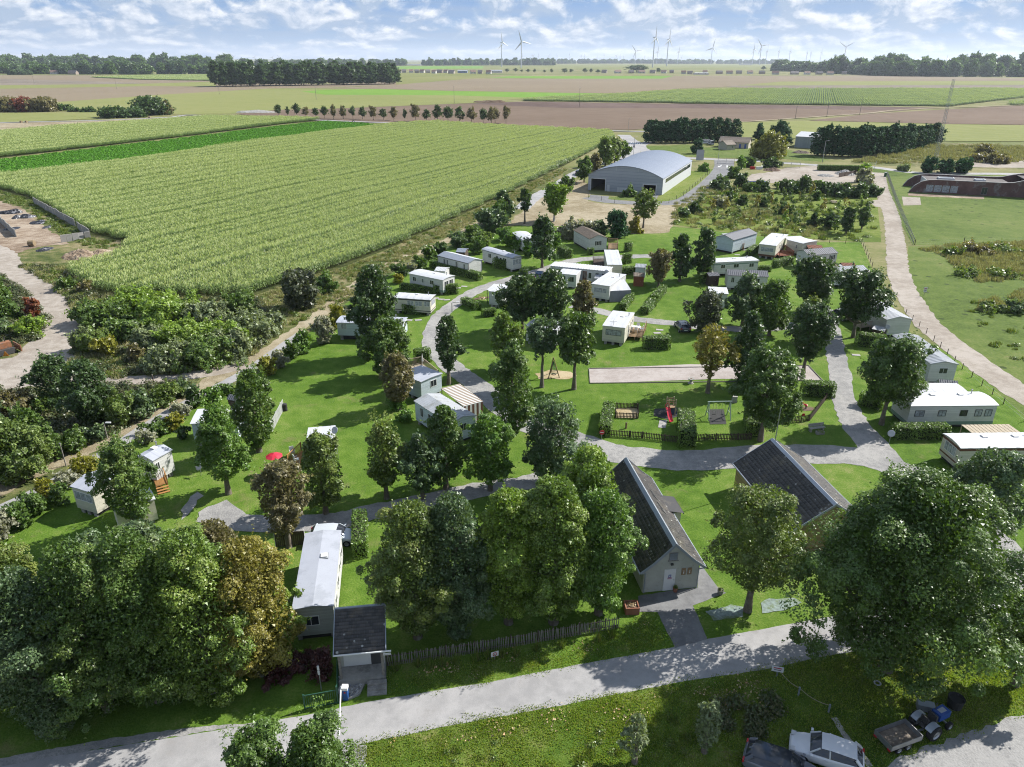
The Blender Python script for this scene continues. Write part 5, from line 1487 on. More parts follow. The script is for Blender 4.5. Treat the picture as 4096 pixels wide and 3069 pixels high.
# sheds
def shed(label, t, A, B, C, z, roofm, wallm, rise=.35, cat='shed', doorm=None, lift=0.0):
    ctr, rz, L, w = frame3(t, A, B, C, z)
    r = thing('shed', label, cat, ctr, rz)
    L2, W2 = L / 2 - .1, w / 2 - .1
    MB().prof([(-W2, 0), (W2, 0), (W2, z), (0, z + rise - .02), (-W2, z)], -L2, L2).build('wall', M[wallm], r)
    rb, _ = roof_shell(2 * L2, 2 * W2, z, rise, 'gable', .1, .05, ridges=.25)
    rb.build('roof', M[roofm], r)
    door(r, 'F', 0, min(.8, L * .5), min(1.7, z - .1), .02, W2, L2, doorm or wallm)
    return r
shed('dark blue roofed garden shed behind the blue grey mobile home', 'b', (825, 962), (885, 965), (880, 940), 2.0, 'roof_blue', 'wood_dark')
shed('small pale shed behind the green-skirted mobile home', 'b', (690, 1080), (760, 1085), (765, 1060), 1.9, 'roof_white', 'white_wall')
shed('small grey garden shed beside the brown slender tree', 'b', (1960, 1058), (2030, 1062), (2035, 1040), 2.0, 'roof_grey', 'blue_wall')
shed('red brown garden shed behind the home with the grey awning', 'b', (1950, 1115), (2020, 1118), (2022, 1095), 1.9, 'roof_brown', 'wood_red')
shed('red-roofed shed behind the slate gabled mobile home', 'c', (850, 940), (945, 942), (935, 920), 2.0, 'wood_red', 'wood_dark')
shed('red-roofed low shed on the deck of the bay-windowed home', 'c', (1065, 1050), (1150, 1052), (1145, 1035), 1.9, 'wood_red', 'wood_dark')
shed('small dark shed with slate roof beside the white home', 'c', (222, 1115), (292, 1112), (285, 1092), 1.9, 'roof_slate', 'wood_dark')
shed('grey ribbed shed behind the orange-decked chalet', 'c', (430, 850), (470, 850), (468, 833), 2.0, 'roof_slate', 'grey_wall')
shed('small white plastic shed before the ribbed-roof mobile home', 'b', (1700, 1128), (1770, 1135), (1760, 1110), 1.7, 'roof_grey', 'white_wall')
shed('low slate-roofed shed behind the large foreground mobile home', 'f', (1680, 535), (1800, 545), (1790, 518), 1.7, 'roof_slate', 'grey_wall')
shed('slate-roofed shed among the boundary shrubs', 'd', (1430, 628), (1500, 640), (1480, 605), 1.9, 'roof_slate', 'wood_dark')
shed('low white shelter beside the deck of the white home at the track', 'c', (1250, 1448), (1330, 1465), (1350, 1440), 1.5, 'roof_white', 'wood_dark', .2)
# ================================================================= TREES OF THE CAMP
T_ = tree
T_('e', 783, 535, 80, 195, 'dark', 'slim dark maple standing beside the gravel bend', 0.15)
T_('e', 1185, 850, 215, 315, 'mid', 'broad leafy maple left of the A-frame swing', 0.3, profile='tear', cb=0.1)
T_('e', 1573, 565, 62, 285, 'green', 'round-headed maple with bare pale trunk right of the A-frame swing', 0.2, profile='round', cb=0.36)
T_('e', 1370, 552, 110, 225, 'grey', 'small-headed tree with ivy-clad trunk behind the A-frame swing', 0.1, profile='round', cb=0.5)
T_('v', 1088, 800, 668, 76, 'light', 'yellowish maple between the slim dark maple and the ivy-clad tree', 0.6)
T_('v', 1128, 716, 586, 94, 'dark', 'dark maple hiding the porch of a mobile home', 0.2, profile='round', cb=0.25)
T_('v', 1190, 724, 574, 84, 'dark', 'tall dark maple right of the one hiding the porch', 0.15, cb=0.22)
T_('v', 1256, 705, 601, 57, 'brown', 'small brownish maple left of the grey awning', 0.25, cb=0.2)
T_('b', 1372, 1062, 720, 185, 'dark', 'tall narrow dark tree by the bend among the far mobile homes', 0.05, cb=0.15, profile='poplar')
T_('b', 1262, 782, 550, 80, 'dark', 'small bare-stemmed tree on the edge of the stubble', 0.2, cb=0.35)
T_('b', 1447, 768, 528, 170, 'lime', 'weeping birch with pale trunk on the stubble', 0.4, name='birch_tree', bark='birch_bark', cb=0.2, droop=1.2, profile='vase')
T_('b', 1125, 720, 578, 125, 'dark', 'dark bushy tree at the end of the maize edge', 0.05, cb=0.05, profile='dome')
T_('b', 1520, 600, 478, 90, 'green', 'small round tree beside the road to the hangar', 0.3, cb=0.25, profile='round')
T_('b', 1637, 522, 370, 108, 'green', 'round tree just left of the hangar', 0.2, cb=0.2, profile='round')
T_('b', 1705, 470, 335, 95, 'brown', 'brownish tree behind the round one left of the hangar', 0.3, cb=0.1)
T_('b', 1770, 420, 232, 120, 'olive', 'leftmost of the three tall trees behind the hangar', 0.3, cb=0.12)
T_('b', 1830, 400, 240, 110, 'olive', 'middle of the three tall trees behind the hangar', 0.35, cb=0.12)
T_('b', 1885, 375, 265, 80, 'green', 'rightmost of the three tall trees behind the hangar', 0.2, cb=0.15)
T_('b', 2010, 810, 582, 165, 'olive', 'thin open tree standing alone on the stubble before the hangar', 0.4, cb=0.28, dens=0.6, profile='vase')
T_('v', 815, 772, 561, 108, 'dark', 'tall dark maple hiding a white mobile home at the lawn', 0.15, cb=0.08)
T_('v', 845, 815, 682, 102, 'green', 'green maple below the tall dark maple', 0.3, cb=0.1)
T_('v', 862, 884, 757, 84, 'brown', 'brown-leaved maple left of the raised deck', 0.55, cb=0.12)
T_('e', 390, 1255, 745, 265, 'olive', 'orange-tipped maple with upright yellow shoots', 0.8, cb=0.15, shoots=14)
T_('e', 620, 1258, 830, 285, 'grey', 'grey green maple between the orange-tipped one and its tall neighbour', 0.1, cb=0.12)
T_('e', 765, 1195, 640, 310, 'mid', 'tall maple in front of the grey roofed mobile home', 0.35, cb=0.12)
T_('e', 1045, 1205, 720, 315, 'fresh', 'rounded green maple right of the grey roofed mobile home', 0.15, cb=0.15, profile='round')
T_('e', 1420, 1155, 640, 395, 'grey', 'broad grey green tree with spiky shoots left of the no-entry sign', 0.1, cb=0.08, shoots=26, profile='round')
T_('v', 1262, 1225, 952, 150, 'lime', 'yellow green maple crowding the roof of the white gabled building', 0.55, cb=0.1)
# the clump between hut and white gabled building
big = dict(leaf=0.18, cb=0.03, wide=1.3)
T_('v', 902, 1376, 1072, 148, 'olive', 'golden-topped maple nearest the slate-roofed hut', 0.85, **big)
T_('v', 985, 1364, 1050, 138, 'grey', 'grey brown maple second from the slate-roofed hut', 0.35, **big)
T_('v', 1098, 1345, 1040, 122, 'lime', 'yellow green maple third from the slate-roofed hut', 0.6, **big)
T_('v', 1195, 1345, 1015, 140, 'light', 'large mottled maple in the middle of the clump behind the paling fence', 0.5, **big)
T_('v', 1292, 1325, 1045, 150, 'fresh', 'dense green maple against the white gabled building', 0.3, cb=0.03, wide=1.08)
T_('v', 1268, 1265, 985, 100, 'light', 'maple behind the dense green one against the white gabled building', 0.4, **big)
big = dict(leaf=0.18, cb=0.0, profile='oval', wide=1.22)
# the dense row at the lower left
T_('v', -40, 1530, 1160, 190, 'olive', 'golden maple at the left edge of the picture', 0.8, **big)
T_('v', 55, 1400, 1165, 150, 'olive', 'mottled yellow maple behind the golden one at the left edge', 0.7, **big)
T_('v', 120, 1560, 1215, 190, 'grey', 'dark grey green maple second from the left edge', 0.3, **big)
T_('v', 235, 1530, 1150, 190, 'mid', 'mixed green maple in the middle of the lower left row', 0.5, **big)
T_('v', 250, 1410, 1145, 140, 'grey', 'grey green maple behind the middle of the lower left row', 0.3, **big)
T_('v', 345, 1510, 1125, 190, 'mid', 'tall green maple right of the middle of the lower left row', 0.35, **big)
T_('v', 355, 1385, 1118, 150, 'grey', 'muted green maple in the back of the lower left row', 0.4, **big)
T_('v', 460, 1490, 1125, 180, 'light', 'large green maple left of the orange-leaved tree', 0.6, **big)
T_('v', 500, 1370, 1112, 150, 'brown', 'orange-brown maple top at the back of the lower left row', 1.0, **big)
T_('v', 565, 1455, 1150, 165, 'gold', 'orange-leaved tree nearest the long white-roofed mobile home', 0.95, **big)
T_('v', 612, 1430, 1215, 90, 'lime', 'yellow green walnut branching towards the white-roofed mobile home', 0.6, name='walnut_tree', dens=0.6, cb=0.1)
# the great tree at the lower right and its neighbours
P0 = at('v', 1912, 1445)
plant('maple_tree', 'huge dark maple shading the road at the lower right', 'tree', P0, topz('v', 1912, 1445, 1018, P0), px('v', 222, P0), 'green', 0.2, 'tear', 0.15, 0.15, 84000, lump=0.19, limbs=14, clumps=330, r=0.4, fill=0.4)
P0 = at('v', 2190, 1480)
plant('maple_tree', 'yellowing maple behind the huge dark one at the right edge', 'tree', P0, topz('v', 2190, 1480, 1262, P0), px('v', 70, P0), 'olive', 0.4, 'round', 0.12, 0.21, 16000, lump=0.22, limbs=8)
T_('v', 2095, 1180, 966, 160, 'grey', 'grey green maple below the brown-striped mobile home', 0.1, cb=0.12, profile='round')
T_('i', 465, 592, -198, 620, 'olive', 'open maple turning orange between the two slate-roofed buildings', 0.75, cb=0.22, dens=0.62, profile='round', lump=0.2)
T_('f', 545, 892, 290, 420, 'green', 'big round maple at the playground hedge', 0.15, cb=0.2, profile='round')
T_('f', 445, 560, 45, 250, 'dark', 'tall dark cone-shaped tree behind the big round playground maple', 0.05, cb=0.04, profile='tear')
T_('f', 815, 468, 30, 290, 'dark', 'dark leaning maple beside the gravel lane', 0.1, cb=0.25, profile='round')
T_('f', 1310, 788, 245, 425, 'green', 'wide maple with pale trunk before the large white mobile home', 0.15, cb=0.28, profile='round')
T_('c', 1130, 1502, 1072, 335, 'dark', 'wide dark maple over the parked estate car', 0.1, cb=0.25, profile='round')
T_('c', 860, 1350, 985, 285, 'dark', 'dark maple right of the tiled-roof mobile homes', 0.15, cb=0.15, profile='round')
T_('c', 600, 1490, 1118, 240, 'mid', 'mid green maple in front of the tiled-roof mobile homes', 0.25, cb=0.1)
T_('c', 430, 1430, 1090, 230, 'grey', 'grey tipped maple left of the mid green one', 0.2, cb=0.1)
T_('c', 195, 1472, 1215, 225, 'purple', 'dark purplish tree beside the small white porch home', 0.1, cb=0.12, profile='round')
T_('c', 835, 1560, 1238, 190, 'olive', 'yellowish maple behind the dark leaning one by the lane', 0.7, cb=0.12)
T_('f', 212, 588, 140, 265, 'gold', 'thin crooked tree with yellow leaves by the petanque court', 0.7, cb=0.3, dens=0.5, profile='round')
T_('v', 1467, 608, 499, 46, 'dark', 'narrow dark tree left of its twin in the middle of the camp', 0.05, cb=0.05, profile='poplar')
T_('v', 1517, 602, 487, 56, 'dark', 'narrow dark tree right of its twin in the middle of the camp', 0.05, cb=0.05, profile='poplar')
T_('v', 1421, 624, 533, 50, 'brown', 'dull brown slender tree beside the small grey shed', 0.3, cb=0.15)
T_('v', 200, 915, 775, 110, 'dark', 'dark sycamore growing out of the brambles right of its twin', 0.1, cb=0.05, profile='round')
T_('v', 125, 880, 772, 90, 'dark', 'dark sycamore growing out of the brambles left of its twin', 0.1, cb=0.05, profile='round')
T_('d', 1640, 960, 410, 290, 'mid', 'tall maple with yellow tips beside the white lattice fence', 0.5, cb=0.05, shoots=16)
T_('d', 1445, 1226, 635, 335, 'fresh', 'big maple with bare pale trunk beside the gravel pads', 0.35, cb=0.16, shoots=10)
T_('d', 865, 1452, 880, 370, 'mid', 'big maple with bright yellow tips over the left mobile homes', 0.45, cb=0.12, shoots=16)
T_('d', 1830, 1562, 1000, 360, 'brown', 'greyish brown maple before the red parasol', 0.4, cb=0.16)
T_('d', 2060, 1350, 825, 325, 'olive', 'russet green maple right of the red parasol', 0.55, cb=0.1)
T_('v', 575, 1765, 1572, 185, 'mid', 'young leafy tree left of its twin at the bottom edge', 0.2, cb=0.05, profile='dome', shoots=14, name='ash_tree')
T_('v', 695, 1760, 1562, 195, 'mid', 'young leafy tree right of its twin at the bottom edge by the barrier', 0.2, cb=0.05, profile='dome', shoots=14, name='ash_tree')
T_('h', 1955, 1552, 1235, 190, 'silver', 'thin young birch left of its twin on the lower verge', 0.1, cb=0.15, dens=0.55, name='birch_tree', leaf=0.16)
T_('i', 190, 1485, 1165, 200, 'silver', 'thin young birch right of its twin on the lower verge', 0.1, cb=0.08, dens=0.6, name='birch_tree', leaf=0.16)
T_('s', 1690, 205, -20, 300, 'willow', 'big weeping willow beside the brown-roofed house', 0.5, name='willow_tree', cb=0.02, profile='dome', droop=1.4, up=0.1)
T_('s', 1085, 166, 40, 98, 'conifer', 'clipped dark cypress in front of the brown-roofed house', 0.0, name='cypress_tree', cb=0.06, profile='round', m='needle')
T_('c', 665, 290, 125, 140, 'conifer', 'dark conifer behind the weeping willow', 0.0, name='conifer_tree', cb=0.02, profile='tear', m='needle')
T_('c', 535, 250, 140, 80, 'conifer', 'small dark conifer left behind the weeping willow', 0.0, name='conifer_tree', cb=0.02, profile='cone', m='needle')

# leylandii screens
cmesh = [crown_mesh(900 + k, 2.6, 0.1, 9.0, 'column', 0.42, 3000, m='needle', lump=0.22, up=0.8, clumps=120)[0] for k in range(4)]
cyt = trunk_mesh(900, 8, 0.16, 1, 7.5, 2.2)
def conifer_row(t, line, n, tops, w, label, group):
    for k in range(n):
        f = k / (n - 1)
        j = min(int(f * (len(line) - 1)), len(line) - 2)
        g = f * (len(line) - 1) - j
        x, y = (line[j][i] + (line[j + 1][i] - line[j][i]) * g for i in (0, 1))
        ty = tops[0] + (tops[1] - tops[0]) * f
        P = at(t, x, y)
        h = topz(t, x, y, ty, P) * random.uniform(.93, 1.06)
        root = thing('leylandii_tree', label, 'tree', P, random.uniform(0, 6), group)
        s = px(t, w, P) / 2 / 1.55 * random.uniform(.95, 1.15)
        root.scale = (s, s, h / 9.0)
        o = put('crown', cmesh[k % 4], root); o.color = (*COLS['conifer'], 0.0)
        put('trunk', cyt, root)
conifer_row('c', [(-160, 270), (60, 272), (380, 262)], 13, (120, 100), 56, 'dark evergreen in the tall screen behind the hangar', 'evergreen screen behind the hangar')
conifer_row('c', [(905, 350), (1150, 362), (1380, 345), (1640, 275)], 15, (160, 140), 66, 'dark evergreen in the long screen right of the metal barn', 'evergreen screen right of the metal barn')
for k, (x, w) in enumerate(((1600, 84), (1712, 98), (1820, 112))):
    shrub('c', x, 462, 372 + 8 * k, w, 'conifer', '%s of the three dark round bushes behind the curved concrete building' % ('leftmost', 'middle', 'rightmost')[k], 0, m='needle', profile='round')

# ================================================================= SHRUBS
S_ = shrub
hill = [('a', 600, 1410, 1265, 210, 'dark'), ('a', 770, 1420, 1262, 170, 'dark'), ('a', 870, 1340, 1180, 260, 'lime'), ('a', 1060, 1420, 1228, 320, 'lime'), ('a', 1160, 1560, 1395, 260, 'lime'),
        ('a', 1320, 1420, 1245, 250, 'grey'), ('a', 1525, 1370, 1180, 180, 'dark'), ('a', 1600, 1500, 1310, 310, 'grey'), ('a', 1430, 1580, 1390, 250, 'lime'), ('d', 690, 350, 215, 130, 'yellow'),
        ('d', 1060, 440, 250, 260, 'grey'), ('d', 860, 400, 240, 90, 'brown'), ('d', 1300, 410, 240, 280, 'dark'), ('d', 600, 330, 180, 210, 'olive'), ('d', 530, 320, 150, 150, 'grey'), ('d', 950, 330, 150, 240, 'grey'),
        ('d', 1480, 350, 170, 260, 'grey'), ('d', 780, 250, 110, 230, 'dark'), ('d', 640, 170, 20, 220, 'dark'), ('d', 1150, 300, 130, 260, 'lime'), ('a', 420, 1200, 1120, 110, 'dark'), ('a', 540, 1220, 1140, 90, 'brown')]
CN = {'dark': 'dark green', 'lime': 'yellow green', 'grey': 'grey green', 'yellow': 'bright yellow', 'brown': 'brownish', 'olive': 'olive green', 'white': 'white-flowered', 'green': 'mid green', 'red': 'red-leaved', 'fresh': 'fresh green', 'hedge': 'clipped green', 'mid': 'leafy green', 'light': 'pale green', 'conifer': 'blackish green'}
for t, x, y, ty, w, c in hill:
    S_(t, x, y, y + (ty - y) * .82, w * 1.2, {'dark': 'mid', 'grey': 'silver'}.get(c, c), CN[c] + ' shrub in the thicket between maize and chalk track', 0.35, group='thicket %s shrubs' % c, profile='round' if c != 'grey' else 'dome', leaf=0.26)
S_('a', 1900, 1320, 1055, 255, 'purple', 'large round dark bush standing alone below the maize', 0.1, profile='round', leaf=0.26)
S_('a', 2060, 1210, 1105, 170, 'mid', 'green bush beside the large round dark bush', 0.2)
S_('a', 220, 1380, 1263, 115, 'red', 'red-leaved bush at the inside of the chalk track bend', 0.4, profile='round')
S_('a', 190, 1490, 1380, 190, 'lime', 'yellow green bush below the red-leaved bush', 0.4)
left = [('a', 40, 1400, 1140, 200, 'mid'), ('a', -60, 1300, 1060, 240, 'green'), ('a', 0, 1500, 1380, 160, 'grey')]
for t, x, y, ty, w, c in left:
    S_(t, x, y, ty, w, c, CN[c] + ' shrub left of the chalk track bend', 0.3, group='track bend %s shrubs' % c, leaf=0.28)
low = [('d', 90, 760, 530, 250, 'brown'), ('d', 140, 1140, 690, 350, 'olive'), ('d', 10, 1120, 640, 300, 'olive'), ('d', 330, 1010, 760, 190, 'green'), ('d', 230, 1080, 840, 200, 'olive'), ('d', 480, 950, 790, 190, 'green'),
       ('d', 620, 880, 790, 170, 'grey'), ('d', 280, 720, 590, 190, 'green'), ('d', 770, 800, 560, 190, 'olive'), ('d', 900, 740, 540, 200, 'grey'), ('d', 1040, 660, 520, 190, 'olive'), ('d', 1160, 600, 510, 150, 'grey'), ('d', -60, 880, 600, 260, 'grey'), ('d', 640, 760, 640, 200, 'dark'), ('d', 200, 900, 640, 240, 'mid')]
for t, x, y, ty, w, c in low:
    S_(t, x, y, y + (ty - y) * .85, w, c, CN[c] + ' bramble or hawthorn bush left of the boundary path', 0.3, group='boundary path %s bushes' % c, leaf=0.25, profile='round' if c == 'olive' else 'dome')
bound = [(2050, 275, 95, 140, 'white'), (1920, 320, 195, 130, 'fresh'), (1850, 370, 270, 100, 'green'), (1765, 430, 310, 110, 'white'), (1690, 475, 370, 120, 'yellow'), (1560, 560, 470, 100, 'fresh'), (1440, 600, 540, 110, 'green'), (1350, 640, 555, 140, 'fresh'),
         (1235, 680, 540, 110, 'dark'), (1145, 750, 660, 140, 'white'), (1100, 820, 728, 130, 'yellow'), (1000, 850, 770, 160, 'green'), (920, 905, 835, 130, 'white'), (700, 1010, 960, 110, 'green'), (550, 1100, 1000, 180, 'yellow'), (430, 1180, 1085, 170, 'white'),
         (310, 1260, 1138, 150, 'yellow'), (230, 1350, 1240, 190, 'green'), (110, 1430, 1285, 200, 'green'), (20, 1510, 1330, 160, 'white'), (-60, 1600, 1400, 180, 'white'), (2140, 170, 30, 110, 'yellow'), (1160, 880, 800, 90, 'dark'), (390, 1290, 1170, 130, 'green')]
for x, y, ty, w, c in bound:
    S_('d', x, y, ty, w, c, CN[c] + ' shrub in the camp boundary hedge along the narrow path', 0.2 if c != 'yellow' else 0.0, group='boundary hedge %s shrubs' % c, profile='round', leaf=0.2)
edge = [(480, 1110, 1035, 95, 'dark'), (605, 1065, 995, 95, 'green'), (545, 1080, 1030, 70, 'white'), (660, 1010, 925, 90, 'green'), (735, 980, 905, 110, 'dark'), (840, 930, 845, 120, 'grey'), (930, 890, 815, 130, 'green'), (1000, 930, 850, 130, 'olive'), (960, 970, 880, 110, 'green'), (1040, 840, 680, 190, 'grey'), (1110, 780, 640, 150, 'green'),
        (1135, 890, 805, 90, 'fresh'), (1185, 930, 850, 110, 'fresh'), (1230, 950, 880, 90, 'fresh'), (1285, 990, 900, 85, 'fresh'), (1460, 930, 840, 75, 'fresh'), (1545, 880, 765, 150, 'white'), (1640, 880, 765, 150, 'white'), (1730, 870, 760, 100, 'dark'), (60, 1440, 1370, 110, 'yellow'), (130, 1400, 1300, 120, 'white'), (260, 1250, 1180, 110, 'grey'), (470, 1160, 1105, 70, 'yellow')]
for x, y, ty, w, c in edge:
    S_('b', x, y, ty, w, c, CN[c] + ' shrub on the camp edge below the maize field', 0.2, group='maize edge %s shrubs' % c, leaf=0.28, profile='round')
S_('b', 1845, 875, 712, 155, 'conifer', 'large dark evergreen bush on the edge of the stubble', 0.0, profile='round', m='needle', leaf=0.35)
S_('b', 1960, 840, 750, 90, 'gold', 'yellowing bush right of the large dark evergreen bush', 0.5)
S_('b', 1925, 610, 555, 80, 'green', 'green bush before the hangar front', 0.2)
S_('s', 1140, 320, 262, 80, 'fresh', 'small round bush on the grass bank beside the hangar', 0.2)
S_('g', 1900, 950, 880, 200, 'maroon', 'maroon-leaved bush left of the slate-roofed hut', 0.0, leaf=0.2)
S_('g', 2040, 1010, 850, 190, 'maroon', 'maroon-leaved bush against the slate-roofed hut', 0.0, leaf=0.2)
S_('g', 1750, 1020, 930, 200, 'maroon', 'maroon-leaved bush under the orange tree', 0.0, leaf=0.2)
for x, y, w in ((470, 660, 130), (510, 750, 110), (420, 640, 80)):
    S_('e', x, y + 20, y - 60, w, 'fresh', 'bright laurel bush beside the grey ribbed roof', 0.1, group='laurels beside the ribbed roof')
S_('e', 1195, 860, 790, 80, 'hedge', 'small bush at the foot of the broad leafy maple', 0.1)
S_('s', 1465, 300, 195, 80, 'fresh', 'bright bush at the yard corner by the mesh gate', 0.2)
for x, y, ty, w, c in ((1540, 285, 215, 110, 'dark'), (1725, 285, 215, 140, 'dark'), (1300, 480, 390, 150, 'grey'), (1240, 470, 400, 90, 'green'), (1400, 380, 290, 120, 'green'), (1460, 470, 340, 120, 'dark'), (1540, 500, 430, 120, 'green'), (1650, 500, 420, 140, 'dark'), (1880, 510, 430, 170, 'dark'), (2030, 510, 350, 110, 'dark'), (2150, 490, 430, 120, 'green'),
                       (1290, 640, 545, 150, 'white'), (1060, 690, 590, 130, 'dark'), (960, 720, 650, 110, 'grey'), (1480, 620, 530, 90, 'dark'), (1350, 580, 500, 100, 'green'), (1840, 700, 600, 110, 'grey'), (1660, 640, 560, 80, 'dark'), (2140, 580, 490, 70, 'green')):
    S_('s', x, y, ty, w, c, CN[c] + ' scrub bush around the dirt yard and tree nursery', 0.2, group='scrub %s bushes' % c, leaf=0.36)
yh = [(960, 590, 520, 130, 'dark'), (1060, 610, 535, 150, 'dark'), (1170, 615, 540, 140, 'dark'), (1250, 610, 545, 100, 'grey'), (700, 560, 520, 120, 'dark'), (800, 565, 520, 120, 'dark'), (880, 570, 525, 110, 'dark'), (1180, 520, 430, 60, 'white'), (1210, 540, 440, 70, 'white'), (1225, 570, 470, 70, 'white'), (1200, 470, 405, 60, 'lime')]
for x, y, ty, w, c in yh:
    S_('c', x, y, ty, w, c, CN[c] + ' hedge shrub bounding the pale dirt yard', 0.1, group='dirt yard %s hedge' % c, leaf=0.34)
mead = [(1750, 980, 945, 130, 'olive'), (1900, 965, 925, 200, 'brown'), (2080, 960, 930, 180, 'olive'), (1850, 1110, 1085, 180, 'olive'), (2060, 1120, 1090, 200, 'olive'), (2000, 1330, 1290, 170, 'olive'), (2150, 1340, 1290, 180, 'grey'), (1930, 390, 350, 130, 'brown'), (2040, 400, 350, 140, 'brown'), (1960, 340, 300, 120, 'brown'), (1450, 450, 415, 60, 'silver')]
CN['silver'] = 'silvery'
for x, y, ty, w, c in mead:
    S_('c', x, y, ty, w, c, 'low %s scrub on the rough meadow right of the white track' % CN[c], 0.3, group='meadow %s scrub' % c, leaf=0.32, dens=0.6)
# saplings in the nursery
nurs = mix_pts(['c', (130, 690), (260, 560), (460, 575), (1240, 620), (1230, 800), (1000, 850), (600, 860), (200, 780)])
rg = random.Random(5)
smesh = [(crown_mesh(950 + k, .8, .25, 3.2, 'poplar', 0.24, 420, m='leaf', lump=.4, fill=.1)[0]) for k in range(4)]
stm = trunk_mesh(950, 3, .05, .4, 2.8, .6)
npts = fill_poly(nurs, 0.02, 8)
for k, p in enumerate(npts):
    c = rg.choice(['olive', 'gold', 'green', 'dark', 'lime', 'mid'])
    root = thing('sapling', '%s sapling in the weedy tree nursery' % {'olive': 'olive', 'gold': 'golden', 'green': 'green', 'dark': 'dark', 'lime': 'yellow green', 'mid': 'leafy'}[c], 'tree', (p[0], p[1], 0), rg.uniform(0, 6), 'nursery %s saplings' % c)
    s = rg.uniform(.7, 1.3)
    root.scale = (s, s, s * rg.uniform(.8, 1.5))
    o = put('crown', smesh[k % 4], root); o.color = (*COLS[c], .35)
    put('trunk', stm, root)
for x, y, ty, w in ((1085, 850, 670, 90), (1185, 815, 670, 65), (985, 815, 720, 100), (880, 800, 710, 60)):
    T_('c', x, y, ty, w, 'dark', 'dark young tree on the right side of the nursery', 0.15, cb=0.08, group='nursery dark young trees')

# clipped hedges
def hedge(t, pts, h, th, label, col='hedge', seed=[0]):
    P = ats(t, pts)
    seed[0] += 1
    rng = np.random.default_rng(seed[0])
    root = thing('hedge', label, 'hedge', P[0])
    lv, ln = [], []
    mb = MB()
    for a, b in zip(P[:-1], P[1:]):
        d = (b - a)
        L = d.length
        d.normalize()
        s = Vector((-d.y, d.x, 0))
        mb.box((a.x + b.x) / 2 - P[0].x, (a.y + b.y) / 2 - P[0].y, h / 2 - .03, L, th - .16, h - .14, math.atan2(d.y, d.x))
        L2 = L + th * .5
        for nn, area in ((s, L2 * h), (-s, L2 * h), (Vector((0, 0, 1)), L2 * th), (d, th * h), (-d, th * h)):
            n = int(area * 85)
            u = rng.uniform(-.5, .5, (n, 3)) * np.array([L2, th, h])
            ax = np.array(nn)
            loc = np.array([d, s, Vector((0, 0, 1))])
            k = int(np.argmax(np.abs(loc @ ax)))
            u[:, k] = 0.5 * [L2, th, h][k] * np.sign((loc @ ax)[k])
            r = np.array([L2, th, h]) / 2                      # round the shoulders
            u[:, 2] -= np.clip(np.abs(u[:, 1]) - r[1] * .7, 0, 9) * .35 * (u[:, 2] > 0)
            u += rng.normal(size=(n, 3)) * .035
            p = u @ loc + np.array((a + b) / 2 - P[0]) + [0, 0, h / 2]
            lv.append(p); ln.append(nrmz(ax * .8 + rng.normal(size=(n, 3)) * .5 + [0, 0, .25]))
    pos, nr = np.concatenate(lv), np.concatenate(ln)
    n = len(pos)
    v, q = leaf_faces(rng, pos, nr, .15 * rng.uniform(.7, 1.4, n))
    cl = .5 + .25 * np.sin(pos[:, 0] * 2.3) * np.sin(pos[:, 1] * 2.1) + rng.normal(size=n) * .18
    tint = np.stack([np.clip(cl, 0, 1), np.clip(rng.normal(size=n) * .3, 0, 1), rng.uniform(size=n), np.ones(n)], 1)
    o = put('foliage', np_mesh('foliage', v, q, M['leaf'], np.repeat(tint, 3, 0)), root)
    o.color = (*COLS[col], .25)
    mb.build('branches', M['twigs'], root)
M['twigs'] = mat('twigs', (0.025, 0.035, 0.012), 0.95, 0.3, 6)
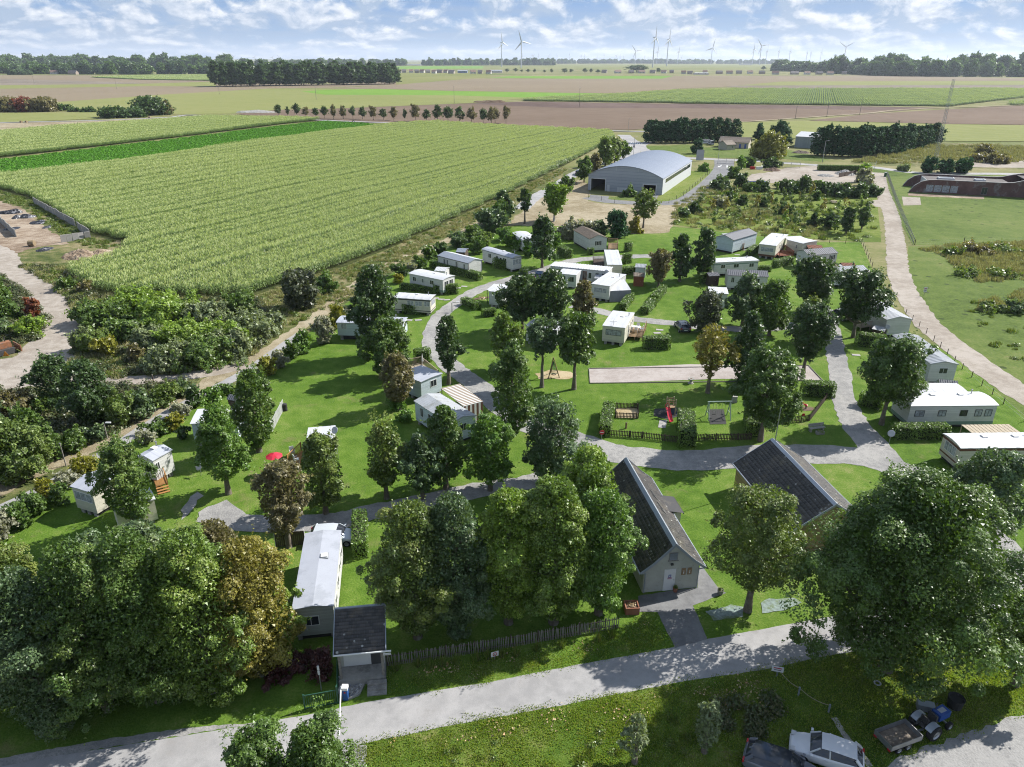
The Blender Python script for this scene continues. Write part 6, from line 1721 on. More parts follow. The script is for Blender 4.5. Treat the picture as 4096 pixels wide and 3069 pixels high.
for a in (('b', [(680, 1060), (975, 1140)], 1.5, 1.3, 'long clipped hedge before the blue grey roofed mobile home'), ('b', [(490, 1195), (690, 1222)], 1.1, 1.2, 'low clipped hedge before the white mobile home with green skirting'),
          ('b', [(700, 1225), (830, 1222)], 1.7, 1.4, 'tall clipped hedge block at the corner of the white mobile home with green skirting'), ('b', [(505, 1350), (655, 1352)], 1.7, 1.3, 'clipped hedge before the dark-striped caravan'),
          ('b', [(1085, 1060), (1178, 1075)], 2.0, 1.8, 'bulky clipped hedge at the end of the arched white mobile home'), ('b', [(885, 1292), (960, 1325)], 1.2, 1.4, 'clipped hedge left of the flower bed'), ('b', [(1005, 1368), (1065, 1362)], 1.2, 1.3, 'short clipped hedge beside the porch'),
          ('b', [(1490, 975), (1535, 1000)], 1.9, 1.8, 'square clipped hedge block on the far lawn'), ('b', [(1665, 978), (1690, 978)], 1.4, 1.0, 'little clipped bush at the corner of the tall white chalet'), ('b', [(1905, 960), (1925, 955)], 2.0, 1.2, 'upright clipped hedge beyond the flat-roofed home'),
          ('b', [(1895, 1035), (1920, 1030)], 2.0, 1.2, 'upright clipped hedge right of the flat-roofed home'), ('b', [(1825, 1108), (1955, 1095)], 1.4, 1.4, 'rounded hedge behind the home with the grey awning'), ('b', [(1880, 1330), (1930, 1265)], 1.3, 1.2, 'clipped hedge nearest the grey awning'),
          ('b', [(2020, 1355), (2070, 1300)], 1.3, 1.3, 'middle clipped hedge of the three stepping up the lawn'), ('b', [(2080, 1280), (2135, 1215)], 1.3, 1.3, 'farthest clipped hedge of the three stepping up the lawn'), ('b', [(2025, 1570), (2160, 1570)], 1.8, 1.5, 'dark clipped hedge block right of the wooden deck'),
          ('h', [(225, 55), (225, 250)], 1.6, 1.2, 'tall narrow hedge beside the long white-roofed mobile home'), ('e', [(590, 395), (645, 385)], 1.9, 1.5, 'dark hedge block behind the raised deck'), ('m', [(235, 490), (270, 310)], 1.5, 1.3, 'playground hedge beside the no-entry sign'),
          ('m', [(895, 575), (885, 400)], 1.9, 1.8, 'large playground hedge cutting the picket fence'), ('m', [(1430, 500), (1415, 380)], 1.8, 1.7, 'playground hedge beside the trunk of the round maple'), ('m', [(1840, 160), (2050, 170)], 1.8, 1.5, 'long hedge at the far right corner of the playground'),
          ('f', [(1385, 870), (1695, 868)], 1.6, 1.4, 'long clipped hedge between the two rightmost mobile homes'), ('f', [(1160, 285), (1290, 300)], 1.9, 1.6, 'dark hedge before the white home beside the lane'), ('f', [(1190, 660), (1300, 690)], 1.6, 1.4, 'shaded hedge left of the large white mobile home'),
          ('c', [(470, 988), (515, 955)], 1.4, 1.3, 'small hedge left of the red-decked home'), ('c', [(635, 1060), (735, 1035)], 1.5, 1.3, 'hedge below the red-decked home'), ('c', [(165, 1162), (195, 1160)], 2.0, 1.2, 'upright hedge left of the small dark shed'), ('c', [(300, 1090), (600, 1085)], 1.2, 1.0, 'hedge strip behind the tiled-roof mobile home'),
          ('c', [(915, 445), (1180, 450)], 2.0, 2.0, 'clipped hedge along the back of the dirt yard')):
    hedge(*a)

# uncountable cover
def cover(name, label, protos, spec, dens, lo_, hi_, seed, z=0.01):
    poly = mix_pts(spec)
    p = fill_poly(poly, dens, seed)
    rng = np.random.default_rng(seed + 50)
    s = rng.uniform(lo_, hi_, (len(p), 1))
    scatter(name, label, 'grass' if 'grass' in name else 'plants', protos, p, rng.uniform(0, 6.28, len(p)), np.concatenate([s, s, s * rng.uniform(.7, 1.2, s.shape)], 1), z)
bank = ['a', (1620, 1240), (1750, 1195), (2212, 1050), 'b', (450, 930), (1050, 650), (1500, 430), (1540, 440), (1050, 720), (700, 890), 'a', (2150, 1290), (1750, 1470)]
cover('dry_grass', 'tall dry grass on the bank along the maize', dry, bank, 0.5, .5, 1.0, 21)
cover('weeds', 'green weeds on the bank along the maize', weed, bank, 0.45, .5, 1.0, 22)
hillp = ['a', (100, 1040), (400, 1055), (620, 1235), (1200, 1262), (1620, 1245), (1750, 1450), (1640, 1560), 'd', (1560, 390), (1200, 460), (700, 500), (420, 440), (500, 250), 'a', (520, 1400), (400, 1230), (260, 1130)]
cover('brambles', 'bramble cover filling the thicket', bram, hillp, 0.3, .7, 1.2, 39)
cover('dry_grass', 'tall dry grass around the thicket', dry, hillp, 0.6, .6, 1.2, 23)
cover('weeds', 'green weeds and nettles around the thicket', weed, hillp, 0.5, .7, 1.3, 24)
brp = ['d', (-300, 560), (280, 580), (700, 540), (1250, 520), (1200, 600), (800, 800), (420, 980), (0, 1160), (-300, 1250)]
cover('brambles', 'bramble cover left of the narrow boundary path', bram, brp, 0.6, .7, 1.3, 25)
cover('weeds', 'weeds in the old yard beside the maize', weed, ['a', (0, 575), (215, 640), (420, 780), (560, 870), (800, 905), (650, 960), (560, 930), (400, 850), (260, 760), (150, 680), (0, 640)], 0.8, .5, 1.1, 26)
cover('weeds', 'green cover left of the chalk track bend', bram, ['a', (-300, 1100), (30, 1120), (200, 1250), (300, 1400), (270, 1500), (90, 1560), (-300, 1580)], 0.8, .7, 1.3, 27)
cover('dry_grass', 'pale tall grass in the tree nursery', dry, ['c', (250, 520), (460, 560), (640, 640), (800, 720), (1000, 830), (900, 880), (450, 850), (0, 790), (0, 660)], 0.14, .7, 1.5, 28)
cover('weeds', 'green weeds in the tree nursery', weed, ['c', (250, 520), (460, 560), (1260, 620), (1300, 860), (1180, 895), (900, 880), (450, 850), (0, 790), (0, 660)], 0.08, .8, 1.7, 29)
cover('dry_grass', 'dry rough grass on the meadow right of the track', dry, ['c', (1500, 930), (2212, 905), (2600, 920), (2600, 1180), (2212, 1140), (1900, 1150), (1780, 1050), (1700, 980)], 0.6, .8, 1.6, 30)
cover('dry_grass', 'dry rough grass on the lower right meadow', dry, ['c', (1880, 1300), (2212, 1180), (2700, 1150), (2700, 1400), (2212, 1330), (1950, 1340)], 0.6, .6, 1.2, 38)
cover('weeds', 'weeds on the lower right meadow', weed, ['c', (1900, 1270), (2600, 1150), 'f', (2700, 700), (2212, 480), (1900, 250), (1800, 120)], 0.10, .5, 1.0, 31)
cover('dry_grass', 'dry verge grass beside the far road', dry, ['c', (1080, 400), (1650, 290), (2500, 300), (2500, 390), (1850, 400), (1300, 405)], 0.10, 1.2, 2.6, 32)
cover('weeds', 'nettles and long grass on the lower verge', weed, ['h', (260, 1560), (800, 1450), (1300, 1390), (1800, 1330), (2150, 1250), 'i', (300, 1150), (600, 1150), (700, 1300), (500, 1420), (100, 1500), 'h', (2000, 1620), (200, 1700)], 0.7, .3, .6, 33)
cover('brambles', 'dark bramble patch under the young birches', bram, ['i', (100, 1200), (600, 1130), (720, 1280), (560, 1400), (300, 1430), (200, 1350)], 1.6, .5, .9, 34)
cover('short_grass', 'mown grass between the road and the parked cars', shortg, ['h', (215, 1445), (830, 1316), (1400, 1216), 'i', (0, 1058), (600, 966), (950, 890), (1500, 830), (2212, 640), (2500, 700), (2212, 1200), (1480, 1480), (1000, 1700), 'h', (600, 1700), (150, 1650)], 4.5, .7, 1.3, 35)
cover('short_grass', 'mown grass strip between the paling fence and the road', shortg, ['h', (390, 1130), (380, 1000), (1000, 880), (1850, 720), (2050, 620), (2200, 800), (1560, 930), (1000, 1040)], 4.0, .6, 1.2, 36)
lit_m = [proto('fallen_leaves', leafy(41, 'litter', 26, 1.1, .03, .11)), proto('fallen_leaves', leafy(42, 'litter', 20, 1.1, .03, .12))]
cover('fallen_leaves', 'dry fallen leaves strewn over the lower verge', lit_m, ['h', (300, 1420), (830, 1330), (1400, 1230), (2212, 1090), 'i', (600, 985), (700, 1200), (300, 1200), 'h', (1800, 1300), (800, 1430), (350, 1480)], 0.55, .5, 1.2, 43, 0.13)
cover('fallen_leaves', 'dry fallen leaves on the grass beside the paling fence', lit_m, ['h', (420, 1110), (1000, 1000), (1560, 900), (2150, 790), (2050, 640), (1200, 850), (500, 960)], 0.35, .5, 1.2, 44, 0.12)
# ================================================================= FAR LAND
rg = random.Random(11)
# row of street trees beyond the maize
rowm = [crown_mesh(700 + k, 3.0, 2.4, 9.0, 'round', 0.55, 1100, lump=.3)[0] for k in range(5)]
rowt = trunk_mesh(700, 9, .2, 2.6, 7, 2.5)
def far_tree(label, group, P, h, R, col, autumn=.15, mesh=None, name='tree', ref=(3.0, 9.0)):
    r = thing(name, label, 'tree', P, rg.uniform(0, 6), group)
    s = R / ref[0]
    r.scale = (s, s, h / ref[1])
    o = put('crown', mesh or rg.choice(rowm), r); o.color = (*COLS[col], autumn)
    put('trunk', rowt, r)
    return r
row = [('p', 1762, 738, 662, 44), ('p', 1820, 738, 678, 26), ('p', 1878, 740, 656, 46), ('p', 1935, 742, 676, 44), ('p', 1997, 744, 682, 42), ('p', 2053, 750, 672, 44), ('p', 2107, 755, 668, 34), ('p', 2168, 755, 668, 34),
       ('q', 57, 752, 668, 34), ('q', 118, 754, 668, 34), ('q', 177, 752, 672, 38), ('q', 238, 756, 675, 46), ('q', 306, 760, 667, 48), ('q', 370, 760, 688, 48), ('q', 436, 764, 682, 52), ('q', 505, 768, 691, 26), ('q', 574, 768, 656, 56), ('q', 642, 768, 692, 52), ('q', 712, 772, 663, 60), ('q', 778, 775, 676, 66), ('q', 850, 778, 682, 64), ('q', 925, 778, 678, 60), ('q', 1000, 782, 688, 54), ('q', 1052, 786, 685, 58), ('q', 1075, 782, 682, 50), ('q', 1144, 782, 672, 48)]
for k, (t, x, y, ty, w) in enumerate(row):
    P = at(t, x, y)
    far_tree('lollipop street tree in the row along the far road, number %s from the left' % ['one', 'two', 'three', 'four', 'five', 'six', 'seven', 'eight', 'nine', 'ten', 'eleven', 'twelve', 'thirteen', 'fourteen', 'fifteen', 'sixteen', 'seventeen', 'eighteen', 'nineteen', 'twenty', 'twenty-one', 'twenty-two', 'twenty-three', 'twenty-four', 'twenty-five', 'twenty-six'][k], 'street trees along the far road', P, topz(t, x, y, ty, P), px(t, w, P) / 2, 'dark' if rg.random() < .6 else 'brown', .2, name='street_tree')
# poplar wood
popm = [crown_mesh(720 + k, 5.0, 2.0, 25.0, 'poplar', 1.5, 900, lump=.35)[0] for k in range(4)]
for rowi in range(3):
    n = 26
    for k in range(n):
        f = (k + .5 * (rowi % 2)) / n
        A, B = at('p', 1380, 549), at('q', 448, 533)
        P = A.lerp(B, f) + Vector((rg.uniform(-3, 3), rowi * 14 + rg.uniform(-3, 3), 0))
        far_tree('tall poplar in the dense wood beyond the fields', 'poplar wood', P, rg.uniform(28, 34.5) * (1.04 if rowi else 1), rg.uniform(7, 9.5), 'dark', .05, popm[k % 4], 'poplar_tree', (5.0, 25.0))
# woods on the skyline
wm = [crown_mesh(740 + k, 7.0, .5, 14.0, 'dome', 2.0, 520, lump=.3)[0] for k in range(5)]
def wood(t, line, n, top, label, group, wid=9, spread=60, col=('dark', 'green', 'grey')):
    for k in range(n):
        f = (k + rg.random()) / n * (len(line) - 1)
        j = min(int(f), len(line) - 2)
        x, y = (line[j][i] + (line[j + 1][i] - line[j][i]) * (f - j) for i in (0, 1))
        P0 = at(t, x, y)
        P = P0 + Vector((0, rg.uniform(0, spread), 0))
        h = topz(t, x, y, top, P0) * rg.uniform(.72, 1.04)
        far_tree(label, group, P, h, px(t, wid, P0) * rg.uniform(.75, 1.2), rg.choice(col), .08, rg.choice(wm), 'tree', (7.0, 14.0))
wood('p', [(-200, 466), (0, 466), (400, 470), (820, 472), (1380, 468)], 62, 395, 'tree of the long wood on the left skyline', 'left skyline wood', 30, 60)
wood('p', [(-300, 440), (300, 430), (900, 440), (1400, 445)], 52, 350, 'taller tree at the back of the left skyline wood', 'left skyline back wood', 38, 100)
wood('p', [(1150, 430), (1700, 425), (2212, 420)], 24, 372, 'skyline tree behind the left end of the poplars', 'skyline trees behind poplars', 30, 100)
wood('q', [(-100, 418), (500, 416)], 18, 372, 'skyline tree above the poplar wood', 'skyline trees above poplars', 24, 100)
wood('q', [(610, 416), (1000, 414), (1450, 414)], 44, 370, 'tree of the middle skyline belt behind the village', 'middle skyline belt', 17, 100)
wood('q', [(1460, 404), (1900, 402), (2212, 404)], 44, 374, 'tree of the thin skyline belt below the turbines', 'turbine skyline belt', 15, 200)
wood('r', [(0, 404), (400, 404), (740, 406)], 42, 376, 'tree of the thin skyline belt on the right', 'right skyline belt', 16, 200)
wood('r', [(640, 448), (850, 456), (1100, 466), (1300, 480), (1500, 484), (1800, 486), (2300, 488)], 52, 385, 'tall park tree on the right skyline', 'right park trees', 34, 40)
wood('r', [(1000, 468), (1700, 478), (2300, 478)], 24, 352, 'tallest park tree at the back of the right skyline', 'right back park trees', 44, 60)
for t, x, y, ty, w in (('q', 1205, 458, 432, 26), ('q', 1243, 458, 440, 18), ('q', 1283, 461, 437, 22), ('q', 1325, 461, 437, 20), ('q', 1387, 460, 443, 20), ('q', 1431, 462, 437, 22), ('q', 1513, 463, 432, 34), ('q', 1555, 462, 437, 26), ('q', 1641, 462, 434, 32), ('q', 1681, 462, 436, 26), ('q', 1726, 464, 440, 30), ('q', 1150, 458, 436, 30), ('r', 565, 445, 418, 30), ('q', 1970, 458, 412, 130), ('q', 2105, 462, 430, 30)):
    P = at(t, x, y)
    far_tree('dark round tree along the village street, by the distant houses', 'village street trees', P, topz(t, x, y, ty, P), px(t, w, P) / 2, 'dark', .1)
# hedges and bushes of the middle distance at the left
for t, x, y, ty, w, c, lab in (('p', 60, 705, 632, 170, 'brown', 'leftmost russet bush beyond the stubble'), ('p', 170, 705, 628, 150, 'red', 'reddish bush beyond the stubble'), ('p', 280, 705, 634, 180, 'brown', 'right russet bush beyond the stubble'), ('p', 390, 700, 668, 100, 'dark', 'small dark bush right of the russet bushes'),
                               ('p', 960, 725, 630, 215, 'dark', 'big dark round thicket beside the far track'), ('p', 1040, 725, 650, 110, 'brown', 'brownish bush against the big dark thicket'), ('p', 720, 745, 690, 170, 'dark', 'low dark thicket left of the big dark one'), ('p', 820, 742, 695, 150, 'dark', 'low dark thicket joining the big dark one'), ('p', 560, 708, 688, 80, 'dark', 'tiny hedge bush along the far field edge'), ('p', 480, 706, 690, 70, 'dark', 'small hedge bush along the far field edge')):
    shrub(t, x, y, ty, w, c, lab, .1, leaf=.8, profile='dome')
wood('p', [(20, 474), (180, 474)], 9, 440, 'bush at the edge of the white sheds on the left skyline', 'left shed bushes', 20, 20, ('grey', 'dark'))

# houses far away
hw = [mat('far_wall_%d' % k, c, .9, .05) for k, c in enumerate(((.55, .53, .48), (.42, .37, .31), (.62, .61, .58), (.36, .29, .24)))]
hrf = [mat('far_roof_%d' % k, c, .8, .15, 1) for k, c in enumerate(((.20, .12, .09), (.13, .12, .12), (.26, .17, .13), (.17, .15, .145)))]
far_h = [('q', 470, 462, 14), ('q', 500, 460, 16), ('q', 545, 460, 16), ('q', 580, 462, 15), ('q', 615, 461, 18), ('q', 650, 462, 14), ('q', 690, 465, 16), ('q', 725, 462, 22), ('q', 765, 462, 16), ('q', 800, 466, 24), ('q', 935, 466, 20), ('q', 980, 467, 16), ('q', 1035, 467, 20), ('q', 1765, 462, 20), ('q', 1850, 464, 24), ('q', 1935, 464, 20), ('q', 2000, 464, 26), ('q', 2070, 464, 22), ('q', 2140, 464, 20), ('q', 2190, 462, 16),
         ('r', 60, 468, 18), ('r', 100, 470, 20), ('r', 195, 466, 18), ('r', 285, 468, 24), ('r', 350, 468, 24), ('r', 410, 467, 22), ('r', 480, 467, 20), ('r', 555, 468, 22), ('r', 640, 472, 26), ('r', 760, 472, 30), ('r', 840, 472, 22), ('r', 915, 472, 24), ('r', 985, 473, 24), ('r', 1075, 472, 18), ('p', 345, 470, 26), ('p', 465, 472, 36), ('p', 740, 450, 20), ('p', 1075, 452, 26), ('p', 1105, 450, 22), ('p', 520, 420, 14), ('p', 575, 425, 18), ('p', 1020, 445, 16)]
for k, (t, x, y, w) in enumerate(far_h):
    P = at(t, x, y)
    L = px(t, w, P) * 1.25
    L = max(12, min(L * 1.3, 30))
    side = 'left' if t == 'p' else ('middle' if t == 'q' and x < 1500 else 'right')
    r = small_house('small %s house in the far village on the %s' % (('pale', 'sandy', 'white', 'brick')[k % 4], side), P, rg.uniform(-.35, .35), L, 10, 4.6, 4.6, hw[k % 4], hrf[(k * 3) % 4], wins=[('F', -.5, 1.6, 1.4), ('F', .4, 1.6, 1.4)], group='%s %s village houses' % (side, k % 4), chim=k % 2 == 0)
def big_shed(label, t, x, y, w, h, m, rm, d=25):
    P = at(t, x, y)
    small_house(label, P, 0, px(t, w, P), d, h, h * .25, m, rm, name='farm_shed', cat='shed', over=.4, wins=[('F', -.5, 3, 1.5), ('F', .5, 3, 1.5)])
big_shed('long white farm shed before the middle skyline belt', 'q', 560, 414, 95, 6, hw[2], M['roof_white'])
big_shed('white farm shed right of the longest skyline shed', 'q', 765, 410, 70, 5, hw[2], M['roof_white'])
big_shed('blue grey workshop beside the far village', 'q', 870, 462, 60, 6, mat('blue_shed', (.22, .28, .4), .6), M['roof_grey'])
big_shed('pale industrial hall right of the far village', 'q', 1080, 460, 80, 6, hw[2], M['roof_pale'])
big_shed('white greenhouse roof at the left skyline wood', 'p', 225, 464, 60, 4, hw[2], M['roof_white'])
big_shed('white low shed right of the greenhouse roof', 'p', 275, 464, 45, 4, hw[2], M['roof_white'])
big_shed('white low house at the right village end', 'r', 170, 472, 85, 4, hw[2], M['roof_white'])
big_shed('white open shelter roof before the right park trees', 'r', 1810, 478, 120, 7, hw[1], M['roof_white'])
big_shed('white house with fence at the far right edge', 'r', 2170, 486, 110, 6, hw[2], hrf[2])
big_shed('white shed by the right turbines', 'r', 450, 410, 70, 5, hw[2], M['roof_white'], 40)
for k, x in enumerate((650, 682)):
    P = at('r', x, 408)
    R = px('r', 15, P)
    d = thing('storage_dome', '%s white storage dome below the turbines' % ('left', 'right')[k], 'dome', P)
    MB().lathe([(R * math.cos(a), R * .8 * math.sin(a)) for a in np.linspace(0, PI / 2, 7)], 16).build('shell', M['plain_white'], d, smooth=True)
    MB().box(0, -R, R * .15, R * .4, R * .2, R * .3).build('door', M['trim_dark'], d)

# wind turbines
M['turbine'] = mat('turbine_white', (0.62, 0.64, 0.66), .5, .03)
def blade_mesh():
    mb = MB()
    rows = []
    for z, c, th in ((0, .035, .03), (.06, .035, .03), (.2, .085, .02), (.55, .05, .010), (.95, .022, .004), (1.0, .008, .002)):
        rows.append([(c * .35, -th / 2, z), (c * .1, -th, z), (-c * .65, 0, z), (c * .1, th, z), (c * .35, th / 2, z), (c * .35, -th / 2, z)])
    mb.grid(rows)
    return mb.mesh('blade', M['turbine'], True)
BLADE = blade_mesh()
def turbine(label, t, bx, by, hx_, hy_, bl, ang, yaw=0.25, group='wind turbines'):
    P = at(t, bx, by)
    if P.y > 9000: P = P * (9000 / P.y); P.z = 0
    hub = topz(t, bx, by, hy_, P)
    r = thing('wind_turbine', label, 'wind turbine', P, yaw, group)
    MB().tube((0, 0, -1), (0, 0, hub), hub * .026, hub * .015, 12).build('tower', M['turbine'], r)
    n = MB(); w = hub * .035
    n.box(0, w * .6, hub + w * .3, w, w * 3.2, w); n.build('nacelle', M['turbine'], r)
    h = put('hub', MB().lathe([(0, -w * .6), (w * .45, -w * .3), (w * .5, w * .3), (0, w * .5)], 10).mesh('hub', M['turbine'], True), r, (0, -w * 1.3, hub + w * .3))
    h.rotation_euler = (PI / 2, 0, 0)
    L = px(t, bl, Vector((P.x, P.y, hub)))
    for k in range(3):
        b = put('blade', BLADE, r, (0, -w * 1.3, hub + w * .3))
        b.rotation_euler = (0, math.radians(ang + 120 * k), 0)
        b.scale = (L * 1.7, L * 1.7, L)
big_t = [('leftmost of the two big turbines above the middle skyline', 'q', 1117, 424, 1117, 272, 62, -12, .9), ('right one of the two big turbines above the middle skyline', 'q', 1240, 430, 1238, 266, 68, -18, .3), ('tallest big turbine on the skyline with its blade upright', 'q', 2070, 428, 2080, 240, 78, 2, 1.0), ('big turbine just right of the tallest one', 'q', 2158, 418, 2170, 252, 76, 5, 1.0),
         ('middle-sized turbine left of the tallest one', 'q', 1958, 412, 1962, 325, 44, -38, .1), ('smaller turbine between the two tallest ones', 'q', 2096, 405, 2099, 325, 38, 8, .8), ('turbine with slanting blades right of the tallest pair', 'r', 232, 408, 236, 305, 55, 14, .4), ('turbine partly behind the V-bladed one', 'r', 493, 410, 500, 313, 50, -10, .8), ('V-bladed turbine with two blades raised', 'r', 538, 412, 548, 292, 52, -40, .1),
         ('turbine just right of the V-bladed one', 'r', 577, 408, 586, 325, 36, 10, .9), ('second turbine right of the V-bladed one', 'r', 653, 405, 661, 328, 36, 8, .9), ('third turbine right of the V-bladed one', 'r', 724, 405, 732, 328, 34, -8, .8), ('thin turbine above the park trees with leaning tower', 'r', 855, 403, 861, 335, 30, 15, 1.2), ('turbine above the left end of the park trees', 'r', 922, 392, 933, 332, 34, 8, .9),
         ('wide-armed turbine above the right park trees', 'r', 1072, 385, 1085, 298, 58, -60, 0.0), ('turbine at the left end of the right belt', 'r', 22, 408, 27, 325, 40, 6, .9), ('half hidden turbine left of the park trees', 'r', 832, 398, 845, 335, 32, 20, 1.3)]
for lab, t, bx, by, hx_, hy_, bl, an_, yw in big_t:
    turbine(lab, t, bx, by, hx_, hy_, bl, an_, yw)
for k, (t, x, y) in enumerate((('q', 1250, 352), ('q', 1308, 348), ('q', 1318, 350), ('q', 1350, 350), ('q', 1413, 352), ('q', 1466, 352), ('q', 1545, 345), ('q', 1618, 352), ('q', 1640, 354), ('q', 1718, 362), ('q', 1762, 350), ('q', 1838, 352), ('q', 1864, 358), ('q', 1886, 358), ('q', 2018, 352), ('q', 2040, 362), ('q', 2125, 365), ('p', 1190, 345), ('p', 1765, 360), ('p', 1480, 355), ('p', 1610, 362), ('r', 45, 362), ('r', 1720, 352), ('p', 1725, 362), ('p', 1042, 360))):
    turbine('tiny turbine far off on the hazy horizon', t, x, 392, x, y + 3, 17, rg.uniform(0, 120), rg.uniform(0, 1), 'tiny horizon turbines')

# poles and masts
def wood_pole(label, t, x, y, tx, ty, arm=True, group=None, r=.14):
    P = at(t, x, y)
    h = topz(t, x, y, ty, P)
    o = thing('power_pole', label, 'pole', P, 0, group)
    MB().tube((0, 0, -.2), (0, 0, h), r * 1.3, r * .8, 8).build('pole', M['wood_grey'], o)
    if arm:
        MB().box(0, 0, h - .25, 1.5, .12, .12).build('crossarm', M['steel'], o)
        for s in (-.65, 0, .65):
            MB().lathe([(0, 0), (.06, .03), (.06, .2), (0, .24)], 8, (s, 0, h - .2)).build('insulator', M['plain_white'], o)
for lab, t, x, y, ty in (('power pole left of the poplar wood on the pale field', 'p', 738, 562, 495), ('power pole at the left edge field', 'p', 217, 530, 480), ('power pole before the left end of the poplar wood', 'p', 1387, 597, 520), ('power pole before the middle of the poplar wood', 'p', 1999, 630, 540), ('power pole on the bright green field above the street trees', 'q', 817, 655, 543), ('power pole at the front of the distant maize', 'q', 1607, 678, 553), ('left of three power poles along the far track', 'r', 766, 752, 672), ('middle of three power poles along the far track', 'r', 965, 740, 645), ('right of three power poles along the far track', 'r', 1173, 726, 607)):
    wood_pole(lab, t, x, y, x, ty)
def lamp_post(label, t, x, y, ty, m='steel', arm=.8, r=.06):
    P = at(t, x, y); h = topz(t, x, y, ty, P)
    o = thing('street_lamp', label, 'lamp', P)
    MB().tube((0, 0, -.1), (0, 0, h), r * 1.4, r, 8).build('pole', M[m], o)
    MB().bar((0, 0, h - .03), (arm, 0, h + .12), .07).build('arm', M[m], o)
    MB().box(arm + .2, 0, h + .13, .55, .22, .1).build('lamp_head', M['dish'], o)
lamp_post('street lamp by the hangar gate', 's', 1262, 258, 20)
lamp_post('street lamp before the right evergreen screen', 'c', 937, 395, 258, 'steel', .9, .1)
lamp_post('street lamp at the road junction behind the hangar', 's', 517, 176, 20)
lamp_post('slim street lamp left of the evergreens at the far road', 'q', 1915, 838, 750)
lamp_post('small lamp at the gravel bend of the camp', 'b', 803, 1340, 1282)
lamp_post('leaning lamp with white head beside the boundary path', 'd', 680, 880, 782, 'wood_grey', .3)
o = thing('marker_post', 'grey post among the brambles beside the boundary path', 'post', at('d', 418, 1050)); MB().tube((0, 0, -.1), (0, 0, 2.6), .06, .05, 8).build('shaft', M['wood_grey'], o); MB().box(0, 0, 2.62, .14, .14, .05).build('cap', M['steel'], o)
o = thing('marker_post', 'short post at the chalk track branch', 'post', at('d', 973, 530)); MB().box(0, 0, .55, .1, .1, 1.3).build('shaft', M['wood_dark'], o); MB().box(0, 0, 1.22, .14, .14, .05).build('cap', M['wood_grey'], o)
# lattice mast
mp_ = at('c', 1632, 458); mh = topz('r', 1695, 885, 500, mp_)
mast = thing('lattice_mast', 'tall slender lattice radio mast behind the curved building', 'mast', mp_)
lw = .75
for k in range(3):
    a = k * 2 * PI / 3
    MB().tube((lw * math.cos(a), lw * math.sin(a), 0), (lw * .6 * math.cos(a), lw * .6 * math.sin(a), mh), .07, .05, 5).build('leg', M['steel'], mast)
br_ = MB(); nseg = 34
for s in range(nseg):
    z0, z1 = mh * s / nseg, mh * (s + 1) / nseg
    f0, f1 = lw * (1 - .4 * s / nseg), lw * (1 - .4 * (s + 1) / nseg)
    for k in range(3):
        a, b = k * 2 * PI / 3, (k + 1) * 2 * PI / 3
        br_.bar((f0 * math.cos(a), f0 * math.sin(a), z0), (f1 * math.cos(b), f1 * math.sin(b), z1), .05)
bo = br_.build('bracing', M['steel'], mast)
for zf in (.55, .75):
    MB().tube((-.1, -.6, mh * zf), (1.6, -.6, mh * zf), .05, .05, 6).build('antenna', M['steel'], mast)

# ================================================================= FENCES AND DECKS
PICK = {}
def picket_mesh(m, w, h, t=.03, tip=True):
    key = (m, w, round(h, 2), tip)
    if key not in PICK:
        mb = MB()
        p = [(-w / 2, 0), (w / 2, 0), (w / 2, h - (w * .7 if tip else 0))] + ([(0, h)] if tip else []) + [(-w / 2, h - (w * .7 if tip else 0))]
        n = len(p)
        mb.add([(x, y, z) for y in (-t / 2, t / 2) for x, z in p], [(k, (k + 1) % n, n + (k + 1) % n, n + k) for k in range(n)] + [tuple(range(n))[::-1], tuple(range(n, 2 * n))])
        PICK[key] = mb.mesh('picket', M[m])
    return PICK[key]
def picket_fence(label, P, h, m, step, w, name='picket_fence', rails=(.25, .8), post=2.4, pm=None, jit=.03, tip=True, cat='fence', postm=None):
    root = thing(name, label, cat, P[0])
    me = picket_mesh(m, w, h, tip=tip)
    for a, b in zip(P[:-1], P[1:]):
        d = b - a; L = d.length; d.normalize(); rz = math.atan2(d.y, d.x)
        s = Vector((-d.y, d.x, 0)) * .035
        n = max(1, int(L / step))
        for k in range(n):
            p = a + d * (L * (k + .5) / n) - P[0]
            o = put('picket', me, root, p, rz + rg.uniform(-.08, .08))
            o.rotation_euler[1] = rg.uniform(-jit, jit)
            o.scale = (1, 1, rg.uniform(1 - jit, 1 + jit))
        for f in rails:
            MB().bar(a - P[0] + s + Vector((0, 0, f * h)), b - P[0] + s + Vector((0, 0, f * h)), .03, .07).build('rail', M[pm or m], root)
        for k in range(int(L / post) + 1):
            p = a + d * min(L, k * post) - P[0] + s * 2
            MB().box(p.x, p.y, h * .5, .09, .09, h * 1.04).build('post', M[postm or pm or m], root)
    return root
picket_fence('rustic chestnut paling fence along the entrance road', ats('h', [(398, 942), (1000, 852), (1440, 775), (1855, 700)]), 1.05, 'wood_grey', .125, .05, name='paling_fence', jit=.09, pm='wood_dark', post=2.0)
picket_fence('brown picket fence at the front left of the playground', ats('m', [(262, 492), (540, 512), (842, 548)]), .85, 'wood_dark', .17, .09)
picket_fence('brown picket fence at the front right of the playground', ats('m', [(958, 530), (1420, 522)]), .85, 'wood_dark', .17, .09)
picket_fence('brown picket fence around the spring rider corner', ats('m', [(1665, 392), (1885, 372), (2032, 182)]), .85, 'wood_dark', .17, .09)
sbx = ats('m', [(325, 345), (510, 352), (505, 272), (325, 268)])
picket_fence('dark picket enclosure around the sandpit', sbx + [sbx[0]], .75, 'wood_dark', .16, .09, name='sandpit_fence')
sheet('sand_patch', sbx, 0.05, G['sand'])
